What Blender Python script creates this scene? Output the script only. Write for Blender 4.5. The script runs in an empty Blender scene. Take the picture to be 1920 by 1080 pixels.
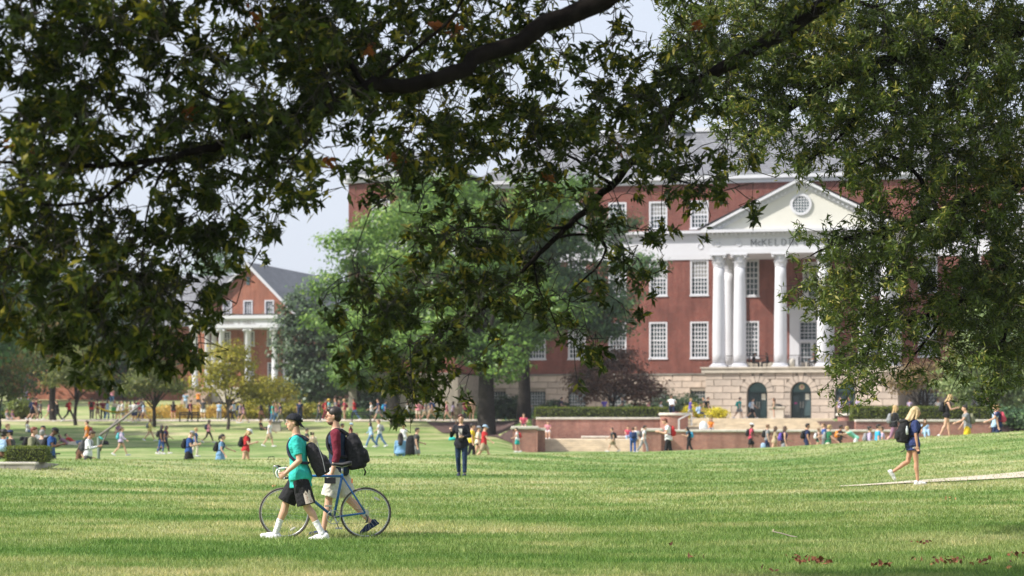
import bpy, math, random
import numpy as np
from mathutils import Vector, Matrix

SC = bpy.context.scene
COL = SC.collection
R = math.radians
rng = np.random.default_rng(7)
random.seed(7)

# ------------------------------------------------------------------ camera
F = 85 / 36 * 1920          # focal length in photograph pixels
HY = 797                    # row of the horizon in the photograph
EYE = 1.5
cam = bpy.data.objects.new('camera', bpy.data.cameras.new('camera'))
COL.objects.link(cam)
cam.location = (0, 0, EYE)
cam.rotation_euler = (R(90), 0, 0)
cd = cam.data
cd.lens = 85; cd.sensor_width = 36
cd.shift_y = (HY - 540) / 1920
cd.clip_start = 0.5; cd.clip_end = 6000
cd.dof.use_dof = True
cd.dof.focus_distance = 33.0
cd.dof.aperture_fstop = 2.6
SC.camera = cam

# ------------------------------------------------------------------ world, sun, exposure
SUN_AZ = math.atan2(-0.93, -0.40)      # compass angle (x, y) towards the sun: left of and slightly behind the camera
SUN_EL = R(43)
wd = bpy.data.worlds.new('World'); SC.world = wd; wd.use_nodes = True
nt = wd.node_tree; nt.nodes.clear()
sky = nt.nodes.new('ShaderNodeTexSky'); sky.sky_type = 'NISHITA'
sky.sun_disc = False; sky.sun_elevation = SUN_EL; sky.sun_rotation = SUN_AZ
sky.air_density = 1.0; sky.dust_density = 4.0; sky.ozone_density = 1.0; sky.altitude = 50
haze_mix = nt.nodes.new('ShaderNodeMixRGB'); haze_mix.blend_type = 'MIX'
haze_mix.inputs[0].default_value = 0.72
haze_mix.inputs[2].default_value = (6.9, 7.4, 8.5, 1)      # thin even high cloud
bg = nt.nodes.new('ShaderNodeBackground'); bg.inputs[1].default_value = 0.10
wo = nt.nodes.new('ShaderNodeOutputWorld')
nt.links.new(sky.outputs[0], haze_mix.inputs[1])
nt.links.new(haze_mix.outputs[0], bg.inputs[0]); nt.links.new(bg.outputs[0], wo.inputs[0])
sl = bpy.data.lights.new('sun', 'SUN'); sl.energy = 4.9; sl.angle = R(0.6); sl.color = (1.0, 0.95, 0.86)
sun = bpy.data.objects.new('sun', sl); COL.objects.link(sun)
sd = Vector((math.sin(SUN_AZ) * math.cos(SUN_EL), math.cos(SUN_AZ) * math.cos(SUN_EL), math.sin(SUN_EL)))
sd = Vector((-0.945 * math.cos(SUN_EL), -0.33 * math.cos(SUN_EL), math.sin(SUN_EL))).normalized()
sky.sun_rotation = math.atan2(sd.x, sd.y)
sun.rotation_euler = sd.to_track_quat('Z', 'Y').to_euler()
SC.view_settings.view_transform = 'Standard'; SC.view_settings.look = 'None'
SC.view_settings.exposure = 0.46; SC.view_settings.gamma = 1
SC.view_settings.use_curve_mapping = False
SC.cycles.max_bounces = 5; SC.cycles.diffuse_bounces = 3; SC.cycles.glossy_bounces = 2
SC.cycles.transmission_bounces = 3; SC.cycles.transparent_max_bounces = 4
SC.cycles.caustics_reflective = False; SC.cycles.caustics_refractive = False


def W(px, py, D):
    """Point seen at a photograph position, at distance D along the view."""
    return Vector(((px - 960) * D / F, D, EYE + (HY - py) * D / F))


# ------------------------------------------------------------------ mesh helpers
class MB:
    def __init__(s):
        s.v = []; s.f = []
    def add(s, vs, fs):
        o = len(s.v); s.v.extend([tuple(v) for v in vs]); s.f.extend([tuple(i + o for i in f) for f in fs]); return s
    def box(s, x0, x1, y0, y1, z0, z1, M=None):
        vs = [Vector(p) for p in ((x0,y0,z0),(x1,y0,z0),(x1,y1,z0),(x0,y1,z0),(x0,y0,z1),(x1,y0,z1),(x1,y1,z1),(x0,y1,z1))]
        if M: vs = [M @ v for v in vs]
        return s.add(vs, [(0,3,2,1),(4,5,6,7),(0,1,5,4),(1,2,6,5),(2,3,7,6),(3,0,4,7)])
    def bbox(s, x0, x1, y0, y1, z0, z1, b=0.02):
        """box with its front (-y) edges and top chamfered"""
        vs = [(x0,y0+b,z0),(x1,y0+b,z0),(x1,y1,z0),(x0,y1,z0),(x0,y0+b,z1),(x1,y0+b,z1),(x1,y1,z1),(x0,y1,z1),
              (x0+b,y0,z0+b),(x1-b,y0,z0+b),(x1-b,y0,z1-b),(x0+b,y0,z1-b)]
        return s.add(vs, [(0,3,2,1),(4,5,6,7),(1,2,6,5),(3,0,4,7),(8,9,10,11),(0,1,9,8),(1,5,10,9),(5,4,11,10),(4,0,8,11),(2,3,7,6)])
    def tube(s, pts, rad, n=8, cap=True, ex=None):
        pts = [Vector(p) for p in pts]
        if not hasattr(rad, '__len__'): rad = [rad] * len(pts)
        o = len(s.v); up = None
        for i, p in enumerate(pts):
            t = (pts[min(i+1, len(pts)-1)] - pts[max(i-1, 0)])
            if t.length < 1e-9: t = Vector((0,0,1))
            t.normalize()
            if up is None:
                up = t.orthogonal().normalized()
            up = (up - t * up.dot(t))
            if up.length < 1e-6: up = t.orthogonal()
            up.normalize(); b = t.cross(up)
            for k in range(n):
                a = 2*math.pi*k/n
                s.v.append(tuple(p + (up*math.cos(a) + b*math.sin(a))*rad[i]))
        for i in range(len(pts)-1):
            for k in range(n):
                k2 = (k+1) % n
                s.f.append((o+i*n+k, o+i*n+k2, o+(i+1)*n+k2, o+(i+1)*n+k))
        if cap:
            s.f.append(tuple(o+k for k in reversed(range(n))))
            s.f.append(tuple(o+(len(pts)-1)*n+k for k in range(n)))
        return s
    def ell(s, c, r, n=12, m=8, M=None):
        c = Vector(c)
        if not hasattr(r, '__len__'): r = (r, r, r)
        vs = []; fs = []
        P = lambda x, y, z: (c + (M @ Vector((x,y,z)) if M else Vector((x,y,z))))
        vs.append(P(0,0,-r[2]))
        for j in range(1, m):
            a = -math.pi/2 + math.pi*j/m
            for k in range(n):
                b = 2*math.pi*k/n
                vs.append(P(r[0]*math.cos(a)*math.cos(b), r[1]*math.cos(a)*math.sin(b), r[2]*math.sin(a)))
        vs.append(P(0,0,r[2])); L = len(vs)-1
        for k in range(n): fs.append((0, 1+(k+1)%n, 1+k))
        for j in range(m-2):
            for k in range(n):
                a = 1+j*n+k; b = 1+j*n+(k+1)%n
                fs.append((a, b, b+n, a+n))
        for k in range(n): fs.append((L, 1+(m-2)*n+k, 1+(m-2)*n+(k+1)%n))
        return s.add(vs, fs)
    def loft(s, secs, n=16, pw=2.0):
        """secs: (centre, vector half-width, vector half-depth); superellipse power pw"""
        o = len(s.v)
        for c, a, b in secs:
            c = Vector(c); a = Vector(a); b = Vector(b)
            for k in range(n):
                t = 2*math.pi*k/n; ct, st = math.cos(t), math.sin(t)
                ct = math.copysign(abs(ct)**(2/pw), ct); st = math.copysign(abs(st)**(2/pw), st)
                s.v.append(tuple(c + a*ct + b*st))
        for i in range(len(secs)-1):
            for k in range(n):
                k2 = (k+1) % n
                s.f.append((o+i*n+k, o+i*n+k2, o+(i+1)*n+k2, o+(i+1)*n+k))
        s.f.append(tuple(o+k for k in reversed(range(n))))
        s.f.append(tuple(o+(len(secs)-1)*n+k for k in range(n)))
        return s
    def lathe(s, c, prof, n=20):
        c = Vector(c); o = len(s.v)
        for r, z in prof:
            for k in range(n):
                a = 2*math.pi*k/n
                s.v.append((c.x+r*math.cos(a), c.y+r*math.sin(a), c.z+z))
        for i in range(len(prof)-1):
            for k in range(n):
                k2 = (k+1) % n
                s.f.append((o+i*n+k, o+i*n+k2, o+(i+1)*n+k2, o+(i+1)*n+k))
        s.f.append(tuple(o+k for k in reversed(range(n))))
        s.f.append(tuple(o+(len(prof)-1)*n+k for k in range(n)))
        return s
    def prism(s, poly, y0, y1):
        """polygon in x,z extruded along y"""
        n = len(poly)
        vs = [(x, y0, z) for x, z in poly] + [(x, y1, z) for x, z in poly]
        fs = [tuple(range(n)), tuple(reversed(range(n, 2*n)))]
        fs += [(i, i+n, (i+1) % n + n, (i+1) % n) for i in range(n)]
        return s.add(vs, fs)
    def mesh(s, name='mesh', smooth=False):
        me = bpy.data.meshes.new(name)
        me.from_pydata(s.v, [], s.f); me.update()
        if smooth: me.polygons.foreach_set('use_smooth', [True]*len(me.polygons))
        return me
    def obj(s, name, mat, parent=None, smooth=False):
        return link(name, s.mesh(name, smooth), mat, parent)


def link(name, me, mat=None, parent=None):
    o = bpy.data.objects.new(name, me)
    if mat is not None and me is not None and len(me.materials) == 0:
        me.materials.append(mat)
    COL.objects.link(o)
    if parent is not None: o.parent = parent
    return o


def np_mesh(name, V, Fc, smooth=False):
    V = np.asarray(V, np.float32); Fc = np.asarray(Fc, np.int32)
    me = bpy.data.meshes.new(name)
    k = Fc.shape[1]
    me.vertices.add(len(V)); me.vertices.foreach_set('co', V.ravel())
    me.loops.add(Fc.size); me.loops.foreach_set('vertex_index', Fc.ravel())
    me.polygons.add(len(Fc))
    me.polygons.foreach_set('loop_start', np.arange(len(Fc), dtype=np.int32) * k)
    me.polygons.foreach_set('loop_total', np.full(len(Fc), k, np.int32))
    if smooth: me.polygons.foreach_set('use_smooth', np.ones(len(Fc), bool))
    me.update(calc_edges=True)
    return me


def tag(o, label=None, cat=None, group=None, kind=None):
    if label: o['label'] = label
    if cat: o['category'] = cat
    if group: o['group'] = group
    if kind: o['kind'] = kind
    return o


def thing(name, label, cat, loc=(0,0,0), rz=0, group=None):
    o = bpy.data.objects.new(name, None); COL.objects.link(o)
    o.location = loc; o.rotation_euler = (0, 0, rz); o.empty_display_size = 0.2
    return tag(o, label, cat, group)


# ------------------------------------------------------------------ materials
MATS = {}
def new_mat(name):
    m = bpy.data.materials.new(name); m.use_nodes = True
    nt = m.node_tree; nt.nodes.clear()
    out = nt.nodes.new('ShaderNodeOutputMaterial')
    return m, nt, out
def N(nt, t, **kw):
    n = nt.nodes.new(t)
    for k, v in kw.items(): setattr(n, k, v)
    return n
def coord(nt, kind='Object', scale=(1,1,1)):
    tc = N(nt, 'ShaderNodeTexCoord'); mp = N(nt, 'ShaderNodeMapping')
    mp.inputs['Scale'].default_value = scale
    nt.links.new(tc.outputs[kind], mp.inputs[0]); return mp.outputs[0]
def noise(nt, vec, scale, detail=3, rough=0.55):
    n = N(nt, 'ShaderNodeTexNoise'); n.inputs['Scale'].default_value = scale
    n.inputs['Detail'].default_value = detail; n.inputs['Roughness'].default_value = rough
    nt.links.new(vec, n.inputs['Vector']); return n.outputs['Fac']
def ramp(nt, fac, stops, interp='LINEAR'):
    r = N(nt, 'ShaderNodeValToRGB'); cr = r.color_ramp; cr.interpolation = interp
    while len(cr.elements) > 1: cr.elements.remove(cr.elements[-1])
    cr.elements[0].position = stops[0][0]; c = stops[0][1]; cr.elements[0].color = tuple(c) + (1,) if len(c) == 3 else c
    for p, c in stops[1:]:
        e = cr.elements.new(p); e.color = tuple(c) + (1,) if len(c) == 3 else c
    nt.links.new(fac, r.inputs[0]); return r.outputs[0]
def mixc(nt, fac, a, b, mode='MIX'):
    m = N(nt, 'ShaderNodeMixRGB', blend_type=mode)
    for i, x in ((0, fac), (1, a), (2, b)):
        if isinstance(x, (int, float)): m.inputs[i].default_value = x
        elif isinstance(x, tuple): m.inputs[i].default_value = x + (1,) if len(x) == 3 else x
        else: nt.links.new(x, m.inputs[i])
    return m.outputs[0]
def mth(nt, op, a, b=None):
    m = N(nt, 'ShaderNodeMath', operation=op)
    for i, x in ((0, a), (1, b)):
        if x is None: continue
        if isinstance(x, (int, float)): m.inputs[i].default_value = x
        else: nt.links.new(x, m.inputs[i])
    return m.outputs[0]
def bsdf(nt, out, color, rough=0.8, metal=0.0, spec=0.5, bump=None, bump_s=0.3, bump_d=0.02, trans=0):
    b = N(nt, 'ShaderNodeBsdfPrincipled')
    if isinstance(color, tuple): b.inputs['Base Color'].default_value = color + (1,) if len(color) == 3 else color
    else: nt.links.new(color, b.inputs['Base Color'])
    if isinstance(rough, (int, float)): b.inputs['Roughness'].default_value = rough
    else: nt.links.new(rough, b.inputs['Roughness'])
    b.inputs['Metallic'].default_value = metal
    b.inputs['Specular IOR Level'].default_value = spec
    if bump is not None:
        bp = N(nt, 'ShaderNodeBump'); bp.inputs['Strength'].default_value = bump_s; bp.inputs['Distance'].default_value = bump_d
        nt.links.new(bump, bp.inputs['Height']); nt.links.new(bp.outputs[0], b.inputs['Normal'])
    nt.links.new(b.outputs[0], out.inputs[0]); return b


def simple(name, col, rough=0.8, var=0.12, scale=3.0, metal=0, spec=0.4, bump=0.0, island=0.0):
    if name in MATS: return MATS[name]
    m, nt, out = new_mat(name)
    v = coord(nt)
    f = noise(nt, v, scale, 4)
    lo = tuple(max(0, c*(1-var*1.6)) for c in col); hi = tuple(min(1, c*(1+var*1.6)) for c in col)
    c = ramp(nt, f, [(0.3, lo), (0.7, hi)])
    if island:
        g = N(nt, 'ShaderNodeNewGeometry'); oi = N(nt, 'ShaderNodeObjectInfo')
        rr = mth(nt, 'FRACT', mth(nt, 'ADD', g.outputs['Random Per Island'], oi.outputs['Random']))
        k = ramp(nt, rr, [(0, (1-island,)*3), (1, (1+island*0.6, 1+island*0.5, 1+island*0.35))])
        c = mixc(nt, 1.0, c, k, 'MULTIPLY')
    bsdf(nt, out, c, rough, metal, spec, bump=noise(nt, v, scale*12, 3) if bump else None, bump_s=bump)
    MATS[name] = m; return m


def objcol(name, rough=0.85, spec=0.3, var=0.12, scale=25, sheen=0):
    m, nt, out = new_mat(name)
    oi = N(nt, 'ShaderNodeObjectInfo')
    f = noise(nt, coord(nt), scale, 3)
    k = ramp(nt, f, [(0.3, (1-var,)*3), (0.7, (1+var*0.5,)*3)])
    c = mixc(nt, 1.0, oi.outputs['Color'], k, 'MULTIPLY')
    f2 = noise(nt, coord(nt), 9, 2)
    bsdf(nt, out, c, rough, 0, spec, bump=f2 if name == 'cloth' else None, bump_s=0.9, bump_d=0.05)
    MATS[name] = m; return m
CLOTH = objcol('cloth'); SKIN = objcol('skin', 0.55, 0.4, 0.05, 8); HAIRM = objcol('hair', 0.5, 0.5, 0.3, 40); PLAIN = objcol('plain', 0.5, 0.4, 0.04, 5)


def brick_mat(name, c1, c2, mortar, sc=1.0):
    m, nt, out = new_mat(name)
    tc = N(nt, 'ShaderNodeTexCoord'); sp = N(nt, 'ShaderNodeSeparateXYZ'); nt.links.new(tc.outputs['Object'], sp.inputs[0])
    cb = N(nt, 'ShaderNodeCombineXYZ')
    nt.links.new(mth(nt, 'ADD', sp.outputs[0], sp.outputs[1]), cb.inputs[0]); nt.links.new(sp.outputs[2], cb.inputs[1])
    br = N(nt, 'ShaderNodeTexBrick'); nt.links.new(cb.outputs[0], br.inputs['Vector'])
    br.inputs['Scale'].default_value = 1.0
    br.inputs['Brick Width'].default_value = 0.22*sc; br.inputs['Row Height'].default_value = 0.078*sc
    br.inputs['Mortar Size'].default_value = 0.007*sc; br.inputs['Mortar Smooth'].default_value = 0.2; br.inputs['Bias'].default_value = 0.0
    br.inputs['Color1'].default_value = c1+(1,); br.inputs['Color2'].default_value = c2+(1,); br.inputs['Mortar'].default_value = mortar+(1,)
    big = noise(nt, tc.outputs['Object'], 0.35, 4, 0.6)
    stain = noise(nt, coord(nt, 'Object', (3, 3, 0.35)), 0.8, 4, 0.6)
    k = ramp(nt, big, [(0.3, (0.70,)*3), (0.7, (1.18, 1.14, 1.10))])
    c = mixc(nt, 1.0, br.outputs[0], k, 'MULTIPLY')
    c = mixc(nt, 1.0, c, ramp(nt, stain, [(0.35, (0.78, 0.76, 0.76)), (0.55, (1, 1, 1))]), 'MULTIPLY')
    bsdf(nt, out, c, 0.9, spec=0.2, bump=br.outputs['Fac'], bump_s=-0.4, bump_d=0.01)
    MATS[name] = m; return m
BRICK = brick_mat('red_brick', (0.215, 0.056, 0.043), (0.145, 0.039, 0.032), (0.30, 0.22, 0.19))
BRICK2 = brick_mat('orange_brick', (0.38, 0.13, 0.075), (0.29, 0.095, 0.06), (0.38, 0.29, 0.24))
BRICKW = brick_mat('garden_brick', (0.43, 0.19, 0.145), (0.31, 0.125, 0.10), (0.48, 0.40, 0.35))
WHITE = simple('white_paint', (0.58, 0.585, 0.63), 0.55, 0.03, 0.5)
CREAM = simple('cream_plaster', (0.60, 0.59, 0.545), 0.8, 0.03, 0.5)
STONE = simple('limestone', (0.47, 0.40, 0.345), 0.9, 0.10, 1.2, bump=0.2, island=0.13)
STONE2 = simple('limestone_trim', (0.50, 0.45, 0.38), 0.9, 0.10, 1.5, bump=0.2)
CAP = simple('pale_cap_stone', (0.56, 0.52, 0.46), 0.85, 0.1, 2)
STEP = simple('step_stone', (0.58, 0.49, 0.36), 0.9, 0.12, 1.5)
GROUT = simple('grout', (0.28, 0.25, 0.21), 0.95)
DKSTONE = simple('stained_belt_stone', (0.20, 0.19, 0.17), 0.9, 0.25, 1.0)
CONC = simple('concrete', (0.36, 0.33, 0.29), 0.9, 0.22, 2.2, bump=0.2)
BLACK = simple('black_metal', (0.02, 0.02, 0.022), 0.45, 0.1)
DOORM = simple('dark_teal_door', (0.012, 0.035, 0.04), 0.35, 0.15)
BARK = simple('grey_bark', (0.075, 0.06, 0.05), 0.95, 0.35, 4, bump=0.6)
DBARK = simple('dark_bark', (0.022, 0.018, 0.015), 0.95, 0.35, 6, bump=0.6)
def glass_mat():
    m, nt, out = new_mat('window_glass')
    g = N(nt, 'ShaderNodeObjectInfo')
    f = noise(nt, coord(nt), 0.7, 2)
    c = ramp(nt, mth(nt, 'ADD', mth(nt, 'MULTIPLY', f, 0.5), mth(nt, 'MULTIPLY', g.outputs['Random'], 0.5)),
             [(0.2, (0.015, 0.035, 0.04)), (0.75, (0.06, 0.10, 0.11))])
    bsdf(nt, out, c, 0.12, spec=0.6); MATS['glass'] = m; return m
GLASS = glass_mat()
def slate_mat():
    m, nt, out = new_mat('roof_slate')
    tc = N(nt, 'ShaderNodeTexCoord'); sp = N(nt, 'ShaderNodeSeparateXYZ'); nt.links.new(tc.outputs['Object'], sp.inputs[0])
    cb = N(nt, 'ShaderNodeCombineXYZ')
    nt.links.new(mth(nt, 'ADD', sp.outputs[0], sp.outputs[1]), cb.inputs[0]); nt.links.new(sp.outputs[2], cb.inputs[1])
    br = N(nt, 'ShaderNodeTexBrick'); nt.links.new(cb.outputs[0], br.inputs['Vector'])
    br.inputs['Brick Width'].default_value = 0.5; br.inputs['Row Height'].default_value = 0.26
    br.inputs['Scale'].default_value = 1; br.inputs['Mortar Size'].default_value = 0.03
    br.inputs['Color1'].default_value = (0.20, 0.205, 0.225, 1); br.inputs['Color2'].default_value = (0.15, 0.155, 0.175, 1); br.inputs['Mortar'].default_value = (0.10, 0.10, 0.115, 1)
    c = mixc(nt, 1.0, br.outputs[0], ramp(nt, noise(nt, tc.outputs['Object'], 0.5, 4), [(0.3, (0.85,)*3), (0.7, (1.12,)*3)]), 'MULTIPLY')
    bsdf(nt, out, c, 0.65, spec=0.4, bump=br.outputs['Fac'], bump_s=-0.3, bump_d=0.02); return m
SLATE = slate_mat()


def leaf_mat(name, dark, light, tip=None, trans=0.3, gloss=0.35, clump=0.6):
    m, nt, out = new_mat(name)
    g = N(nt, 'ShaderNodeNewGeometry')
    f = noise(nt, coord(nt), clump, 3)
    k = mth(nt, 'ADD', mth(nt, 'MULTIPLY', g.outputs['Random Per Island'], 0.55), mth(nt, 'MULTIPLY', f, 0.75))
    st = [(0.25, dark), (0.8, light)]
    if tip: st.append((0.97, tip))
    c = ramp(nt, k, st)
    d = N(nt, 'ShaderNodeBsdfPrincipled'); nt.links.new(c, d.inputs['Base Color'])
    d.inputs['Roughness'].default_value = 0.45; d.inputs['Specular IOR Level'].default_value = gloss
    t = N(nt, 'ShaderNodeBsdfTranslucent')
    nt.links.new(mixc(nt, 1.0, c, (1.25, 1.35, 0.6), 'MULTIPLY'), t.inputs[0])
    mx = N(nt, 'ShaderNodeMixShader'); mx.inputs[0].default_value = trans
    nt.links.new(d.outputs[0], mx.inputs[1]); nt.links.new(t.outputs[0], mx.inputs[2]); nt.links.new(mx.outputs[0], out.inputs[0])
    MATS[name] = m; return m


# ------------------------------------------------------------------ terrain
def ip(x, pts):
    return np.interp(x, [p[0] for p in pts], [p[1] for p in pts])
def sst(t):
    t = np.clip(t, 0, 1); return t*t*(3-2*t)
def zg(X, Y):
    """height of the lawn; X, Y may be arrays"""
    X = np.asarray(X, float); Y = np.maximum(np.asarray(Y, float), 1.0)
    px = 960 + F*X/Y
    Dc = ip(px, [(-400,64),(0,66),(500,72),(865,80),(1000,85),(1200,95),(1440,98),(1600,95),(1700,90),(1920,88),(2400,90)])
    zc = ip(px, [(-400,.57),(0,.54),(500,.48),(865,.46),(1000,.45),(1200,.45),(1440,.57),(1600,.81),(1700,1.0),(1920,1.29),(2400,1.7)])
    pw = ip(px, [(0,3.2),(500,3.8),(900,4.0),(1500,2.0),(1920,1.6)])
    t = np.clip((Y-32)/(Dc-32), 0, 1)
    front = zc * t**pw
    L = ip(Y, [(60,-.45),(110,-.40),(135,-.27),(155,.0),(174,.3),(190,1.0),(203,1.9),(215,2.1),(235,2.6),(258,3.9),(400,9),(900,12),(5000,12)])
    Rr = ip(Y, [(60,-.45),(110,-.40),(135,-.3),(181,-.25),(182.5,1.97),(300,2.0),(5000,6)])
    w = sst((px-925)/70)
    back = L*(1-w) + Rr*w
    s = sst((Y-Dc)/14)
    und = 0.03*np.sin(X*0.35+Y*0.11)*np.clip((Y-26)/30, 0, 1)*np.clip((140-Y)/60, 0, 1)
    return np.where(Y < Dc, front, zc*(1-s) + back*s) + und
def zp(px, D): return float(zg((px-960)*D/F, D))
def at(px, D, dz=0.0):
    X = (px-960)*D/F
    return Vector((X, D, float(zg(X, D)) + dz))


def grass_color(nt):
    tc = N(nt, 'ShaderNodeTexCoord'); sp = N(nt, 'ShaderNodeSeparateXYZ'); nt.links.new(tc.outputs['Object'], sp.inputs[0])
    v1 = coord(nt, 'Object', (0.13, 0.24, 0.3)); v2 = coord(nt, 'Object', (0.55, 0.75, 1)); v3 = coord(nt, 'Object', (1, 1, 1))
    wob = noise(nt, coord(nt, 'Object', (0.09, 0.1, 0.1)), 1.0, 4)
    ys = mth(nt, 'ADD', sp.outputs[1], mth(nt, 'ADD', mth(nt, 'MULTIPLY', sp.outputs[0], 0.34), mth(nt, 'MULTIPLY', mth(nt, 'SUBTRACT', wob, 0.5), 9.0)))
    yy = mth(nt, 'DIVIDE', mth(nt, 'SUBTRACT', ys, 20.0), 200.0)
    g = lambda v: (v, v, v)
    # greener and drier belts of the lawn by distance
    band = ramp(nt, yy, [(0.0, g(.30)), (0.02, g(.42)), (0.032, g(.95)), (0.05, g(.9)), (0.062, g(.35)), (0.075, g(.45)), (0.09, g(.95)), (0.105, g(.85)), (0.118, g(.5)),
                         (0.14, g(.8)), (0.16, g(.55)), (0.185, g(.35)), (0.21, g(.5)), (0.25, g(.8)), (0.30, g(1)), (0.36, g(.5)), (0.5, g(.45)), (0.60, g(.6)), (0.64, g(.9)), (0.71, g(.8)), (0.765, g(.25)), (0.9, g(.15)), (1, g(.1))])
    n1 = noise(nt, v1, 1.0, 4, 0.6); n2 = noise(nt, v2, 1.2, 4, 0.65); n3 = noise(nt, v3, 6, 3, 0.7)
    f = mth(nt, 'ADD', mth(nt, 'MULTIPLY', band, 0.24), mth(nt, 'ADD', mth(nt, 'MULTIPLY', n1, 1.25), mth(nt, 'ADD', mth(nt, 'MULTIPLY', n2, 0.85), mth(nt, 'MULTIPLY', n3, 0.42))))
    f = mth(nt, 'MULTIPLY', f, 0.588)
    return ramp(nt, f, [(0.56, (0.52, 0.45, 0.30)), (0.68, (0.42, 0.41, 0.235)), (0.78, (0.29, 0.335, 0.15)), (0.88, (0.18, 0.265, 0.085)), (1.0, (0.105, 0.205, 0.05))]), f
def lawn_mat():
    m, nt, out = new_mat('lawn')
    c, f = grass_color(nt)
    sp = noise(nt, coord(nt, 'Object', (1, 0.5, 1)), 14, 4, 0.75)
    c = mixc(nt, 1.0, c, ramp(nt, sp, [(0.28, (0.55,)*3), (0.5, (1, 1, 1)), (0.75, (1.4, 1.38, 1.25))]), 'MULTIPLY')
    md = noise(nt, coord(nt, 'Object', (.22, .30, 1)), 1.0, 5, .7)
    c = mixc(nt, 1.0, c, ramp(nt, md, [(0.35, (0.62, 0.70, 0.58)), (0.62, (1.08, 1.05, 1.0))]), 'MULTIPLY')
    bsdf(nt, out, c, 0.9, spec=0.15, bump=sp, bump_s=0.6, bump_d=0.04); return m
def blade_mat():
    m, nt, out = new_mat('grass_blade')
    c, f = grass_color(nt)
    g = N(nt, 'ShaderNodeNewGeometry')
    c = mixc(nt, 1.0, c, ramp(nt, g.outputs['Random Per Island'], [(0, (0.62, 0.66, 0.6)), (0.85, (1.3, 1.28, 1.2)), (1, (1.7, 1.5, 1.3))]), 'MULTIPLY')
    d = N(nt, 'ShaderNodeBsdfPrincipled'); nt.links.new(c, d.inputs['Base Color']); d.inputs['Roughness'].default_value = 0.6; d.inputs['Specular IOR Level'].default_value = 0.2
    t = N(nt, 'ShaderNodeBsdfTranslucent'); nt.links.new(mixc(nt, 1.0, c, (1.2, 1.25, 0.7), 'MULTIPLY'), t.inputs[0])
    mx = N(nt, 'ShaderNodeMixShader'); mx.inputs[0].default_value = 0.35
    nt.links.new(d.outputs[0], mx.inputs[1]); nt.links.new(t.outputs[0], mx.inputs[2]); nt.links.new(mx.outputs[0], out.inputs[0])
    return m
LAWN = lawn_mat(); BLADE = blade_mat()

ys = np.concatenate([np.linspace(4, 24, 12), np.linspace(25, 130, 180), np.linspace(131, 180.5, 60), np.linspace(181, 183, 6), np.linspace(184, 275, 70), [300, 350, 400, 500, 700, 900, 1500, 3000, 5500]])
ang = np.concatenate([np.linspace(-3.0, -0.34, 14), np.linspace(-0.32, 0.32, 150), np.linspace(0.34, 3.0, 14)])
YY, AA = np.meshgrid(ys, ang, indexing='ij'); XX = AA*YY; ZZ = zg(XX, YY)
V = np.stack([XX.ravel(), YY.ravel(), ZZ.ravel()], 1)
nx = len(ang); I, J = np.meshgrid(np.arange(len(ys)-1), np.arange(nx-1), indexing='ij'); q = (I*nx+J).ravel()
ground = link('lawn', np_mesh('lawn', V, np.stack([q, q+1, q+nx+1, q+nx], 1), True), LAWN)
tag(ground, 'wide mown lawn with green and straw coloured patches rising to a crest', kind='structure')
back = MB().box(-900, 900, -900, 4, -0.4, -0.02).obj('ground', LAWN); tag(back, 'lawn behind the viewpoint', kind='structure')

def strip(name, pts_l, pts_r, mat, label, dz=0.012, n=12, kind='structure'):
    """ribbon between two polylines of (px, D), laid on the lawn"""
    vs = []; fs = []
    def dens(P):
        out = []
        for a, b in zip(P[:-1], P[1:]):
            for i in range(n): out.append((a[0]+(b[0]-a[0])*i/n, a[1]+(b[1]-a[1])*i/n))
        return out + [P[-1]]
    A = dens(pts_l); B = dens(pts_r); k = 6
    for a, b in zip(A, B):
        for j in range(k+1):
            t = j/k; px = a[0]+(b[0]-a[0])*t; D = a[1]+(b[1]-a[1])*t
            p = at(px, D, dz); vs.append(tuple(p))
    for i in range(len(A)-1):
        for j in range(k):
            o = i*(k+1)+j; fs.append((o, o+1, o+k+2, o+k+1))
    mb = MB(); mb.add(vs, fs); o = mb.obj(name, mat, None, True); return tag(o, label, kind=kind)
PATHM = simple('path_concrete', (0.52, 0.45, 0.36), 0.9, 0.12, 1.5, bump=0.2)
MULCH = simple('mulch', (0.085, 0.05, 0.045), 0.95, 0.35, 4, bump=0.6)
DRY = simple('dry_grass', (0.42, 0.33, 0.17), 0.95, 0.2, 2, bump=0.4)
strip('path', [(1575,53.5),(1700,54),(1920,55),(2300,57)], [(1575,53.9),(1700,55.3),(1920,58.3),(2300,62)], PATHM, 'pale concrete footpath crossing the lawn on the slope', 0.03)
strip('walkway', [(-300,201.5),(940,201.5)], [(-300,206.5),(940,206.5)], PATHM, 'pale walkway along the far side of the lawn', 0.03, 24)
strip('mulch_bed', [(830,187),(1004,176)], [(800,200.5),(1005,200.5)], MULCH, 'dark mulch bank beneath the big oaks', 0.04, 16)
strip('plaza', [(1000,184),(1930,184)], [(960,226),(1930,226)], PATHM, 'pale paved terrace in front of the library', 0.03, 12)
# ------------------------------------------------------------------ library building
TH = R(14)
Z0 = 2.0
lib = thing('library_building', 'large red brick library with white columned portico, pediment and grey slate roof', 'building', (26.3, 211.8, Z0), -TH)
# local frame: x along the facade, -y out towards the lawn, z above the terrace
def z_(py, s=21.16): return EYE + (HY-py)/s - Z0

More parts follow.
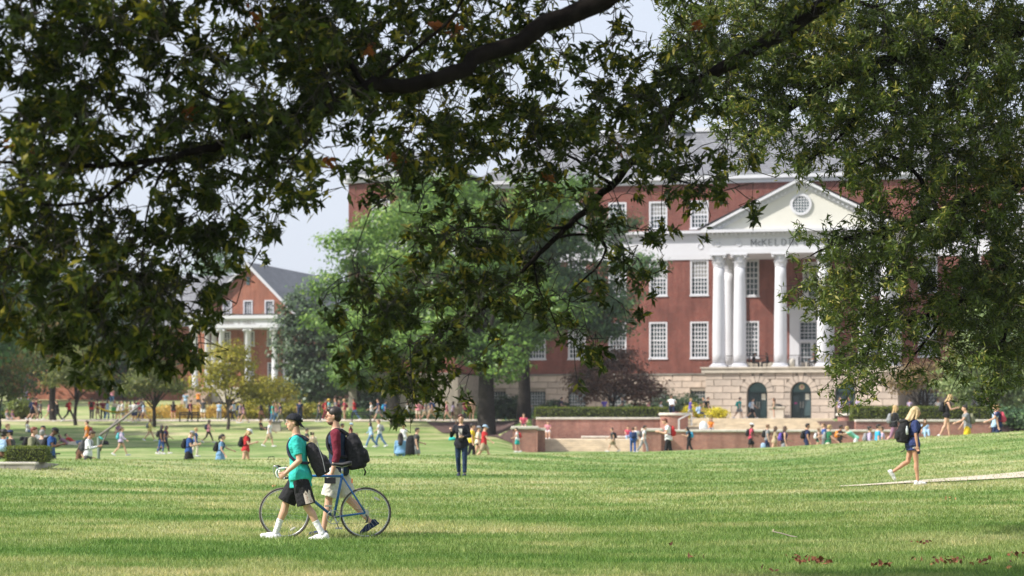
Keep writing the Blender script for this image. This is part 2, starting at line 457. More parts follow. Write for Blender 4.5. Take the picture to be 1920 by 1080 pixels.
def wall(mb, x0, x1, z0, z1, y, holes=(), depth=0.45, thick=True):
    """front face at y with rectangular openings and their reveals; holes: (x0,x1,z0,z1)"""
    xs = sorted(set([x0, x1] + [h[0] for h in holes] + [h[1] for h in holes]))
    zs = sorted(set([z0, z1] + [h[2] for h in holes] + [h[3] for h in holes]))
    for a, b in zip(xs[:-1], xs[1:]):
        for c, d in zip(zs[:-1], zs[1:]):
            mx, mz = (a+b)/2, (c+d)/2
            if any(h[0] < mx < h[1] and h[2] < mz < h[3] for h in holes): continue
            mb.add([(a,y,c),(b,y,c),(b,y,d),(a,y,d)], [(0,1,2,3)])
    for a, b, c, d in holes:
        e = y+depth
        mb.add([(a,y,c),(a,e,c),(a,e,d),(a,y,d)], [(0,1,2,3)]); mb.add([(b,y,c),(b,y,d),(b,e,d),(b,e,c)], [(0,1,2,3)])
        mb.add([(a,y,c),(b,y,c),(b,e,c),(a,e,c)], [(0,1,2,3)]); mb.add([(a,y,d),(a,e,d),(b,e,d),(b,y,d)], [(0,1,2,3)])

WCACHE = {}
BLIND = simple('window_blind', (.34,.33,.30), .8)
def window(parent, cx, z0, z1, w, y, nx_=5, nz=8, fr=0.15, mw=0.075, dark=False, nm='window', frm=None):
    """window part with muntin grid and glass sub-parts; meshes shared"""
    key = (round(z1-z0, 3), w, nx_, nz, fr, mw, dark)
    if key not in WCACHE:
        h = z1-z0; f = MB()
        f.box(-w/2, -w/2+fr, -0.07, 0.2, 0, h); f.box(w/2-fr, w/2, -0.07, 0.2, 0, h)
        f.box(-w/2+fr, w/2-fr, -0.07, 0.2, h-fr, h); f.box(-w/2-0.06, w/2+0.06, -0.16, 0.2, -0.12, 0)
        f.box(-w/2+fr, w/2-fr, -0.07, 0.2, 0, fr*0.7)
        g = MB(); iw = w-2*fr; z_a = fr*0.7; z_b = h-fr; ih = z_b-z_a
        for i in range(1, nx_): x = -iw/2+iw*i/nx_; g.box(x-mw/2, x+mw/2, 0.06, 0.13, z_a, z_b)
        for j in range(1, nz):
            zz = z_a+ih*j/nz; t = mw*1.9 if j == nz//2 else mw
            g.box(-iw/2, iw/2, 0.05 if j == nz//2 else 0.063, 0.127, zz-t/2, zz+t/2)
        p = MB(); p.box(-iw/2, iw/2, 0.14, 0.17, z_a, z_b)
        ms = [f.mesh('window'), g.mesh('muntin_grid'), p.mesh('pane')]
        ms[0].materials.append(WHITE if not dark else BLACK); ms[1].materials.append(WHITE if not dark else simple('grey_grille', (0.35,0.37,0.38),0.6)); ms[2].materials.append(GLASS)
        WCACHE[key] = ms
    ms = WCACHE[key]
    o = link(nm, ms[0], None, parent); o.location = (cx, y, z0)
    for k, n_ in ((1, 'muntin_grid'), (2, 'pane')): link(n_, ms[k], None, o)
    if not dark and random.random() < .22:
        hh = (z1-z0)*random.uniform(.25, .6); MB().box(-w/2+fr, w/2-fr, 0.131, 0.137, z1-z0-fr-hh, z1-z0-fr).obj('blind', BLIND, o)
    return o

cols_l = [-10, -13.7, -17.4, -21.1, -24.8, -28.5]
bays = cols_l + [-c for c in cols_l]
pc = [-5.5, 0, 5.5]
zb0, zb1 = z_(700), z_(345)            # brick field
E0, E1 = z_(487), z_(433)              # entablature
main_holes = []
for c in bays:
    main_holes += [(c-0.82, c+0.82, z_(671), z_(603)), (c-0.82, c+0.82, z_(553), z_(487)-0.02), (c-0.82, c+0.82, z_(428), z_(376))]
for c in (-5.5, 5.5):
    main_holes += [(c-0.82, c+0.82, z_(671), z_(603)), (c-0.82, c+0.82, z_(556), z_(489))]
main_holes += [(-0.82, 0.82, z_(560), z_(495))]
mb = MB(); wall(mb, -30, 30, zb0, zb1, 0, main_holes, 0.3)
mb.box(-30, 30, 0.5, 16, 0, zb1)
# end wings
for s in (-1, 1):
    a, b = sorted((s*30, s*40.0))
    mb.box(a, b, -8, 16, zb0, zb1)
mb.obj('brick_wall', BRICK, lib)
for c in bays:
    window(lib, c, z_(671), z_(603), 1.64, 0.06); window(lib, c, z_(553), z_(487)-0.02, 1.64, 0.06); window(lib, c, z_(428), z_(376), 1.64, 0.06, 5, 6)
for c in (-5.5, 5.5):
    window(lib, c, z_(671), z_(603), 1.64, 0.06); window(lib, c, z_(556), z_(489), 1.64, 0.06, 4, 6)
window(lib, 0, z_(560), z_(495), 1.64, 0.06, 4, 6)
for s in (-1, 1):
    for c in (33, 37):
        for a, b in ((671, 603), (553, 489), (428, 376)): window(lib, s*c, z_(a), z_(b), 1.64, -8.08)
# entablature band round the building and top cornice
mb = MB(); dn = MB()
def band(x0, x1, yf, prof):
    for z0, z1, pr in prof: mb.box(x0, x1, yf-pr, yf+0.3, z0, z1)
ent = [(E0, E0+0.55, 0.10), (E0+0.55, E1-0.75, 0.06), (E1-0.75, E1-0.45, 0.14), (E1-0.25, E1, 0.55), (E1-0.45, E1-0.25, 0.2)]
topc = [(zb1, zb1+0.35, 0.25), (zb1+0.35, zb1+0.75, 0.55)]
band(-30, -8.4, 0, ent); band(8.4, 30, 0, ent); band(-30, -8.4, 0, topc); band(-8.4, 8.4, 0, topc); band(8.4, 30, 0, topc)
for a, b in ((-40.1, -30.0), (30.0, 40.1)):
    band(a, b, -8, ent); band(a, b, -8, topc)
mb.box(-40.5, -40, -8.3, 16.3, zb1, zb1+0.75); mb.box(-40.2, -40, -8.05, 16.3, E0, E1); mb.box(40, 40.5, -8.3, 16.3, zb1, zb1+0.75)
mb.obj('cornice', WHITE, lib)
x = -29.9
while x < 30:
    if abs(x) > 8.6: dn.box(x, x+0.18, -0.36, -0.2, E1-0.44, E1-0.26)
    x += 0.36
for s in (-1, 1):
    for i in range(27): xx = s*35-4.85+i*0.36; dn.box(xx, xx+0.18, -8.36, -8.2, E1-0.44, E1-0.26)
tag(dn.obj('dentils', WHITE, lib), kind='stuff')
# roof: low hip with a pale ridge, wings hipped
zr0 = zb1+0.75; zr1 = z_(252, 20.2)
rf = MB()
rf.add([(-30.5,-0.6,zr0),(30.5,-0.6,zr0),(30.5,17,zr0),(-30.5,17,zr0),(-24,8,zr1),(24,8,zr1)], [(0,1,5,4),(1,2,5),(2,3,4,5),(3,0,4)])
for s in (-1, 1):
    rf.add([(s*35-5.5,-8.6,zr0+.01),(s*35+5.5,-8.6,zr0+.01),(s*35+5.5,17,zr0+.01),(s*35-5.5,17,zr0+.01),(s*35,-3,zr0+2.4),(s*35,12,zr0+2.4)], [(0,1,4),(1,2,5,4),(2,3,5),(3,0,4,5)])
# cross gable behind the pediment
zpb = z_(430, 22.1); zpa = z_(336, 22.1)
rf.add([(-8.9,-7.9,zpb+0.12),(0,-7.9,zpa+0.12),(0,6,zpa+0.12),(-8.9,2,zpb+0.12)], [(0,1,2,3)])
rf.add([(8.9,-7.9,zpb+0.12),(8.9,2,zpb+0.12),(0,6,zpa+0.12),(0,-7.9,zpa+0.12)], [(0,1,2,3)])
rf.obj('roof', SLATE, lib)
MB().box(-24.3, 24.3, 7.6, 8.4, zr1-0.05, zr1+0.3).obj('roof_ridge', WHITE, lib)
v = MB(); v.box(-13.6,-12.7,6.9,7.9,zr1,zr1+0.9)
for k in range(5): v.box(-13.7,-12.6,6.8,8.0,zr1+0.15+k*0.15,zr1+0.2+k*0.15)
v.obj('roof_ventilator', simple('grey_metal',(0.4,0.41,0.43),0.5), lib)
# stone base of the facade, block by block, left of the portico; plain ashlar elsewhere
bw = MB(); base_holes = []
ztop = z_(703)
for c in bays: base_holes.append((c-0.8, c+0.8, z_(776), z_(733)))
wall(bw, -30, 30, 0, ztop, 0.03, base_holes, 0.4)
for s in (-1, 1):
    a, b = sorted((s*30, s*40.0)); bw.box(a, b, -7.97, 16, 0, ztop)
bw.obj('base_wall', GROUT, lib)
MB().box(-30, 30, -0.14, 0.3, ztop, zb0).obj('belt_course', DKSTONE, lib)
m2 = MB()
for s in (-1, 1):
    a, b = sorted((s*30.02, s*40.1)); m2.box(a, b, -8.14, -7.5, ztop, zb0)
m2.obj('belt_course', DKSTONE, lib)
BL = {}
def block(parent, x0, x1, z0, z1, y, mat=STONE, nm='stone_block'):
    g = 0.02
    w = round(x1-x0, 2); h = round(z1-z0, 2)
    if w < 0.12: return
    if (w, h) not in BL:
        me = MB().bbox(g, w-g, -0.09, 0.05, g, h-g, 0.025).mesh('stone_block'); me.materials.append(mat); BL[(w, h)] = me
    o = link(nm, BL[(w, h)], None, parent); o.location = (x0, y+random.uniform(-.008, .008), z0); return o
def block_rows(parent, x0, x1, z0, z1, rows, L, y, cut, nm='stone_block'):
    h = (z1-z0)/rows
    for r in range(rows):
        za, zb = z0+h*r, z0+h*(r+1)
        x = x0 - (L/2 if r % 2 else 0)
        while x < x1-0.05:
            a, b = max(x, x0), min(x+L, x1); x += L
            segs = [(a, b)]
            for c0, c1 in cut(za, zb):
                ns = []
                for p, q_ in segs:
                    if q_ <= c0 or p >= c1: ns.append((p, q_))
                    else:
                        if p < c0: ns.append((p, c0))
                        if q_ > c1: ns.append((c1, q_))
                segs = ns
            for p, q_ in segs: block(parent, p, q_, za, zb, y, nm=nm)
cutf = lambda za, zb: [(h[0], h[1]) for h in base_holes if za < h[3]-0.05 and zb > h[2]+0.05]
block_rows(lib, -29.9, -8.1, 0, ztop, 7, 1.75, 0.03, cutf)
for h in base_holes: window(lib, (h[0]+h[1])/2, h[2], h[3], 1.6, 0.12, 6, 7, 0.06, 0.05, dark=True, nm='basement_window')

# ---- portico podium
SP = 22.1
pt = z_(688, SP); Yp = -7.9
arches = [-3.72, 0, 3.72]; ar = 0.86; asp = z_(735, SP)
pb = MB()
# podium core: piers between arches, lintel above
prev = -8.15
edges = []
for c in arches: edges += [c-ar, c+ar]
xs_ = [-8.15] + edges + [8.15]
for i in range(0, 8, 2): pb.box(xs_[i], xs_[i+1], Yp+0.1, -0.3, 0, pt-0.5)
for c in arches:
    n = 14
    for k in range(n):
        a0, a1 = math.pi*k/n, math.pi*(k+1)/n
        x0, x1 = c+ar*math.cos(a1), c+ar*math.cos(a0); zq = asp+ar*min(math.sin(a0), math.sin(a1))
        pb.add([(c+ar*math.cos(a0), Yp+0.1, asp+ar*math.sin(a0)), (c+ar*math.cos(a1), Yp+0.1, asp+ar*math.sin(a1)), (c+ar*math.cos(a1), Yp+0.1, pt-0.5), (c+ar*math.cos(a0), Yp+0.1, pt-0.5),
                (c+ar*math.cos(a0), Yp+1.1, asp+ar*math.sin(a0)), (c+ar*math.cos(a1), Yp+1.1, asp+ar*math.sin(a1))], [(0,1,2,3),(0,4,5,1)])
pb.obj('podium_core', GROUT, lib)
MB().box(-8.45, 8.45, Yp-0.25, -0.2, pt-0.5, pt-0.12).box(-8.55, 8.55, Yp-0.35, -0.2, pt-0.12, pt).obj('podium_cornice', STONE2, lib)
ro = ar+0.55
def cuta(za, zb):
    out = []
    for c in arches:
        zm = (za+zb)/2
        if zm < asp: out.append((c-ar, c+ar))
        else:
            d = zm-asp
            if d < ro: hw = math.sqrt(ro*ro-d*d); out.append((c-hw, c+hw))
    return out
block_rows(lib, -8.15, 8.15, 0, pt-0.5, 7, 1.5, Yp+0.05, cuta)
vs_ = MB()
for c in arches:
    n = 9
    for k in range(n):
        a0, a1 = math.pi*k/n+0.02, math.pi*(k+1)/n-0.02
        rr = ro+(0.22 if k == 4 else 0)
        poly = [(c+ar*math.cos(a0), asp+ar*math.sin(a0)), (c+rr*math.cos(a0), asp+rr*math.sin(a0)), (c+rr*math.cos(a1), asp+rr*math.sin(a1)), (c+ar*math.cos(a1), asp+ar*math.sin(a1))]
        MB().prism(poly, Yp-0.07, Yp+0.2).obj('voussoir', STONE, lib)
# podium left return
MB().box(-8.16, -8.12, Yp+0.1, -0.1, 0, pt-0.5).obj('podium_side', STONE, lib)
# arched doors
for i, c in enumerate(arches):
    d = MB(); n = 16
    poly = [(c-ar, 0), (c+ar, 0)] + [(c+ar*math.cos(math.pi*k/n), asp+ar*math.sin(math.pi*k/n)) for k in range(n+1)]
    dm = d.prism(poly, Yp+0.75, Yp+0.85).obj('door', DOORM, lib)
    t = MB().prism([(c-ar+0.08, asp+0.02), (c+ar-0.08, asp+0.02)] + [(c+(ar-0.1)*math.cos(math.pi*k/n), asp+0.05+(ar-0.12)*math.sin(math.pi*k/n)) for k in range(n+1)], Yp+0.71, Yp+0.748)
    t.obj('fanlight', simple('teal_glass', (0.06, 0.13, 0.14), 0.25), dm)
    fr = MB(); fr.box(c-ar, c+ar, Yp+0.66, Yp+0.74, asp-0.08, asp); fr.box(c-0.04, c+0.04, Yp+0.69, Yp+0.748, 0.02, asp-0.08)
    for s in (-1, 1): fr.box(c+s*ar-0.05, c+s*ar+0.05, Yp+0.69, Yp+0.747, 0, asp-0.08)
    fr.obj('door_frame', simple('door_frame', (0.02, 0.05, 0.055), 0.4), dm)
    for s in (-1, 1):
        MB().tube([(c+s*0.11, Yp+0.62, 0.95), (c+s*0.11, Yp+0.62, 1.5)], 0.035, 8).box(c+s*.11-.02,c+s*.11+.02,Yp+.62,Yp+.7,.98,1.02).box(c+s*.11-.02,c+s*.11+.02,Yp+.62,Yp+.7,1.43,1.47).obj('door_handle', simple('steel', (0.6,0.6,0.6), 0.3, metal=0.8), dm)
        MB().box(c+s*0.46-0.28, c+s*0.46+0.28, Yp+0.70, Yp+0.746, 0.3, asp-0.3).obj('door_glass', GLASS, dm)
    if i < 2:
        MB().box(c+0.30, c+0.62, Yp+0.66, Yp+0.69, 1.65, 2.15).obj('notice', simple('paper', (0.75, 0.75, 0.66), 0.7), dm)
    if i == 1:
        g = MB()
        for r_, y_, m_, nm in ((0.24, .69, simple('gold_seal', (0.55, 0.45, 0.2), 0.4), 'seal'), (0.17, .675, simple('seal_white', (0.7, 0.68, 0.6), 0.5), 'seal_field'), (0.09, .66, simple('seal_red', (0.45, 0.1, 0.06), 0.5), 'seal_shield')):
            MB().prism([(c+r_*math.cos(2*math.pi*k/20), asp+0.42+r_*math.sin(2*math.pi*k/20)) for k in range(20)], Yp+y_, Yp+0.705).obj(nm, m_, dm)
        MB().box(c-0.62, c-0.42, Yp+0.68, Yp+0.695, 1.3, 1.42).obj('sticker', simple('magenta_sticker', (0.5, 0.03, 0.25), 0.6), dm)

# ---- columns
ch = z_(475, SP) - pt
colx = [-7.1, -5.3, -1.82, 1.82, 5.3, 7.1]
sh = MB(); H = ch
prof = [(0.555-0.095*max(0,(t-.25)/.75)**1.4, 0.32+(H-1.44)*t) for t in [i/10 for i in range(11)]]
sh.lathe((0,0,0), prof, 28)
base = MB().box(-0.72, 0.72, -0.72, 0.72, 0, 0.12).lathe((0,0,0.12), [(0.70,0),(0.72,0.05),(0.66,0.1),(0.62,0.13),(0.64,0.16),(0.58,0.2)], 28)
cp = MB().lathe((0,0,H-1.12), [(0.46,0),(0.50,0.03),(0.50,0.07),(0.45,0.1),(0.47,0.5),(0.58,0.9),(0.60,0.98)], 24)
for tier, (zz, rr, hh, nn) in enumerate([(0.1,0.47,0.36,10), (0.36,0.5,0.36,10)]):
    for k in range(nn):
        a = 2*math.pi*(k+0.5*tier)/nn; ca, sa = math.cos(a), math.sin(a); z1 = H-1.12+zz
        tx, ty = -sa, ca
        P = lambda r, t, z: (ca*r+tx*t, sa*r+ty*t, z1+z)
        cp.add([P(rr,-.11,0), P(rr,.11,0), P(rr+.05,.12,hh*.6), P(rr+.05,-.12,hh*.6), P(rr+.16,.07,hh), P(rr+.16,-.07,hh), P(rr+.18,0,hh*.82), P(rr-.04,.1,hh*.5), P(rr-.04,-.1,hh*.5)],
               [(0,1,2,3),(3,2,4,5),(5,4,6),(1,7,2),(3,8,0)])
for sx in (-1, 1):
    for sy in (-1, 1):
        cp.ell((sx*0.56, sy*0.56, H-0.24), (0.14, 0.14, 0.14), 8, 6)
cp.box(-0.72, 0.72, -0.72, 0.72, H-0.12, H-0.001)
mcol = [m.mesh(n_, sm) for m, n_, sm in ((sh, 'column', True), (base, 'column_base', False), (cp, 'capital', False))]
for m in mcol: m.materials.append(WHITE)
for x, y in [(x, Yp+0.75) for x in colx] + [(x, -0.55) for x in (-7.25, 7.25)]:
    o = link('column', mcol[0], None, lib); o.location = (x, y, pt)
    link('column_base', mcol[1], None, o); link('capital', mcol[2], None, o)
# ---- entablature and pediment
e0, e1 = pt+ch, z_(430, SP)
pe = MB()
def box4(x0, x1, y0, z0, z1): pe.box(x0, x1, y0, -0.05, z0, z1)
box4(-7.85, 7.85, Yp+0.1, e0, e0+0.4); box4(-7.8, 7.8, Yp+0.15, e0+0.4, e1-0.62); box4(-7.95, 7.95, Yp+0.02, e1-0.62, e1-0.5); box4(-8.0, 8.0, Yp-0.02, e1-0.5, e1-0.25); box4(-8.5, 8.5, Yp-0.5, e1-0.25, e1)
pe.obj('entablature', WHITE, lib)
d2 = MB(); x = -8.0
while x < 7.9: d2.box(x, x+0.2, Yp-0.2, Yp-0.03, e1-0.48, e1-0.26); x += 0.4
hw = 8.5; rise = zpa-e1
L_ = math.hypot(hw, rise); an = math.atan2(rise, hw)
for s in (-1, 1):
    n = 22
    for k in range(n):
        t = (k+0.5)/n; cx = s*hw*(1-t)*0.97; cz = e1+rise*t-0.42
        M = Matrix.Translation((cx, 0, cz)) @ Matrix.Rotation(s*an, 4, 'Y')
        d2.box(-0.1, 0.1, Yp-0.2, Yp-0.02, -0.1, 0.1, M)
tag(d2.obj('dentils', WHITE, lib), kind='stuff')
ry = 2.42 if False else 1.9
MB().prism([(-8.0, e1), (8.0, e1), (0, e1+rise-0.5)], Yp+0.12, Yp+0.3).obj('pediment_field', CREAM, lib)
for s in (-1, 1):
    rk = MB()
    for a0, a1, yo in ((0.0, 0.22, -0.5), (0.22, 0.55, -0.02), (0.55, 0.66, 0.05)):
        dx = math.sin(an); dz = math.cos(an)
        P = [(s*(hw), e1-a0/dz+0.0), (0, e1+rise-a0/dz), (0, e1+rise-a1/dz), (s*hw, e1-a1/dz)]
        P = [(x, max(z, e1+0.001)) if abs(x) > 0.1 else (x, z) for x, z in P]
        # clip lower end on the horizontal cornice
        xa = hw*(1-a0/dz/rise) if a0 else hw; xb = hw*(1-a1/dz/rise)
        P = [(s*xa, e1+0.002), (0, e1+rise-a0/dz), (0, e1+rise-a1/dz), (s*xb, e1+0.002)]
        rk.prism(P, Yp+yo, Yp+0.35)
    rk.obj('raking_cornice', WHITE, lib)
zc_ = z_(385, SP)
rg = MB(); n = 28
for r0, r1, yy in ((0.70, 0.92, -0.02),):
    o = len(rg.v)
    for k in range(n):
        a = 2*math.pi*k/n; c_, s_ = math.cos(a), math.sin(a)
        rg.v += [(r0*c_, Yp+yy, zc_+r0*s_), (r1*c_, Yp+yy, zc_+r1*s_), (r1*c_, Yp+0.13, zc_+r1*s_), (r0*c_, Yp+0.13, zc_+r0*s_)]
    for k in range(n):
        a, b = o+4*k, o+4*((k+1) % n)
        rg.f += [(a, a+1, b+1, b), (a+1, a+2, b+2, b+1), (a+3, a, b, b+3)]
ow = rg.obj('round_window', WHITE, lib)
MB().prism([(0.72*math.cos(2*math.pi*k/28), zc_+0.72*math.sin(2*math.pi*k/28)) for k in range(28)], Yp+0.09, Yp+0.118).obj('pane', GLASS, ow)
g = MB()
for k in (-2, -1, 0, 1, 2):
    t = k*0.24; h_ = math.sqrt(0.7**2-t*t)
    g.box(t-0.025, t+0.025, Yp+0.05, Yp+0.08, zc_-h_, zc_+h_); g.box(-h_, h_, Yp+0.055, Yp+0.085, zc_+t-0.025, zc_+t+0.025)
g.obj('muntin_grid', WHITE, ow)
# carved wreaths and the inscription on the frieze
zf = (e0+0.4+e1-0.62)/2
for x in (-7.1, -5.3, 5.3, 7.1):
    w_ = MB(); pts = [(x+0.24*math.cos(2*math.pi*k/14), Yp+0.13, zf+0.24*math.sin(2*math.pi*k/14)) for k in range(15)]
    w_.tube(pts, 0.05, 6); w_.obj('wreath', WHITE, lib)
w_ = MB(); xx = -9.9; zz = (E0+0.55+E1-0.75)/2
w_.tube([(xx+0.24*math.cos(2*math.pi*k/14), -0.07, zz+0.24*math.sin(2*math.pi*k/14)) for k in range(15)], 0.05, 6); w_.obj('wreath', WHITE, lib)

def letters(parent, word, x0, z, size, y, mat, sp=1.0, small=()):
    """block capitals with slab serifs built from bars; every letter a part"""
    G = {'M': [(0,0,0,1),(0,1,.5,.25),(.5,.25,1,1),(1,0,1,1)], 'K': [(0,0,0,1),(0,.45,.8,1),(.25,.6,.85,0)], 'E': [(0,0,0,1),(0,0,.75,0),(0,.5,.6,.5),(0,1,.75,1)],
         'L': [(0,0,0,1),(0,0,.75,0)], 'D': [(0,0,0,1),(0,1,.5,1),(.5,1,.85,.7),(.85,.7,.85,.3),(.85,.3,.5,0),(.5,0,0,0)], 'I': [(.3,0,.3,1)], 'N': [(0,0,0,1),(0,1,.85,0),(.85,0,.85,1)],
         'B': [(0,0,0,1),(0,1,.5,1),(.5,1,.7,.75),(.7,.75,.5,.52),(0,.52,.5,.52),(.5,.52,.8,.25),(.8,.25,.55,0),(.55,0,0,0)], 'R': [(0,0,0,1),(0,1,.55,1),(.55,1,.75,.75),(.75,.75,.5,.5),(.5,.5,0,.5),(.35,.5,.85,0)],
         'A': [(0,0,.42,1),(.42,1,.85,0),(.17,.38,.68,.38)], 'Y': [(0,1,.42,.5),(.85,1,.42,.5),(.42,.5,.42,0)], 'C': [(.8,.8,.5,1),(.5,1,.15,.8),(.15,.8,0,.5),(0,.5,.15,.2),(.15,.2,.5,0),(.5,0,.8,.2)],
         'Q': [(.42,1,.08,.75),(.08,.75,.08,.25),(.08,.25,.42,0),(.42,0,.8,.25),(.8,.25,.8,.75),(.8,.75,.42,1),(.5,.25,.85,-.05)], 'U': [(0,1,0,.25),(0,.25,.4,0),(.4,0,.8,.25),(.8,.25,.8,1)],
         "'": [(.1,1,.1,.8)], 'S': [(.7,.85,.4,1),(.4,1,.08,.8),(.08,.8,.15,.55),(.15,.55,.65,.42),(.65,.42,.7,.18),(.7,.18,.38,0),(.38,0,.05,.15)], 'H': [(0,0,0,1),(.8,0,.8,1),(0,.5,.8,.5)]}
    x = x0
    for i, ch_ in enumerate(word):
        if ch_ == ' ': x += size*0.75*sp; continue
        s = size*(0.68 if i in small else 1.0); m = MB(); t = size*0.085
        for k, (a, b, c, d) in enumerate(G[ch_]):
            p, q_ = Vector((x+a*s*.8, 0, z+b*s)), Vector((x+c*s*.8, 0, z+d*s))
            dr = (q_-p); ln = dr.length; dr.normalize(); nr = Vector((-dr.z, 0, dr.x))*t*(1.0 if abs(dr.z) > 0.5 else 0.55)
            p -= dr*t*.4; q_ += dr*t*.4; yo = y-0.03-0.002*k
            vs = [p-nr, q_-nr, q_+nr, p+nr]
            m.add([(v.x, yo, v.z) for v in vs] + [(v.x, y, v.z) for v in vs], [(0,1,2,3),(4,7,6,5),(0,4,5,1),(1,5,6,2),(2,6,7,3),(3,7,4,0)])
        if ch_ in 'MKILNRAYH':
            for (a, b, c, d) in G[ch_]:
                for (u, w) in ((a, b), (c, d)):
                    if w in (0, 1) and abs(d-b) > .3: m.box(x+u*s*.8-t*1.6, x+u*s*.8+t*1.6, y-0.05, y-0.001, z+w*s-t*.5, z+w*s+t*.5)
        m.obj('letter', mat, parent)
        x += s*(0.95 if ch_ not in "I'" else 0.6)*sp
    return x
LET = simple('bronze_letters', (0.17, 0.18, 0.20), 0.5)
letters(lib, 'MCKELDIN LIBRARY', -4.22, zf-0.24, 0.50, Yp+0.148, LET, 1.17, small=(1,))

# central doorway surround with swan-neck pediment, on the terrace behind the columns
ds = MB(); z3 = pt; zt = z_(590)
ds.box(-1.95, -1.1, -0.35, 0.02, z3, zt); ds.box(1.1, 1.95, -0.35, 0.02, z3, zt); ds.box(-1.1, 1.1, -0.35, 0.02, z_(605), zt)
ds.box(-2.15, 2.15, -0.45, 0.02, zt, zt+0.35)
for s in (-1, 1):
    poly = [(s*2.2, zt+0.35), (s*2.2, zt+0.5), (s*1.6, zt+0.75), (s*1.1, zt+1.25), (s*0.65, zt+1.75), (s*0.3, zt+1.9), (s*0.28, zt+1.4), (s*0.3, zt+0.35)]
    ds.prism(poly, -0.4, 0.0)
ds.ell((0,-0.2,zt+0.85),(0.22,0.15,0.5),10,8)
dw = ds.obj('doorway_surround', WHITE, lib)
window(lib, 0, z3+2.5, z_(605), 2.2, -0.2, 6, 5, 0.1, 0.04)
window(lib, -0.55, z3+0.1, z3+2.38, 1.1, -0.2, 3, 5, 0.13, 0.04, nm='terrace_door'); window(lib, 0.55, z3+0.1, z3+2.38, 1.1, -0.2, 3, 5, 0.13, 0.04, nm='terrace_door')
MB().box(-7.4, 7.4, -0.1, 0.0, z3, z3+0.6).obj('plinth', STONE2, lib)
# terrace railings between the columns
xx = sorted(colx)
for a, b in zip(xx[:-1], xx[1:]):
    rl = MB(); a += 0.6; b -= 0.6
    rl.box(a, b, Yp+0.73, Yp+0.77, pt+0.95, pt+1.0); rl.box(a, b, Yp+0.73, Yp+0.77, pt+0.1, pt+0.13)
    k = a
    while k <= b: rl.box(k-0.012, k+0.012, Yp+0.74, Yp+0.76, pt, pt+0.95); k += 0.15
    rl.obj('railing', BLACK, lib)
cm = MB().box(-0.06, 0.06, -0.3, 0, 0.05, 0.2).ell((0,-0.42,0.08),(0.14,0.2,0.15),10,8)
cm_o = cm.obj('security_camera', WHITE, None, True); cm_o.location = lib.matrix_world @ Vector((0,0,0))
lib_M = Matrix.Translation((26.3, 211.8, Z0)) @ Matrix.Rotation(-TH, 4, 'Z')
cm_o.matrix_world = lib_M @ Matrix.Translation((-7.55+1.35, 0.0, z_(596)))
tag(cm_o, 'white security camera on the brick wall between the portico columns', 'security camera')

# ------------------------------------------------------------------ far hall with gable
hs = 17.5
def hz(py): return EYE + (HY-py)/hs - 3.9
hall = thing('residence_hall', 'orange brick hall with steep slate gable and small white columned porch', 'building', ((465-960)*259/F, 259, 3.9), -R(13))
g0, g1 = hz(592), hz(491)
gh = [(c-0.5, c+0.5, hz(591), hz(563)) for c in (-2.35, 0, 2.4)]
hw_ = MB(); wall(hw_, -5.7, 5.7, 0, g0, 0, [(c-0.55, c+0.55, hz(648), hz(621)) for c in (-2.55, 0.15, 2.75)] + [(c-0.5, c+0.5, hz(715), hz(680)) for c in (-2.5, 0.15, 2.75)], 0.3)
wall(hw_, -2.9, 2.95, g0, hz(563)+0.02, 0, gh, 0.3)
# gable field around the three windows
zt_ = hz(563)+0.02; slope = (g1-g0)/5.7
hw_.add([(-5.7,0,g0),(-2.9,0,g0),(-2.9,0,zt_),(-5.7+(zt_-g0)/slope,0,zt_)], [(0,1,2,3)])
hw_.add([(5.7,0,g0),(5.7-(zt_-g0)/slope,0,zt_),(2.95,0,zt_),(2.95,0,g0)], [(0,1,2,3)])
xz = 5.7-(zt_-g0)/slope
hw_.add([(-xz,0,zt_),(xz,0,zt_),(0,0,g1)], [(0,1,2)])
hw_.add([(5.7,0,0),(5.7,28,0),(5.7,28,g0),(5.7,0,g0)], [(0,1,2,3)]); hw_.add([(-5.7,0,0),(-5.7,0,g0),(-5.7,28,g0),(-5.7,28,0)], [(0,1,2,3)])
hw_.box(-30, -5.72, 6, 20, 0, g0-0.6)
hw_.obj('brick_wall', BRICK2, hall)
hr = MB(); e = 0.5
for s in (-1, 1):
    x1 = s*(5.7+e); zq = g0-e*slope
    hr.add([(x1,-0.4,zq),(0,-0.4,g1),(0,28,g1),(x1,28,zq),(x1,-0.4,zq-0.25),(0,-0.4,g1-0.3),(0,28,g1-.3),(x1,28,zq-.25)], [(0,1,2,3),(4,7,6,5),(0,4,5,1)])
hr.add([(-30.5,5.4,g0-0.8),(-4,5.4,g0-0.8),(-1.5,13,g1-0.6),(-30.5,13,g1-0.6),(-30.5,21,g0-0.8),(-4,21,g0-0.8)], [(0,1,2,3),(3,2,5,4)])
hr.obj('roof', SLATE, hall)
rk = MB()
for s in (-1, 1):
    P = [(s*(5.7+e), g0-e*slope), (0, g1), (0, g1-0.45), (s*(5.7+e), g0-e*slope-0.38)]
    rk.prism(P, -0.5, -0.38)
rk.obj('barge_board', WHITE, hall)
for c in (-2.35, 0, 2.4): window(hall, c, hz(591), hz(563), 1.06, 0.02, 3, 6, 0.15, 0.05)
for c in (-2.55, 0.15, 2.75): window(hall, c, hz(648), hz(621), 1.2, 0.02, 3, 6, 0.13, 0.05); window(hall, c, hz(715), hz(680), 1.1, 0.02, 3, 6, 0.13, 0.05)
MB().box(-0.18, 0.18, -0.06, 0.1, hz(534), hz(519)).obj('slot_window', GLASS, hall)
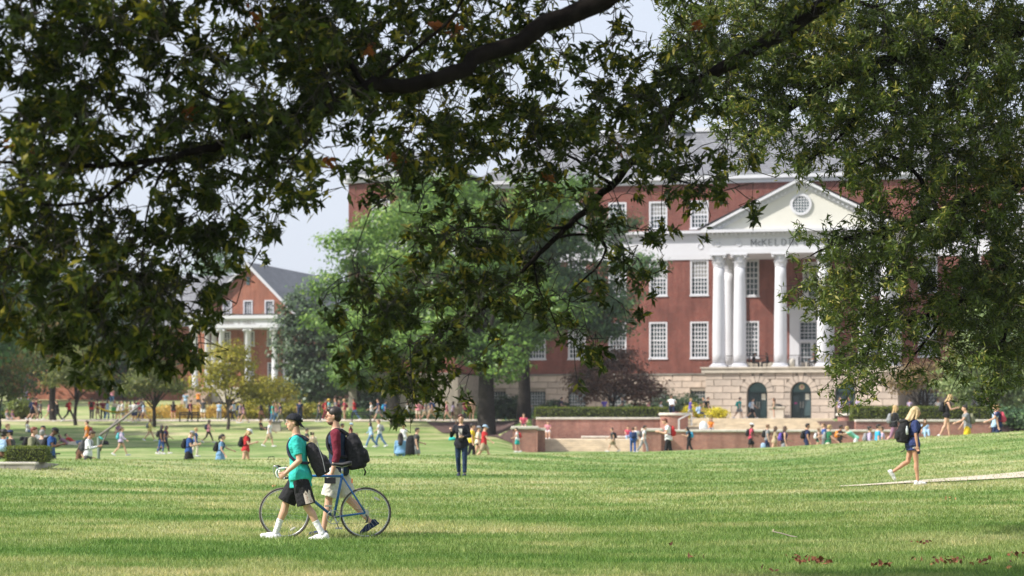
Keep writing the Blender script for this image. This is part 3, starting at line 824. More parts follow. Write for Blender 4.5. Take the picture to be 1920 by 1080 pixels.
# porch
pp = -4.6
po = MB(); a0, a1 = hz(618), hz(595)
po.box(-4.95, 4.3+0.6, pp, -0.02, a0, a0+0.32).box(-4.9, 4.85, pp+0.06, -0.02, a0+0.32, a1-0.35).box(-5.15, 5.1, pp-0.2, -0.02, a1-0.35, a1)
po.obj('porch_entablature', WHITE, hall)
MB().box(-5.0, 4.95, pp-0.05, -0.03, a1, a1+0.14).obj('porch_roof', simple('dark_flashing', (0.05,0.04,0.045), 0.6), hall)
letters(hall, "QUEEN ANNE'S HALL", -3.35, a0+0.42, 0.34, pp+0.055, simple('grey_letters', (0.36, 0.33, 0.33), 0.7), 1.13)
pz = hz(727)
for x, y in ((-4.45,pp+0.45),(-3.7,-0.4),(-4.45,-0.4),(-1.5,pp+0.45),(1.45,pp+0.45),(4.4,pp+0.45),(4.4,-0.4)):
    c = MB().lathe((x,y,pz), [(0.42,0),(0.42,0.15),(0.33,0.22),(0.32,2.5),(0.28,a0-pz-0.35),(0.36,a0-pz-0.28)], 20).box(x-0.42,x+0.42,y-0.36,y+0.36,a0-0.28,a0-0.001)
    cc = c.obj('column', WHITE, hall, True)
    MB().ell((x-0.38,y-0.3,a0-0.26),(0.13,0.13,0.14),8,6).ell((x+0.38,y-0.3,a0-0.26),(0.13,0.13,0.14),8,6).obj('volute', WHITE, cc)
MB().box(-5.2, 5.2, pp-0.3, -0.03, 0, pz).obj('porch_floor', STONE2, hall)
HSTEP = simple('worn_brick_step', (0.36, 0.27, 0.21), 0.9, 0.2, 2)
for k in range(8): MB().box(-4.7, -2.3, pp-0.3-0.36*(8-k), pp-0.3, pz*k/9-0.25, pz*(k+1)/9).obj('step', HSTEP, hall)

# long pale office block glimpsed behind the oaks on the right
rb = thing('stone_building', 'pale stone wing of a building behind the trees at far right', 'building', (52, 206, 2), R(-40))
MB().box(-14, 14, 0, 8, 0, 5.2).obj('wall', STONE2, rb)
MB().box(-14.2, 14.2, -0.2, 8.2, 5.2, 5.6).obj('cornice', CAP, rb)
for c in (-11,-7,-3,1,5,9): window(rb, c, 1.2, 3.6, 1.7, -0.02, 5, 6, 0.1, 0.06)

# ------------------------------------------------------------------ terraces, steps and garden walls
def px_x(px, D): return (px-960)*D/F
def gwall(name, label, px0, px1, D, ytop, zbot, th=0.5, cap=0.16, over=0.08, rz=0.0, mat=BRICKW, capmat=CAP):
    """brick garden wall with a pale cap; runs across the view at distance D"""
    x0, x1 = px_x(px0, D), px_x(px1, D); L = x1-x0
    zt = EYE+(HY-ytop)*D/F
    t = thing(name, label, 'wall', ((x0+x1)/2, D, zbot), rz)
    MB().box(-L/2, L/2, 0, th, 0, zt-zbot-cap).obj('brick_face', mat, t)
    n = max(1, int(L/1.6)); c = MB().bbox(0.005, L/n-0.005+0.0, -over, th+over, 0, cap, 0.03).mesh('cap_stone'); c.materials.append(capmat)
    for i in range(n):
        o = link('cap_stone', c, None, t); o.location = (-L/2+L*i/n, 0, zt-zbot-cap)
    return t, zt
gwall('garden_wall', 'long brick retaining wall with pale cap under the clipped dark hedge', 1005, 1240, 175, 782.5, -0.6, 0.6)
gwall('garden_wall', 'long low brick wall with pale cap below the terrace steps', 1237, 1722, 160, 805.5, -0.6, 0.5)
gwall('garden_wall', 'brick retaining wall under the bright hedge right of the steps', 1604, 1858, 162, 786.5, -0.6, 0.6)
t_, zt_b = gwall('stone_bench', 'pale stone slab bench against the brick retaining wall above the lower steps', 1090, 1180, 173.6, 817.5, 0.2, 0.5, 0.14)
tag(t_, cat='bench')
def pedestal(label, px, D, ytop, w, zbot=-0.6, round_=True, capw=1.1):
    zt = EYE+(HY-ytop)*D/F; r_ = w/2
    t = thing('brick_pedestal', label, 'pedestal', (px_x(px, D), D, zbot))
    h = zt-zbot
    if round_:
        MB().lathe((0,0,0), [(r_,0),(r_,h-0.2)], 28).obj('brick_face', BRICKW, t); MB().lathe((0,0,h-0.2), [(r_+0.1,0),(r_+0.14,0.06),(r_+0.1,0.2)], 28).obj('cap', CAP, t)
    else:
        MB().box(-r_, r_, -r_, r_, 0, h-0.2).obj('brick_face', BRICKW, t); MB().bbox(-r_-0.1, r_+0.1, -r_-0.1, r_+0.1, h-0.2, h, 0.04).obj('cap', CAP, t)
    return zt
z_ped = pedestal('round brick pedestal at the left end of the terrace steps', 1264, 174, 774, 2.0)
z_ped2 = pedestal('brick pedestal with pale cap left of the lower steps', 984, 158.5, 799, 1.6, round_=False)
pedestal('square brick pedestal where the low wall meets the lower steps', 1222, 160, 803, 1.15, round_=False)
z_ped3 = pedestal('round brick pedestal with pale cap at the right end of the terrace steps', 1588, 172, 775, 1.35)
# sloping cheek wall beside the lower steps
ck = thing('cheek_wall', 'sloping brick cheek wall with stone coping beside the lower steps', 'wall', (px_x(1008,159), 159, -0.6))
MB().add([(0,0,0),(0.5,0,0),(0.5,13,0),(0,13,0),(0,0,1.75),(0.5,0,1.75),(0.5,13,1.75),(0,13,1.75)], [(0,1,5,4),(1,2,6,5),(2,3,7,6),(3,0,4,7)]).obj('brick_face', BRICKW, ck)
MB().box(-0.06, 0.56, -0.1, 13, 1.75, 1.9).obj('coping', CAP, ck)
# lower steps
st = thing('lower_steps', 'wide pale stone steps leading up from the lawn to the brick wall', 'steps', (px_x(1106,162), 162, -0.6))
wdt = px_x(1237,162)-px_x(1012,162)
for k in range(6): MB().bbox(-wdt/2+0.1*0, wdt/2, 0.42*k, 12, 0.22+0.15*k, 0.37+0.15*k, 0.015).obj('step', STEP, st)
MB().box(-wdt/2, wdt/2, 0.02, 12, 0, 0.22).obj('footing', STEP, st)
# upper steps
us = thing('terrace_steps', 'broad beige stone steps rising to the library terrace', 'steps', (px_x(1428,173), 173, -0.4))
wu = px_x(1586,173)-px_x(1270,173); nst = 8; z_lo = 1.0
for k in range(nst): MB().bbox(-wu/2, wu/2, 1.0*k, 11.5, z_lo+0.4+ (2.0-z_lo)*k/nst-0.0, z_lo+0.4+(2.0-z_lo)*(k+1)/nst, 0.012).obj('step', STEP, us)
MB().box(-wu/2, wu/2, -11, 11.5, 0, z_lo+0.4).obj('landing', STEP, us)
# planting terraces behind the retaining walls
tag(MB().box(px_x(1004,175)-0.2, px_x(1264,175), 175.3, 185, -0.5, 1.96).obj('planting_bed', MULCH), 'raised planting bed behind the brick wall', kind='structure')
tag(MB().box(px_x(1590,162), px_x(1858,162), 162.5, 185, -0.5, 1.78).obj('planting_bed', MULCH), 'raised planting bed behind the wall at the right', kind='structure')
tag(MB().add([(px_x(1858,162),161,0.0),(px_x(2300,162),150,1.0),(px_x(2300,190),190,2.6),(px_x(1850,185),185,2.0),(px_x(1858,162),163,1.6)], [(0,1,2,4),(4,2,3)]).obj('mulch_slope', MULCH), 'dark mulch slope at the right end of the wall', kind='structure')
hrl = MB()
for s in (0, 0.9):
    hrl.tube([(0,s,-1.0),(0,s,0.15),(0.4,s,0.35),(1.0,s+1.5,0.6),(1.0,s+1.5,-0.3)], 0.035, 8)
ho = hrl.obj('handrail', simple('pale_metal',(0.5,0.5,0.5),0.4)); ho.location = (px_x(1272,172.6), 171.6, 1.75); tag(ho, 'curved pale handrail beside the round brick pedestal', 'handrail')
# stone plinth between doors
sp_ = thing('stone_plinth', 'pale stone plinth with dark top between the arched doors', 'plinth', tuple(lib_M @ Vector((-1.9, Yp-0.9, 0.02))), -TH)
MB().box(-0.6, 0.6, -0.35, 0.35, 0, 0.9).box(-0.7,0.7,-0.45,0.45,0.9,1.05).obj('block', STONE2, sp_)
MB().ell((0,0,1.08),(0.5,0.28,0.2),12,8).obj('top', simple('dark_bronze',(0.03,0.03,0.028),0.5), sp_, True)
# portico terrace furniture
ur = MB().lathe((0,0,0), [(0.3,0),(0.32,0.5),(0.3,0.62),(0.2,0.72)], 16).obj('stone_litter_bin', CAP, None, True); ur.matrix_world = lib_M @ Matrix.Translation((-0.9, Yp+0.9, pt)); tag(ur, 'round pale stone litter bin on the portico terrace', 'bin')
def chair(label, M):
    t = thing('cafe_chair', label, 'chair', group='black chairs on the portico terrace'); t.matrix_world = M
    MB().box(-.22,.22,-.22,.22,.43,.47).obj('seat', BLACK, t)
    MB().box(-.22,.22,.2,.24,.5,.9).obj('backrest', BLACK, t)
    for sx in (-1,1):
        for sy in (-1,1): MB().tube([(sx*.2,sy*.2,.43),(sx*.23,sy*.23,0)], .018, 6).obj('leg', BLACK, t)
for x, rz, l in ((-4.45,80,'black chair nearest the second portico column'),(-3.4,-80,'black chair facing the seated student left of the third column'),(-2.9,100,'black chair just left of the third portico column'),(-0.2,90,'black chair beside the stone litter bin on the terrace'),(0.9,-90,'black chair near the fourth portico column')):
    chair(l, lib_M @ Matrix.Translation((x, Yp+1.9, pt)) @ Matrix.Rotation(R(rz), 4, 'Z'))
for x, l in ((-3.9,'round black cafe table between the second and third columns'),(0.35,'round black cafe table right of the stone litter bin')):
    t = thing('cafe_table', l, 'table'); t.matrix_world = lib_M @ Matrix.Translation((x, Yp+1.9, pt))
    MB().lathe((0,0,.7), [(.42,0),(.42,.03)], 20).obj('table_top', BLACK, t); MB().lathe((0,0,0), [(.25,0),(.25,.03),(.03,.06),(.03,.7)], 12).obj('pedestal', BLACK, t)

# concrete wall at far left of the lawn
cw = thing('concrete_wall', 'low weathered concrete retaining wall at the left of the lawn', 'wall', (px_x(-160,62), 62, 0.0))
xw = px_x(66,62)-px_x(-160,62); ztw = EYE+(HY-866.5)*62/F
for k in range(4):
    MB().bbox(xw*k/4+0.004, xw*(k+1)/4-0.004, 0, 0.35, -0.2, ztw-0.06, 0.01).obj('concrete_panel', CONC, cw)
MB().bbox(0, xw+0.02, -0.02, 0.37, ztw-0.06, ztw, 0.01).obj('coping', CAP, cw)
MB().add([(xw-.3,0.36,-0.2),(xw-.3,4.0,-0.2),(xw,4.0,-0.2),(xw,0.36,-0.2),(xw-.3,0.36,ztw),(xw-.3,4.0,ztw-.12),(xw,4.0,ztw-.12),(xw,0.36,ztw)], [(0,1,5,4),(4,5,6,7),(1,2,6,5),(2,3,7,6)]).obj('return_wall', CONC, cw)
# ------------------------------------------------------------------ vegetation
def unit(a): return a/np.maximum(np.linalg.norm(a, axis=-1, keepdims=True), 1e-9)
def leaf_quads(C, Nrm, size, asp=0.5, dirs=None):
    """rhombic leaves, folded on the midrib"""
    n = len(C); Nrm = unit(Nrm)
    d = rng.normal(size=(n, 3)) if dirs is None else dirs
    d = unit(d - Nrm*(d*Nrm).sum(1, keepdims=True)); b = np.cross(Nrm, d)
    s = np.asarray(size).reshape(-1, 1)*np.ones((n, 1)); w = s*asp
    v0 = C - d*s*.5; v2 = C + d*s*.5; mid = C - d*s*.05
    v1 = mid + b*w*.5 + Nrm*w*.15; v3 = mid - b*w*.5 + Nrm*w*.15
    V = np.stack([v0, v1, v2, v3], 1).reshape(-1, 3)
    i = np.arange(n)*4
    return V, np.stack([i, i+1, i+2, i+3], 1)

def crown_points(ells, clumps, per, spread, shell=0.55):
    """cluster centres in a set of ellipsoids, biased to the outside; returns points and outward normals"""
    vol = np.array([e[3]*e[4]*e[5] for e in ells])**0.75; pr = vol/vol.sum()
    k = rng.choice(len(ells), clumps, p=pr)
    E = np.array(ells)[k]
    u = unit(rng.normal(size=(clumps, 3))); r = shell + (1-shell)*rng.random((clumps, 1))**0.6
    r *= 1 + 0.12*rng.normal(size=(clumps, 1))
    c = E[:, :3] + u*r*E[:, 3:6]
    sp_ = spread*(0.6+0.8*rng.random((clumps, 1, 1)))
    off = rng.normal(size=(clumps, per, 3))*sp_*np.array([1, 1, 0.45])
    P = c[:, None, :] + off
    nrm = unit(u[:, None, :]*0.9 + off/spread*0.25 + np.array([0, 0, 0.55]) + rng.normal(size=(clumps, per, 3))*0.45)
    return c, P.reshape(-1, 3), nrm.reshape(-1, 3)

lobe_s = 1.0
def tree(name, label, cat, base, ells, clumps, per, lsize, spread, lmat, tr=0.35, bark=BARK, fork=0.45, group=None, asp=0.55, stems=1, limbs=9, shell=0.5, lean=0.0, lobes=0):
    """ells: (dx, dy, dz, rx, ry, rz) relative to the base"""
    t = thing(name, label, cat, base, 0, group)
    if lobes:
        E = np.array(ells); vol = (E[:, 3]*E[:, 4]*E[:, 5])**.8; big = []
        for i in range(lobes):
            e = E[rng.choice(len(E), p=vol/vol.sum())]; u_ = unit(rng.normal(size=3)); u_[1] = -abs(u_[1])*.9 if rng.random() < .7 else u_[1]; r_ = rng.uniform(.55, .98); q0 = e[:3]+u_*r_*e[3:6]; z_r = rng.uniform(1.2, 2.4)*lobe_s
            big.append((q0[0], q0[1], q0[2], z_r, z_r*.9, z_r*.52))
        ells = [tuple(v) for v in big] + [(e[0], e[1], e[2], e[3]*.55, e[4]*.5, e[5]*.6) for e in E.tolist()]
    c, P, Nn = crown_points(ells, clumps, per, spread, shell)
    V, Fc = leaf_quads(P, Nn, lsize*(0.6+0.8*rng.random(len(P))), asp)
    link('crown', np_mesh('crown', V, Fc), lmat, t)
    top = np.average([e[2] for e in ells], weights=[e[3] for e in ells]); cx = np.average([e[0] for e in ells], weights=[e[3] for e in ells])
    tk = MB(); hf = top*fork
    for s in range(stems):
        a = 2*math.pi*s/max(stems, 1); o = 0.0 if stems == 1 else tr*1.6
        b0 = Vector((math.cos(a)*o*0.4, math.sin(a)*o*0.4, -0.3)); b1 = Vector((math.cos(a)*o*2.2+lean, math.sin(a)*o*2, hf))
        tk.tube([b0, b0.lerp(b1, .08), b0.lerp(b1, .5)+Vector((random.uniform(-.1,.1), 0, 0)), b1, b1.lerp(Vector((cx, 0, top)), .7)], [tr*1.5, tr*1.08, tr*.9, tr*.78, tr*.35], 12)
    tk.obj('trunk', bark, t, True)
    for i in range(limbs):
        q_ = c[rng.integers(len(c))]; tgt = Vector(q_); s0 = Vector((lean, 0, hf*random.uniform(.85, 1.5)))
        if stems > 1: a = 2*math.pi*(i % stems)/stems; s0 += Vector((math.cos(a)*tr*3.2, math.sin(a)*tr*3, -hf*.1))
        m1 = s0.lerp(tgt, .45) + Vector((0, 0, random.uniform(.05, .2)*(tgt-s0).length*.6))
        mb = MB().tube([s0, m1, s0.lerp(tgt, .95)], [tr*.42, tr*.25, tr*.06], 7); mb.obj('limb', bark, t, True)
    return t

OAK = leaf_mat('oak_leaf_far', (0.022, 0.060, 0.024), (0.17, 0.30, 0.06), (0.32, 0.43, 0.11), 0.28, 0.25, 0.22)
OAKD = leaf_mat('oak_leaf_dark', (0.018, 0.050, 0.028), (0.095, 0.18, 0.075), (0.19, 0.29, 0.11), 0.25, 0.25, 0.2)  # darker, bluer green leaves for several trees and low plants
MAG = leaf_mat('magnolia_leaf', (0.018, 0.04, 0.022), (0.06, 0.11, 0.045), (0.14, 0.19, 0.09), 0.12, 0.35, 0.4)
YEL = leaf_mat('yellowing_leaf', (0.10, 0.12, 0.02), (0.36, 0.32, 0.045), (0.5, 0.40, 0.06), 0.35, 0.2, 0.6)
OLV = leaf_mat('olive_leaf', (0.04, 0.065, 0.02), (0.17, 0.20, 0.055), (0.30, 0.26, 0.09), 0.3, 0.2, 0.6)
BRN = leaf_mat('bronze_leaf', (0.045, 0.028, 0.022), (0.16, 0.085, 0.065), (0.26, 0.15, 0.11), 0.2, 0.2, 0.6)
RED = leaf_mat('reddening_leaf', (0.03, 0.06, 0.02), (0.13, 0.17, 0.05), (0.33, 0.10, 0.04), 0.3, 0.2, 0.6)
DRK = leaf_mat('dark_wood_leaf', (0.016, 0.034, 0.022), (0.045, 0.085, 0.04), (0.08, 0.13, 0.05), 0.15, 0.2, 0.2)
WIL = leaf_mat('pale_green_leaf', (0.09, 0.15, 0.06), (0.28, 0.36, 0.15), (0.40, 0.46, 0.22), 0.35, 0.25, 0.3)
HED = leaf_mat('hedge_leaf', (0.035, 0.06, 0.012), (0.14, 0.18, 0.025), (0.26, 0.28, 0.05), 0.25, 0.25, 2.0)
GLD = leaf_mat('gold_flower', (0.30, 0.20, 0.05), (0.62, 0.40, 0.11), (0.75, 0.55, 0.2), 0.3, 0.1, 1.0)
YFL = leaf_mat('yellow_flower', (0.35, 0.32, 0.03), (0.72, 0.62, 0.06), None, 0.3, 0.1, 1.0)

def gz(px, D, dz=0): p = at(px, D, dz); return tuple(p)
s25 = F/180
# big oaks in the middle distance
tree('oak_tree', 'huge bright green oak whose thick dark trunk stands left of the brick wall', 'tree', gz(912, 184),
     [(-1.5,0,13.5,6.5,6,4.2),(-4.5,1,9,5,5,3),(3,0,11,5,5,4),(1.5,-1,7.0,5,4.5,2.2),(-1,0,17.5,4.5,4,3),(-5.5,0,15.5,3.2,3,2.6),(3.5,0,18.5,3.6,3,2.6)], 1900, 24, .30, .42, OAK, 0.72, DBARK, .42, limbs=12, lobes=34, shell=.6)
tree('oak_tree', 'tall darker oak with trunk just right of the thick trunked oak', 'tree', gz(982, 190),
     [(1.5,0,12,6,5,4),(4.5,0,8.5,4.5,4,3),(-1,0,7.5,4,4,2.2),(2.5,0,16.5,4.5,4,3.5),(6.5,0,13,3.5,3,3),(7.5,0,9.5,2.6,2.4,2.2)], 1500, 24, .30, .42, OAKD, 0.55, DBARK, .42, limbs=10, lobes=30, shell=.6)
tree('oak_tree', 'leafy light green oak overlapping the left wing of the library', 'tree', gz(742, 196),
     [(0,0,11,6,5,4.5),(-3.2,0,14,4,4,3),(2.5,0,15.5,4.5,4,3.2),(-4.2,0,9,3,3,2.5),(1,0,7,5,4,2.4),(3.5,0,19,3.5,3,2.6)], 1500, 24, .30, .42, OAK, 0.42, DBARK, .4, limbs=10, lobes=30, shell=.6)
tree('magnolia_tree', 'dark glossy magnolia between the far hall and the oaks', 'tree', gz(584, 222),
     [(0,0,6.5,3.5,3,3.2),(0.5,0,3.2,3.6,3,2.2),(-0.8,0,9.5,2.3,2,2.2),(1.8,0,8.2,1.8,2,1.8)], 900, 20, .34, .42, MAG, 0.22, DBARK, .25, limbs=6, shell=.4)
tree('oak_tree', 'small bright oak sapling between the magnolia and the pale stone base', 'tree', gz(672, 212),
     [(0,0,6,2.2,2,2.2),(-.6,0,4,2,2,1.4),(.6,0,8,1.4,1.2,1.4)], 330, 18, .3, .4, OAK, 0.2, DBARK, .4, limbs=6)
# smaller lawn trees
tree('maple_tree', 'slender yellow green tree standing in front of the columned hall', 'tree', gz(427, 192),
     [(0,0,5.2,2.6,2.4,1.6),(-1.2,0,4.0,1.9,1.8,1.2),(1.6,0,3.4,2.0,1.8,1.1),(2.6,0,2.6,1.6,1.6,.7),(0.2,0,6.3,1.5,1.5,.8)], 420, 16, .24, .34, YEL, 0.14, BARK, .38, limbs=10, shell=.2)
tree('cherry_tree', 'small spreading olive brown tree left of the yellow green tree', 'tree', gz(289, 195),
     [(0,0,3.9,2.4,2.2,1.0),(-1.4,0,3.2,1.5,1.5,.8),(1.7,0,3.3,1.8,1.6,.7),(.2,0,4.7,1.6,1.5,.7)], 380, 16, .2, .3, OLV, 0.17, DBARK, .42, limbs=10, shell=.2)
tree('cherry_tree', 'small forked green tree between the thick trunk and the yellow hammock', 'tree', gz(142, 197),
     [(0,0,4.6,2.2,2,1.4),(-1.2,0,3.8,1.6,1.5,1.0),(1.4,0,3.9,1.7,1.5,1.1),(.3,0,5.8,1.6,1.5,.9)], 380, 16, .22, .32, OLV, 0.16, DBARK, .35, limbs=9, shell=.2)
tree('maple_tree', 'tree with thick straight trunk and reddening leaves at the left path', 'tree', gz(99, 203),
     [(0,0,6.4,3.4,3,2.2),(-2.2,0,5.2,2.2,2,1.2),(2.4,0,5.4,2.4,2,1.4),(0.5,0,8.5,2.6,2.4,1.6)], 620, 16, .26, .4, RED, 0.30, DBARK, .55, limbs=8, shell=.3)
tree('maple_tree', 'green tree with hanging reddish leaves at the left edge of the lawn', 'tree', gz(-4, 190),
     [(0,0,5.4,2.6,2.4,2.4),(1.2,0,3.8,1.6,1.6,1.4),(-2,0,5,2.2,2,2)], 520, 16, .24, .36, RED, 0.22, DBARK, .3, limbs=8, shell=.3)
tree('yellow_shrub_tree', 'low golden green bushy tree just right of the yellow green tree', 'tree', gz(505, 206),
     [(0,0,2.7,1.9,1.6,1.1),(-1.4,0,2.0,1.3,1.2,.9),(1.3,0,2.2,1.2,1.1,.8)], 260, 15, .22, .3, YEL, 0.1, BARK, .35, limbs=6, shell=.2)
tree('bronze_leaved_tree', 'spreading purple brown plum tree behind the clipped hedge', 'tree', gz(1150, 190),
     [(0,0,3.4,3.0,2.6,1.6),(-2.0,0,2.6,2.0,1.8,1.2),(2.2,0,2.4,2.0,1.8,1.1),(.3,0,4.8,1.8,1.6,1.0)], 620, 18, .22, .34, BRN, 0.16, DBARK, .3, limbs=9, shell=.35)
tree('bronze_leaved_tree', 'bare limbed brown leaved tree behind the bright hedge', 'tree', gz(1731, 186),
     [(0,0,3.4,2.3,2.0,1.2),(-1.6,0,2.9,1.5,1.4,.9),(1.6,0,2.9,1.6,1.4,.9)], 330, 14, .2, .3, leaf_mat('tan_leaf', (0.06,0.045,0.025), (0.24,0.17,0.08), (0.34,0.24,0.13), .25, .2, .6), 0.12, DBARK, .22, stems=4, limbs=14, shell=.3)
tree('willow_tree', 'pale feathery green tree behind the hedge at the right edge', 'tree', gz(1862, 176),
     [(0,0,6.6,3.4,2.6,2.0),(-2.2,0,4.8,2.0,1.8,1.6),(1.6,0,4.0,2.2,1.8,1.4),(0,0,9.2,3.0,2.4,2.0)], 800, 18, .26, .42, WIL, 0.22, DBARK, .35, limbs=9, shell=.35)
tree('oak_tree', 'dark green tree with low drooping boughs beside the stone wing', 'tree', gz(1905, 190),
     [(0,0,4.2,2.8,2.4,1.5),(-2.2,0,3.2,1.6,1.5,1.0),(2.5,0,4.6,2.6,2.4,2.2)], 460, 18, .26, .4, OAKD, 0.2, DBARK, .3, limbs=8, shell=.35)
for px, D, l in ((-95, 166, 'big tree just beyond the left edge shading the bank'), (-210, 172, 'tall tree farther beyond the left edge shading the bank'), (-330, 163, 'outermost tall tree left of the frame'), (-160, 181, 'tree beyond the left edge near the walkway'), (-70, 157, 'broad tree beyond the left edge nearest the lawn bowl'), (-240, 158, 'second broad tree beyond the left edge')):
    tree('oak_tree', l, 'tree', gz(px, D), [(0,0,11,3.4,5,3.4),(-2,0,15,3.6,4,3.2),(0,1,7.5,3,4,1.8)], 800, 18, .5, .7, OAKD, .4, DBARK, .45, limbs=6)
# woodland behind the left side: each crown its own
wood = [(20, 262, 13, 7, 'tall dark tree at the left edge beyond the walkway'), (110, 275, 15, 7.5, 'broad dark tree behind the reddening tree'), (205, 268, 12, 6.5, 'dark round tree above the forked tree'),
        (285, 285, 14, 7, 'dark tall tree behind the olive brown tree'), (338, 270, 9, 3.8, 'dark narrow tree just left of the far hall'), (-70, 250, 14, 7, 'dark tree beyond the left edge hedge'), (395, 330, 20, 6, 'tall tree rising behind the far hall roof')]
for i, (px, D, h, r_, lab) in enumerate(wood):
    tree('woodland_tree', lab, 'tree', gz(px, D), [(0,0,h*.62,r_*.8,r_*.7,h*.3),(-r_*.4,0,h*.45,r_*.6,r_*.5,h*.22),(r_*.4,0,h*.42,r_*.6,r_*.5,h*.24),(0,0,h*.22,r_*.75,r_*.6,h*.18),(r_*.1,0,h*.85,r_*.5,r_*.45,h*.16)],
         520, 16, .5, .8, OAKD if i in (6,) else DRK, .3, DBARK, .35, group='dark trees behind the far walkway', limbs=5, shell=.5)
far = MB()
c_, P_, N_ = crown_points([((px-960)*D/F, D, 6+random.uniform(0, 2.5), 9, 5, 6) for px, D in zip(list(range(-500, 380, 70)) + list(range(1700, 2400, 70)), [330]*40)], 900, 16, 1.3, .6)
V_, F_ = leaf_quads(P_, N_, 1.2, .7); tag(link('treeline', np_mesh('treeline', V_, F_), DRK), 'distant dark treeline beyond the campus', kind='stuff')

def hedge(name, label, cat, M, L, dpt, h, n, ls, mat, core=None, rag=0.05):
    t = thing(name, label, cat); t.matrix_world = M
    MB().box(-L/2+.04, L/2-.04, .04, dpt-.04, 0, h-.05).obj('branches', core or simple('hedge_core', (0.02, 0.025, 0.01), .9), t)
    A = np.array([L*h, L*dpt, dpt*h, L*h, dpt*h]); k = rng.choice(5, n, p=A/A.sum()); u, v = rng.random(n), rng.random(n)
    P = np.zeros((n, 3)); Nn = np.zeros((n, 3))
    for q_, (f, nn) in enumerate([(lambda u, v: (u*L-L/2, 0*u, v*h), (0,-1,.3)), (lambda u, v: (u*L-L/2, v*dpt, h+0*u), (0,0,1)), (lambda u, v: (-L/2+0*u, u*dpt, v*h), (-1,0,.3)), (lambda u, v: (u*L-L/2, dpt+0*u, v*h), (0,1,.3)), (lambda u, v: (L/2+0*u, u*dpt, v*h), (1,0,.3))]):
        s = k == q_; P[s] = np.stack(f(u[s], v[s]), 1); Nn[s] = nn
    P += rng.normal(size=(n, 3))*rag; P[:, 2] = np.maximum(P[:, 2], .02); Nn = Nn + rng.normal(size=(n, 3))*.6
    V, Fc = leaf_quads(P, Nn, ls*(.6+.8*rng.random(n)), .6)
    tag(link('leaves', np_mesh('leaves', V, Fc), mat, t), kind='stuff'); return t
T_ = Matrix.Translation
hedge('clipped_hedge', 'long dark clipped hedge on top of the brick retaining wall', 'hedge', T_((px_x(1128,177), 177, 1.96)), px_x(1252,177)-px_x(1004,177), 1.4, .80, 9000, .10, HED)
hedge('clipped_hedge', 'bright green topped clipped hedge above the wall at the right', 'hedge', T_((px_x(1727,164), 164, 1.78)), px_x(1856,164)-px_x(1600,164), 1.5, .92, 10000, .10, HED)
hedge('box_hedge', 'small clipped hedge standing on the low concrete wall', 'hedge', T_((px_x(55,63), 62.5, ztw-.02)), px_x(93,63)-px_x(17,63), .8, .40, 5000, .032, HED, rag=.02)
def bush(name, label, px, D, w, h, mat, n=240, ls=.22, z=None, per=14, group=None, w2=None):
    b = at(px, D) if z is None else Vector((px_x(px, D), D, z))
    t = thing(name, label, 'shrub', tuple(b), 0, group)
    c, P, Nn = crown_points([(0,0,h*.45,w*.5,w*.4,h*.5),(-w*.22,0,h*.35,w*.3,w*.3,h*.38),(w*.22,0,h*.38,w*.3,w*.3,h*.36)], n, per, ls*1.1, .4)
    P[:, 2] = np.maximum(P[:, 2], .03)
    V, Fc = leaf_quads(P, Nn, ls*(.6+.8*rng.random(len(P))), .6)
    link('foliage', np_mesh('foliage', V, Fc), mat, t)
    m = MB()
    for k in range(5): a = k*1.257; m.tube([(0,0,-.1),(math.cos(a)*w*.15, math.sin(a)*w*.1, h*.35),(math.cos(a)*w*.3, math.sin(a)*w*.25, h*.7)], [.04,.03,.01], 6)
    m.obj('stems', DBARK, t); return t
bush('shrub', 'rounded dark green shrub just right of the seated pair at far left', 40, 207, 2.6, 2.0, HED)
bush('shrub', 'low dark shrub at the left edge of the walkway', 12, 212, 2.2, 1.4, DRK)
bush('conifer_shrub', 'pointed dark conifer against the pale stone base', 694, 212, 2.4, 2.8, DRK)
bush('shrub', 'low bright shrub beside the dark conifer', 665, 209, 1.6, .8, OAK, 120)
bush('shrub', 'wide dark shrub near the basement windows left of the portico', 1268, 200, 4.6, 2.4, MAG, 320, z=2)
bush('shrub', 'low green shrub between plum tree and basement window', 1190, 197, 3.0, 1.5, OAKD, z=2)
bush('shrub', 'dark shrub between the two oak trunks', 955, 199, 3.0, 2.2, DRK, z=2)
bush('shrub', 'small dark shrub left of the plum tree trunk', 1040, 194, 2.2, 1.6, DRK, z=2)
bush('flowering_shrub', 'bright yellow bush at the top of the terrace steps', 1345, 181.5, 1.5, 1.0, YFL, 120, .14, 1.98)
bush('flowering_shrub', 'small yellow flowers around the seated group by the steps', 1302, 183, 2.0, 1.2, YFL, 110, .12, 1.98)
bush('flowering_shrub', 'crimson flowers beside the round brick pedestal', 1270, 176.5, 1.6, .5, leaf_mat('crimson_flower', (.12,.02,.03), (.4,.04,.07)), 90, .1, 1.96)
bush('shrub', 'green bush at the right end of the brick wall', 1905, 165, 3.6, 1.6, OAKD, z=1.3)
for i, (px, w, h, m_, l) in enumerate([(470,3,1.5,YEL,'golden bush behind the yellow green tree trunk'),(545,2.8,1.7,YEL,'yellow leaved bush behind the boy in the teal shirt'),(590,2.6,1.5,YEL,'yellow leaved bush beside the man in the maroon shirt'),(612,2.4,1.2,OAK,'green bush behind the man in the maroon shirt'),(525,2.2,1.3,OLV,'olive bush left of the boy with the cap')]):
    bush('border_shrub', l, px, 210, w, h, m_, 170, .2, group='yellow bushes along the walkway')
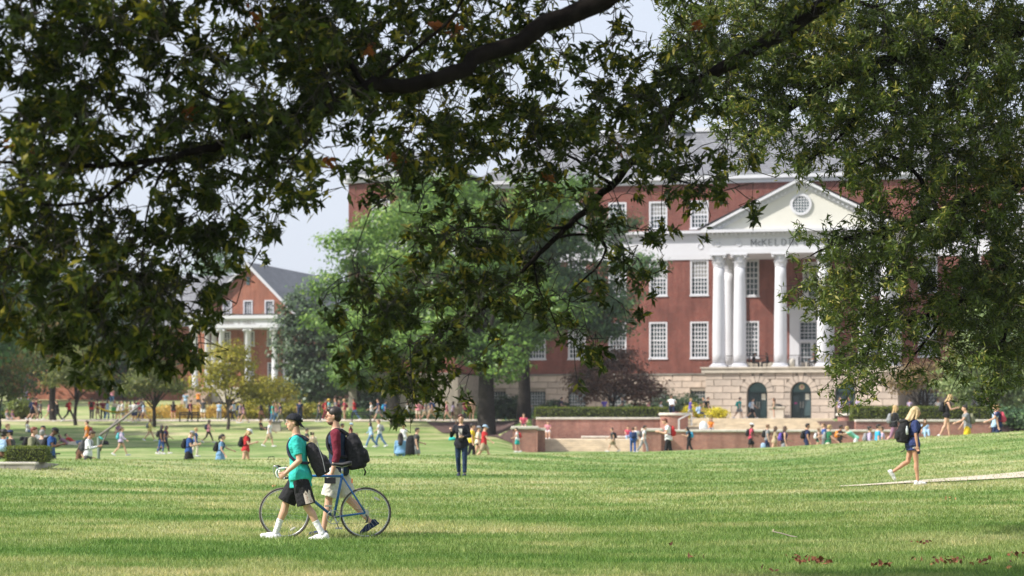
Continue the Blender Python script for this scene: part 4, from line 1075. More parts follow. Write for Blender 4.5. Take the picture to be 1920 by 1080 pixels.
# golden grass border
c_, P_, N_ = crown_points([((px-960)*214/F, 214, zp(px, 214)+.45, 1.3, .8, .8) for px in range(268, 505, 22)], 420, 16, .25, .3)
V_, F_ = leaf_quads(P_, N_*np.array([1,1,.3]), .32, .25, np.tile([0.,0.,1.], (len(P_), 1))+rng.normal(size=(len(P_),3))*.35)
tag(link('ornamental_grass', np_mesh('ornamental_grass', V_, F_), GLD), 'golden ornamental grass border along the walkway', kind='stuff')
c_, P_, N_ = crown_points([((px-960)*209/F, 209, zp(px, 209)+.2, 1.6, .8, .5) for px in range(620, 1000, 24)], 380, 14, .25, .3)
V_, F_ = leaf_quads(P_, N_, .26, .5)
tag(link('ground_cover', np_mesh('ground_cover', V_, F_), OAKD), 'mixed low ground cover along the library base', kind='stuff')

# ------------------------------------------------------------------ foreground willow oaks
ROWA = ['777777776678777788777666554333333200', '777766666667787766635566655433333200', '777776554455677775445666555444333200', '777775333334556555555666655443222100', '566765444444556666667777666655433210', '677776666555666777777777777665433200', '677777666666777666667777777665543200', '677765567766765537777654333344444430', '666443345566775106666432224555555430', '665322234566775002551155544444335530', '667665556666720000012266644333322100', '677776666665200000055566422234430000', '777777665555000000067776441144200000', '777777776640000004666666442144300000', '667777777500000005777776553213200000', '566677777300000057777632455311000000', '024466666500000056777542003530000000', '000244334000000033665320001310000000', '000000000000000000564200000000000000', '000000000000000000442000000000000000']
ROWB = ['67889999999999999','67889999999999999','67788999999999999','57788899996999999','13778888899989999','00477777888888888','00256777777788999','00004653777788999','00000110577777899','00000000046677999',
        '00000000246777999','00000013777777899','00000016777777999','00000035777777999','00000047777766899','00000001576556899','00000002664354688','00000001753324577','00000000430000233']
def cells(rows, col0, k, extra, clump=11):
    out = []
    for r_, row in enumerate(rows):
        for c, chh in enumerate(row):
            d = int(chh)
            n = rng.poisson(k*(d/7.0)**1.5) if d else 0
            k_ = 0
            while k_ < n:
                cx_, cy_ = (c+col0+rng.random()*1.3-.15)*40, (r_+rng.random()*1.3-.15)*40; g_ = min(n-k_, int(rng.integers(3, 8))); k_ += g_
                dd_ = rng.normal()
                for _ in range(g_): out.append((cx_+rng.normal()*clump, cy_+rng.normal()*clump*.8, dd_))
    for (x0, x1, y0, y1, n) in extra:
        for _ in range(n): out.append((rng.uniform(x0, x1), rng.uniform(y0, y1), rng.normal()))
    return np.array(out)
def sprays(pts, n_leaf, L, ll, lw, droop, outd, tp_=.6):
    """leafy twig ends: pts are twig tips; returns leaf mesh arrays"""
    m = len(pts)
    d = unit(outd + rng.normal(size=(m, 3))*.55 + np.array([0, 0, -droop]))
    t = rng.random((m, n_leaf, 1))**tp_
    base = pts[:, None, :] - d[:, None, :]*L*(1-t) + rng.normal(size=(m, n_leaf, 3))*.015
    ld = unit(d[:, None, :]*(.35+.7*t) + unit(rng.normal(size=(m, n_leaf, 3)))*.95 + np.array([0, 0, -.25]))
    ln = ll*(.65+.6*rng.random((m, n_leaf, 1)))
    nr = rng.normal(size=(m, n_leaf, 3)) + np.array([0, 0, .8])
    C = (base + ld*ln*.5).reshape(-1, 3)
    return leaf_quads(C, nr.reshape(-1, 3), ln.reshape(-1), lw/ll, ld.reshape(-1, 3)), d
def to_w(px, py, D):
    return np.stack([(px-960)*D/F, D, EYE+(HY-py)*D/F], 1)
def twigs(nodes, pts, d, L, r0=.004):
    """connect each spray to the nearest branch node or earlier twig, growing outwards"""
    nodes = np.array(nodes); dist = np.sqrt(((pts[:, None, :]-nodes[None])**2).sum(2)).min(1)
    order = np.argsort(dist); pool = np.zeros((len(nodes)+len(pts)*2, 3)); pool[:len(nodes)] = nodes; cnt = len(nodes)
    mb = MB()
    for i in order:
        e = pts[i] - d[i]*L; q_ = pool[:cnt]; dd = ((q_-e)**2).sum(1); j = int(np.argmin(dd)); a = q_[j].copy()
        g = math.sqrt(dd[j]); mid = (a+e)/2 + np.array([0, 0, .08*g]) + rng.normal(size=3)*.05*g
        mb.tube([a, mid, e, pts[i]], [r0*(1+1.3*min(g, 2)), r0*(1+.7*min(g, 2)), r0, r0*.5], 3, cap=False)
        pool[cnt] = mid; pool[cnt+1] = e; cnt += 2
    return mb
def limb_pts(L, n=14):
    out = []
    for a, b in zip(L[:-1], L[1:]):
        for i in range(n): out.append(tuple(Vector(a).lerp(Vector(b), i/n)))
    return out + [tuple(L[-1])]
def smooth_path(P, rad, n=6):
    """Catmull-Rom through P"""
    P = [Vector(p) for p in P]; Q = [P[0]*2-P[1]] + P + [P[-1]*2-P[-2]]; out = []; rr = []
    for i in range(1, len(Q)-2):
        for k in range(n):
            t = k/n; a, b, c, d = Q[i-1], Q[i], Q[i+1], Q[i+2]
            out.append(.5*((2*b)+(c-a)*t+(2*a-5*b+4*c-d)*t*t+(3*b-a-3*c+d)*t**3)); rr.append(rad[i-1]*(1-t)+rad[i]*t)
    return out + [P[-1]], rr + [rad[-1]]

NEARL = leaf_mat('near_oak_leaf', (0.005, 0.011, 0.004), (0.050, 0.072, 0.014), (0.24, 0.21, 0.03), 0.30, 0.12, 1.6)  # canopy shade and sunlit highlights put into the dark and tip colours
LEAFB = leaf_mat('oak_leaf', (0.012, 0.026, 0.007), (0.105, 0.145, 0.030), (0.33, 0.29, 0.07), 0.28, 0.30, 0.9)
RUST = leaf_mat('rust_leaf', (0.12, 0.035, 0.012), (0.30, 0.10, 0.03), None, .3, .2, 2)
oa = thing('willow_oak', 'nearest oak whose long dark blurred boughs hang over the whole left side', 'tree', (9.5, 22.5, zp(2000, 22.5)))
ob_ = Vector(oa.location)
def wob(P): return [tuple(Vector(p)-ob_) for p in P]
LA = [  # (polyline of px, py, D), radii
 ([(9.5,22.5,5.2)], [(1560,-420,21.6),(1330,-140,21.2),(1130,0,20.8),(940,92,20.4),(810,150,20.1),(700,164,19.9),(600,206,19.6),(490,240,19.4),(400,276,19.2),(330,292,19),(230,308,18.9),(100,309,18.7),(-60,300,18.5)], [.26,.16,.13,.105,.085,.078,.07,.058,.048,.04,.032,.026,.020,.012]),
 ([(9.5,22.5,4.0)], [(1900,-190,24),(1700,-80,24),(1560,4,24),(1440,78,23.8),(1350,130,23.6),(1285,176,23.4),(1222,262,23.3),(1185,305,23.2),(1105,388,23.1),(1060,428,23.0),(1005,482,22.9),(955,530,22.8),(905,580,22.6),(860,625,22.4)], [.24,.15,.115,.095,.085,.072,.062,.05,.046,.04,.033,.027,.022,.016,.009]),
 ([], [(690,166,19.9),(655,118,20),(625,70,20.1),(575,25,20.2),(540,-40,20.3)], [.035,.028,.022,.018,.012]),
 ([], [(700,164,19.9),(735,128,19.8),(790,85,19.7),(850,30,19.6),(880,-30,19.6)], [.022,.02,.018,.015,.01]),
 ([], [(628,196,19.7),(616,158,19.8),(590,110,20),(570,70,20),(500,50,20.2)], [.02,.017,.014,.012,.008]),
 ([], [(610,202,19.6),(592,245,19.7),(560,285,19.8),(520,320,19.8),(480,350,19.9)], [.02,.016,.013,.010,.007]),
 ([], [(345,290,19),(300,300,18.6),(262,318,18.4),(215,352,18.3),(190,372,18.2),(115,385,18.2),(40,378,18.2),(-40,380,18.2)], [.02,.02,.018,.018,.017,.014,.012,.01]),
 ([], [(330,292,19),(300,330,19),(278,390,19),(270,450,19.1),(262,520,19.1)], [.016,.014,.011,.009,.006]),
 ([], [(480,243,19.4),(430,200,19.6),(370,170,19.8),(300,120,20),(240,60,20)], [.022,.018,.015,.012,.008]),
 ([], [(230,308,18.9),(170,250,19),(110,180,19),(50,120,19.2)], [.018,.015,.012,.008]),
 ([], [(1240,235,23.3),(1220,205,23.2),(1210,170,23),(1240,150,23),(1290,120,23)], [.02,.017,.014,.012,.007]),
 ([], [(1075,412,23),(1110,430,23),(1150,420,23.1),(1200,430,23.2)], [.014,.012,.009,.006]),
 ([], [(1062,428,23),(1010,426,22.9),(960,432,22.8),(890,425,22.6),(820,440,22.4)], [.018,.016,.013,.01,.006]),
 ([], [(1040,446,23),(1100,440,23.1),(1135,460,23.2),(1120,500,23.2),(1075,545,23.2),(1060,600,23.2)], [.017,.016,.014,.012,.010,.006]),
 ([], [(1000,486,22.9),(1010,540,22.9),(1030,580,22.9),(1055,640,22.9)], [.013,.011,.009,.005]),
 ([], [(860,625,22.4),(820,660,22.3),(780,700,22.2),(762,745,22.1)], [.012,.01,.007,.004]),
 ([], [(955,530,22.8),(880,540,22.6),(800,560,22.4),(740,600,22.3)], [.014,.011,.009,.005]),
 ([], [(1145,345,23.1),(1080,300,23),(1000,262,22.8),(900,270,22.6),(820,300,22.4)], [.02,.016,.013,.01,.006]),
 ([], [(1190,300,23.2),(1250,330,23.2),(1310,350,23.2)], [.015,.012,.007]),
 ([], [(1330,-140,21.2),(1180,-180,21),(1000,-120,20.8),(800,-100,20.4),(600,-90,20),(350,-80,19.6),(100,-90,19.4)], [.09,.07,.06,.05,.04,.03,.02]),
]
def build_limbs(root, rb_, LL, bark):
    nodes = []
    for pre, P, rad in LL:
        pts = [Vector(p) for p in pre] + [W(*p) for p in P]
        pts = [Vector(p)-rb_ for p in pts]
        pp_, rr = smooth_path(pts, [r_*.84 for r_ in rad], 6)
        pp_ = [p + Vector(rng.normal(size=3))*r_*.25 for p, r_ in zip(pp_, rr)]
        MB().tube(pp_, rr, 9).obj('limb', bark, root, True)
        nodes += limb_pts([tuple(p+rb_) for p in pp_], 2)
    return nodes
LIMBM = simple('shaded_oak_bark', (0.010, 0.008, 0.007), .95, .35, 9, spec=.05, bump=1.0)  # oak limb bark with the canopy's shade put into its near-black colour
nodesA = build_limbs(oa, ob_, LA, LIMBM)
MB().tube([(0,0,-.4),(0,0,.3),(.05,0,2.5),(0,0,5.2),(-.3,.1,8)], [.62,.45,.38,.34,.2], 16).obj('trunk', DBARK, oa, True)
pa = cells(ROWA, 0, 7.4, [(-420,-10,-100,640,420), (-420,1500,-440,-10,2300)])
_nd = [n_ for n_ in nodesA if -5.5 < n_[0] < 4.2 and 4.0 < n_[2] < 7.2]
_nd = np.array([_nd[i] for i in rng.integers(0, len(_nd), 520)]); _q = np.stack([960+_nd[:, 0]*F/_nd[:, 1], HY-(_nd[:, 2]-EYE)*F/_nd[:, 1]], 1)+rng.normal(size=(520, 2))*26
pa = np.concatenate([pa, np.concatenate([_q, rng.normal(size=(520, 1))*.5-.2], 1)])
Da = np.interp(pa[:, 0], [-400,0,600,750,1000,1400], [18,18.4,19.9,21.6,22.9,23.4]) + pa[:, 2]*.7 + rng.normal(size=len(pa))*.07
PA = to_w(pa[:, 0], pa[:, 1], Da)
nn = np.array(nodesA); j = ((PA[:, None, :]-nn[None])**2).sum(2).argmin(1); outA = unit(PA-nn[j])*.8 + np.array([-.35, 0, 0])
(VA, FA), dA = sprays(PA, 17, .22, .108, .036, .45, outA, .3)
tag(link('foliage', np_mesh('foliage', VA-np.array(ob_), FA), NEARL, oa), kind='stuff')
tw = twigs(nodesA, PA, dA, .24, .0042); tw.v = [tuple(Vector(v)-ob_) for v in tw.v]
tag(tw.obj('twigs', DBARK, oa), kind='stuff')
# a few rusty leaf clusters
pr_ = np.array([(100,200),(855,48),(850,60),(690,90),(55,290),(30,272),(740,300),(620,300),(1160,280),(1030,330),(360,205),(365,230),(1310,45),(480,35),(820,45)], float)
PR = to_w(pr_[:, 0], pr_[:, 1], np.interp(pr_[:, 0], [0,600,1000,1400], [18.2,19.6,22.4,23.2]))
(VR, FR), _ = sprays(np.repeat(PR, 2, 0), 7, .08, .10, .04, .6, np.zeros((len(PR)*2, 3)))
tag(link('rusty_leaves', np_mesh('rusty_leaves', VR-np.array(ob_), FR), RUST, oa), kind='stuff')

obt = thing('willow_oak', 'second oak whose sharp sunlit foliage fills the upper right and hides the portico end', 'tree', (12.5, 36, zp(2300, 36)))
bb_ = Vector(obt.location)
LB = [
 ([(12.5,36,4.5)], [(2250,120,35),(2050,60,34.5),(1900,60,34),(1780,90,33.6),(1650,120,33.2),(1540,170,33),(1440,230,32.8),(1380,270,32.6)], [.3,.2,.16,.13,.11,.08,.06,.04,.015]),
 ([(12.5,36,3.5)], [(2200,330,35),(2000,330,34.5),(1860,360,34),(1760,400,33.5),(1660,430,33.2),(1580,450,33),(1520,480,32.8)], [.24,.16,.12,.1,.07,.045,.028,.01]),
 ([(12.5,36,2.8)], [(2200,500,35),(2020,500,34.6),(1880,520,34),(1790,570,33.6),(1720,600,33.3),(1660,605,33.1),(1635,640,33),(1618,690,32.9),(1600,720,32.8)], [.22,.14,.11,.08,.055,.035,.022,.016,.011,.005]),
 ([], [(1790,570,33.6),(1750,620,33.5),(1712,670,33.4),(1690,700,33.4)], [.04,.025,.015,.006]),
 ([], [(1900,520,34),(1890,600,34),(1870,680,34),(1880,740,34)], [.06,.04,.025,.01]),
 ([], [(1780,90,33.6),(1700,40,33.8),(1600,0,34),(1500,-40,34)], [.06,.05,.03,.02]),
 ([], [(1650,120,33.2),(1620,200,33),(1560,270,32.9),(1500,310,32.8)], [.05,.035,.02,.008]),
 ([], [(1760,400,33.5),(1720,330,33.4),(1660,290,33.2),(1590,320,33.1)], [.05,.035,.02,.01]),
 ([], [(1660,430,33.2),(1640,500,33.1),(1590,540,33),(1520,570,32.9)], [.03,.022,.015,.006]),
 ([], [(2050,60,34.5),(1950,-120,34.5),(1800,-200,34.3),(1600,-220,34.2)], [.13,.1,.07,.04]),
]
nodesB = build_limbs(obt, bb_, LB, LIMBM)
MB().tube([(0,0,-.4),(0,0,.3),(-.05,0,2.5),(0,0,4.6),(.3,.1,9)], [.72,.52,.45,.4,.25], 16).obj('trunk', DBARK, obt, True)
pb_ = np.concatenate([cells(ROWB, 31, 15, [(1920,2250,-200,700,1300), (1300,2250,-330,-5,1500)], 9), cells(ROWB, 31, 8, [], 16)])
Db = np.interp(pb_[:, 0], [1240,1600,1920,2300], [32.8,33,33.8,35]) + pb_[:, 2]*.95 + rng.normal(size=len(pb_))*.10
PB = to_w(pb_[:, 0], pb_[:, 1], Db)
nn = np.array(nodesB); j = ((PB[:, None, :]-nn[None])**2).sum(2).argmin(1); outB = unit(PB-nn[j])*.8 + np.array([-.3, -.1, 0])
(VB, FB), dB = sprays(PB, 22, .28, .10, .026, .35, outB)
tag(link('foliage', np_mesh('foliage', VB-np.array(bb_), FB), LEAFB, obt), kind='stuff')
tw = twigs(nodesB, PB, dB, .26, .004); tw.v = [tuple(Vector(v)-bb_) for v in tw.v]
tag(tw.obj('twigs', DBARK, obt), kind='stuff')

# ------------------------------------------------------------------ grass blades on the near lawn
n = 470000
u = rng.random(n); D = 1/(1/23.2 + u**0.9*(1/95-1/23.2)); X = (rng.random(n)*2-1)*.33*D
Z = zg(X, D)
h = (.026+.032*rng.random(n))*(1+.5*(np.sin(X*.9+D*.5)*np.sin(D*1.7))**2); w = .007*np.maximum(D/28, 1)**.9
a = rng.random(n)*2*math.pi; tx, ty = rng.normal(size=n)*.5, rng.normal(size=n)*.5
b0 = np.stack([X-np.cos(a)*w, D-np.sin(a)*w*.3, Z-.005], 1); b1 = np.stack([X+np.cos(a)*w, D+np.sin(a)*w*.3, Z-.005], 1); tp = np.stack([X+tx*h, D+ty*h, Z+h], 1)
V_ = np.stack([b0, b1, tp], 1).reshape(-1, 3)
tag(link('grass', np_mesh('grass', V_, np.arange(3*n).reshape(-1, 3)), BLADE), 'short mown grass blades across the near lawn', kind='stuff')

# fallen leaves and a twig
FALL = simple('dead_leaf', (0.16, 0.055, 0.025), .8, .4, 20, island=.4); FALT = simple('tan_dead_leaf', (0.5, 0.28, 0.12), .8, .2, 20)
def ground_at(px, py):
    D = 20.0
    for _ in range(4000):
        D += .02
        z = zp(px, D)
        if HY-(z-EYE)*F/D <= py: break
    return D
def litter(label, px, py, wpx, n_, mat=FALL):
    D = ground_at(px, py); c0 = at(px, D); s = wpx*D/F/2
    P = np.stack([c0.x+rng.normal(size=n_)*s*.7, D+rng.normal(size=n_)*s*1.1, np.zeros(n_)], 1); P[:, 2] = zg(P[:, 0], P[:, 1])+.03+rng.random(n_)*.05
    V, Fc = leaf_quads(P-np.array(c0), rng.normal(size=(n_, 3))+np.array([0,-.3,.9]), .035+.05*rng.random(n_), .6)
    o = link('fallen_leaves', np_mesh('fallen_leaves', V, Fc), mat); o.location = c0
    return tag(o, label, 'fallen leaves', 'fallen leaves on the near lawn')
litter('large clump of dark brown fallen leaves below the middle of the right lawn', 1528, 1060, 60, 40)
litter('small rusty fallen leaves left of the large brown clump', 1500, 1052, 30, 10)
litter('brown fallen leaves in shade near the right corner', 1650, 1066, 34, 16)
litter('patch of dark fallen leaves at the bottom right corner', 1790, 1060, 130, 44)
litter('reddish fallen leaves at the right edge', 1908, 1050, 30, 16)
litter('tan fallen leaf just below the footpath', 1773, 940, 26, 7, FALT)
litter('pair of rusty fallen leaves on the dry grass', 1297, 1050, 30, 5)
litter('single rusty fallen leaf left of the pair', 1255, 1031, 10, 2)
litter('rusty fallen leaves above the shaded corner', 1728, 1026, 30, 7)
litter('fallen leaves at the bottom edge', 1444, 1078, 24, 6)
litter('tan leaf on the grass behind the front wheel', 512, 916, 14, 4, FALT)
p0 = at(1476, ground_at(1476, 1012)); mbt = MB().tube([(-.17,.2,.10),(-.06,.05,.08),(.04,0,.05),(.12,-.1,.04)], [.006,.008,.008,.004], 6)
o = mbt.obj('fallen_twig', simple('grey_twig', (.25,.21,.18), .8)); o.location = p0; tag(o, 'thin broken twig lying on the dry grass', 'twig')
o = MB().ell((-.16,.2,.11), (.012,.006,.022), 6, 5).obj('dry_tip', simple('straw', (.5,.4,.28), .8), o)
# ------------------------------------------------------------------ people
def fuse(mb, voxel, smooth=4, dec=None, mats=None, name='body'):
    me = mb.mesh(name); o = bpy.data.objects.new('temporary', me); TMPC.objects.link(o)
    r_ = o.modifiers.new('r', 'REMESH'); r_.mode = 'VOXEL'; r_.voxel_size = voxel; r_.use_smooth_shade = True
    s_ = o.modifiers.new('s', 'SMOOTH'); s_.factor = .5; s_.iterations = smooth
    if dec: d_ = o.modifiers.new('d', 'DECIMATE'); d_.ratio = dec
    return o
TMPC = bpy.data.collections.new('workshop'); COL.children.link(TMPC)

def fk(p, H=1.75, fem=False):
    """joint positions; forward +x, left +y"""
    lean = R(p.get('lean', 3)); hd = R(p.get('head', 0)) ; up = Vector((math.sin(lean), 0, math.cos(lean)))
    tw = p.get('twist', 0)
    J = {'pel': Vector((0,0,0)), 'up': up, 'fwd': Vector((math.cos(lean), 0, -math.sin(lean)))}
    J['neck'] = up*.52; hl = lean*.5+hd
    J['hup'] = Vector((math.sin(hl), 0, math.cos(hl))); J['hfw'] = Vector((math.cos(hl), 0, -math.sin(hl)))
    J['head'] = J['neck'] + J['hup']*.165 + J['hfw']*.03
    sw = .165 if fem else .19
    for s, k in ((1, 'L'), (-1, 'R')):
        sh = J['neck'] - up*.075 + Vector((0, s*sw, 0)) + J['fwd']*(s*R(tw)*sw)
        a = lean*.4 + R(p.get('sh'+k, 0)); ab = R(p.get('ab'+k, 9)); e = R(p.get('el'+k, 18)); yin = R(p.get('in'+k, 0))
        d = Vector((math.sin(a)*math.cos(ab), s*math.sin(ab), -math.cos(a)*math.cos(ab)))
        el = sh + d*.285
        a2 = a + e; d2 = Vector((math.sin(a2)*math.cos(yin), s*math.sin(ab)*.5 - s*math.sin(yin), -math.cos(a2)*math.cos(yin))).normalized()
        wr = el + d2*.25
        J['sh'+k], J['el'+k], J['wr'+k], J['hd'+k] = sh, el, wr, d2
        hp = Vector((0, s*(.095 if fem else .09), -.03)); th = R(p.get('hip'+k, 0)); kn = R(p.get('kn'+k, 4)); sp2 = R(p.get('sp'+k, 2))
        d = Vector((math.sin(th)*math.cos(sp2), s*math.sin(sp2), -math.cos(th)*math.cos(sp2))); kk = hp + d*.44
        t2 = th - kn; d = Vector((math.sin(t2), 0, -math.cos(t2))); an = kk + d*.43
        fa = p.get('ft'+k); fa = (t2*.75 if t2 < 0 else t2*.5) if fa is None else R(fa)
        J['hp'+k], J['kn'+k], J['an'+k] = hp, kk, an
        J['fd'+k] = Vector((math.cos(fa), 0, math.sin(fa)))
    lo = min(min(J['an'+k].z, J['an'+k].z + J['fd'+k].z*.15) for k in 'LR') - .075
    seat = p.get('seat')
    dz = -lo if seat is None else seat
    for k, v in J.items():
        if k not in ('up', 'fwd', 'hup', 'hfw', 'hdL', 'hdR', 'fdL', 'fdR'): v.z += dz
    J['s'] = H/1.775
    return J

SECM = [(-.13,.10,.085,0),(-.08,.155,.11,-.005),(0,.165,.115,-.005),(.09,.148,.10,0),(.2,.145,.10,.0),(.33,.172,.115,.01),(.41,.185,.112,.005),(.47,.15,.085,0),(.52,.075,.062,0)]
SECF = [(-.13,.11,.09,0),(-.08,.165,.12,-.01),(-.01,.172,.12,-.01),(.09,.135,.095,0),(.18,.118,.088,.0),(.31,.14,.12,.02),(.40,.155,.10,.01),(.46,.13,.078,0),(.52,.062,.055,0)]
def secs(J, fem, t0, t1, add, flare=0.0):
    S = SECF if fem else SECM; out = []
    for t in sorted(set([t0, t1] + [s[0] for s in S if t0 < s[0] < t1])):
        w = np.interp(t, [s[0] for s in S], [s[1] for s in S]); d = np.interp(t, [s[0] for s in S], [s[2] for s in S]); f = np.interp(t, [s[0] for s in S], [s[3] for s in S])
        g = add + flare*max(0, (.12-t))
        tw = (t/.52)
        out.append((J['pel'] + J['up']*t + J['fwd']*f, Vector((0, 1, 0))*(w+g), J['fwd']*(d+g)))
    return out
def seg(mb, a, b, ra, rb, mid=None, n=12):
    a, b = Vector(a), Vector(b)
    pts = [a, a.lerp(b, .3), a.lerp(b, .6), b]; rm = [ra, ra*.97+rb*.03, (ra*.5+rb*.5), rb] if mid is None else [ra, mid, mid*.55+rb*.45, rb]
    mb.tube(pts, rm, n); mb.ell(a, ra, n, 8); mb.ell(b, rb, n, 8)
def rot_basis(x, z):
    x = x.normalized(); y = z.cross(x).normalized(); z = x.cross(y); return Matrix((x, y, z)).transposed()
def hand(mb, wr, d, side, curl=25, det=True, grip=None):
    d = d.normalized(); lat = Vector((1, 0, 0)) if abs(d.x) < .8 else Vector((0, 0, 1))
    n = Vector((0, side, 0)) if grip is None else grip     # palm faces inwards (-n)
    f = n.cross(d).normalized(); n = d.cross(f).normalized()
    M = Matrix((d, f, n)).transposed()
    mb.ell(wr+d*.05, (.052, .038, .017), 10, 8, M)
    for i, (o, L) in enumerate(((-.028,.062),(-.010,.072),(.009,.068),(.026,.054))):
        b = wr + d*.085 + f*o; c1 = R(curl); c2 = R(curl*2.1)
        p1 = b + (d*math.cos(c1) - n*side*math.sin(c1)*1)*L*.5; p2 = p1 + (d*math.cos(c2) - n*math.sin(c2)*side)*L*.5
        mb.tube([b-d*.02, b, p1, p2], [.009, .0095, .0088, .007], 7); mb.ell(p2, .007, 6, 5)
    b = wr + d*.03 - f*.03; p1 = b + (d*.7 - f*.7)*.035; p2 = p1 + (d*.95 - f*.2)*.03
    mb.tube([b, p1, p2], [.013, .011, .008], 7); mb.ell(p2, .008, 6, 5)
def foot(mb, an, fd, add=0.0, sole=False):
    up = Vector((0,1,0)).cross(fd)*-1
    if up.z < 0: up = -up
    M = Matrix((fd, Vector((0,1,0)), up)).transposed(); g = add
    h = an - up*.035
    mb.ell(h - fd*.025, (.05+g, .036+g, .045+g), 12, 8, M); mb.ell(h + fd*.06 - up*.008, (.085+g, .04+g, .036+g), 12, 8, M); mb.ell(h + fd*.14 - up*.018, (.06+g, .044+g, .024+g), 12, 8, M)
    if sole: mb.loft([(h + fd*.055 - up*(.042+g), Vector((0,1,0))*(.044+g), fd*(.14+g)), (h + fd*.055 - up*(.022), Vector((0,1,0))*(.044+g), fd*(.137+g))], 18)
def head_(mb, J, fem, det):
    M = Matrix((J['hfw'], Vector((0,1,0)), J['hup'])).transposed(); c = J['head']
    q = lambda x, y, z: c + M @ Vector((x, y, z))
    mb.ell(q(-.012,0,.03), (.098, .076, .092), 16, 12, M)
    mb.ell(q(.02,0,-.035), (.066, .060, .082), 14, 10, M)
    mb.ell(q(.045,0,-.085), (.036, .034, .026), 10, 8, M)
    mb.tube([q(.086,0,.02), q(.112,0,-.022), q(.09,0,-.032)], [.008, .0135, .010], 8)
    mb.ell(q(.080,0,-.058), (.016, .025, .006), 8, 6, M); mb.ell(q(.078,0,-.068), (.015, .022, .007), 8, 6, M)
    mb.ell(q(.076,0,.028), (.02, .052, .010), 10, 6, M)
    for s in (-1, 1): mb.ell(q(-.012, s*.078, -.005), (.018, .010, .030), 10, 8, M); mb.ell(q(.045, s*.042, -.028), (.03, .02, .03), 8, 6, M)
    mb.tube([J['neck']-J['up']*.06, J['neck']+J['up']*.02, q(-.018,0,-.06)], [.075 if not fem else .06, .058 if not fem else .048, .054 if not fem else .046], 12)

def body(J, fem, det=True, curl=25):
    mb = MB(); mb.loft(secs(J, fem, -.13, .52, 0), 20)
    head_(mb, J, fem, det)
    fr = .88 if fem else 1.0
    for k, s in (('L', 1), ('R', -1)):
        mb.ell(J['sh'+k], .057*fr, 12, 8)
        seg(mb, J['sh'+k], J['el'+k], .052*fr, .037*fr); seg(mb, J['el'+k], J['wr'+k], .038*fr, .026*fr, .041*fr)
        hand(mb, J['wr'+k], J['hd'+k], s, J.get('curl'+k, curl), grip=J.get('gr'+k))
        lr = 1.0 if not fem else 1.0
        seg(mb, J['hp'+k], J['kn'+k], .086*lr, .053, .08*lr); 
        a, b = J['kn'+k], J['an'+k]; dn = (b-a).normalized(); bk = Vector((-1,0,0)) - dn*Vector((-1,0,0)).dot(dn)
        if bk.length > 1e-3: bk.normalize()
        mb.tube([a, a.lerp(b,.28)+bk*.012, a.lerp(b,.6), b], [.052, .057, .042, .034], 12); mb.ell(a, .053, 12, 8); mb.ell(b, .035, 12, 8)
        foot(mb, b, J['fd'+k])
    return mb
def shirt(J, fem, sleeve=.5, hem=-.12, add=.016, flare=.10, top=.49):
    mb = MB(); mb.loft(secs(J, fem, hem, top, add, flare), 22)
    for k in 'LR':
        if sleeve <= 0: continue
        mb.ell(J['sh'+k], (.062 if not fem else .054)+.008, 12, 8)
        if sleeve <= 1: e = J['sh'+k].lerp(J['el'+k], sleeve); mb.tube([J['sh'+k], e], [.066 if not fem else .057, .064 if not fem else .052], 14)
        else:
            seg(mb, J['sh'+k], J['el'+k], .064 if not fem else .056, .05 if not fem else .045); e = J['el'+k].lerp(J['wr'+k], sleeve-1); mb.tube([J['el'+k], e], [.05 if not fem else .045, .04 if not fem else .036], 14)
    return mb
def legwear(J, fem, ln=1.9, add=.014, loose=.02, top=.06):
    """ln: 0..1 down the thigh, 1..2 down the shin"""
    mb = MB(); mb.loft(secs(J, fem, -.11, top, add), 22)
    for k in 'LR':
        a, b, c = J['hp'+k], J['kn'+k], J['an'+k]
        if ln <= 1:
            e = a.lerp(b, ln); mb.tube([a + Vector((0,0,.02)), a.lerp(b, ln*.5), e], [.094+add*.5, .086+add+loose*.5, .072+add+loose], 14)
        else:
            seg(mb, a, b, .09+add*.6, .058+add, .083+add); e = b.lerp(c, ln-1); mb.tube([b, b.lerp(c,.4), e], [.058+add, .054+add*.8+loose*.3, .042+add+loose*.4], 14)
    return mb
def skirt(J, fem, ln=.75, add=.015):
    mb = MB(); a = (J['knL']+J['knR'])/2; h = (J['hpL']+J['hpR'])/2; e = h.lerp(a, ln)
    sx = abs(J['knL'].x-J['knR'].x)*.5*ln + .13
    mb.loft([(J['pel']+J['up']*.09, Vector((0,.145,0)), J['fwd']*.11), (J['pel'], Vector((0,.19,0)), J['fwd']*.14), (e, Vector((0,.20,0)), Vector((sx+.03,0,0)))], 22)
    return mb
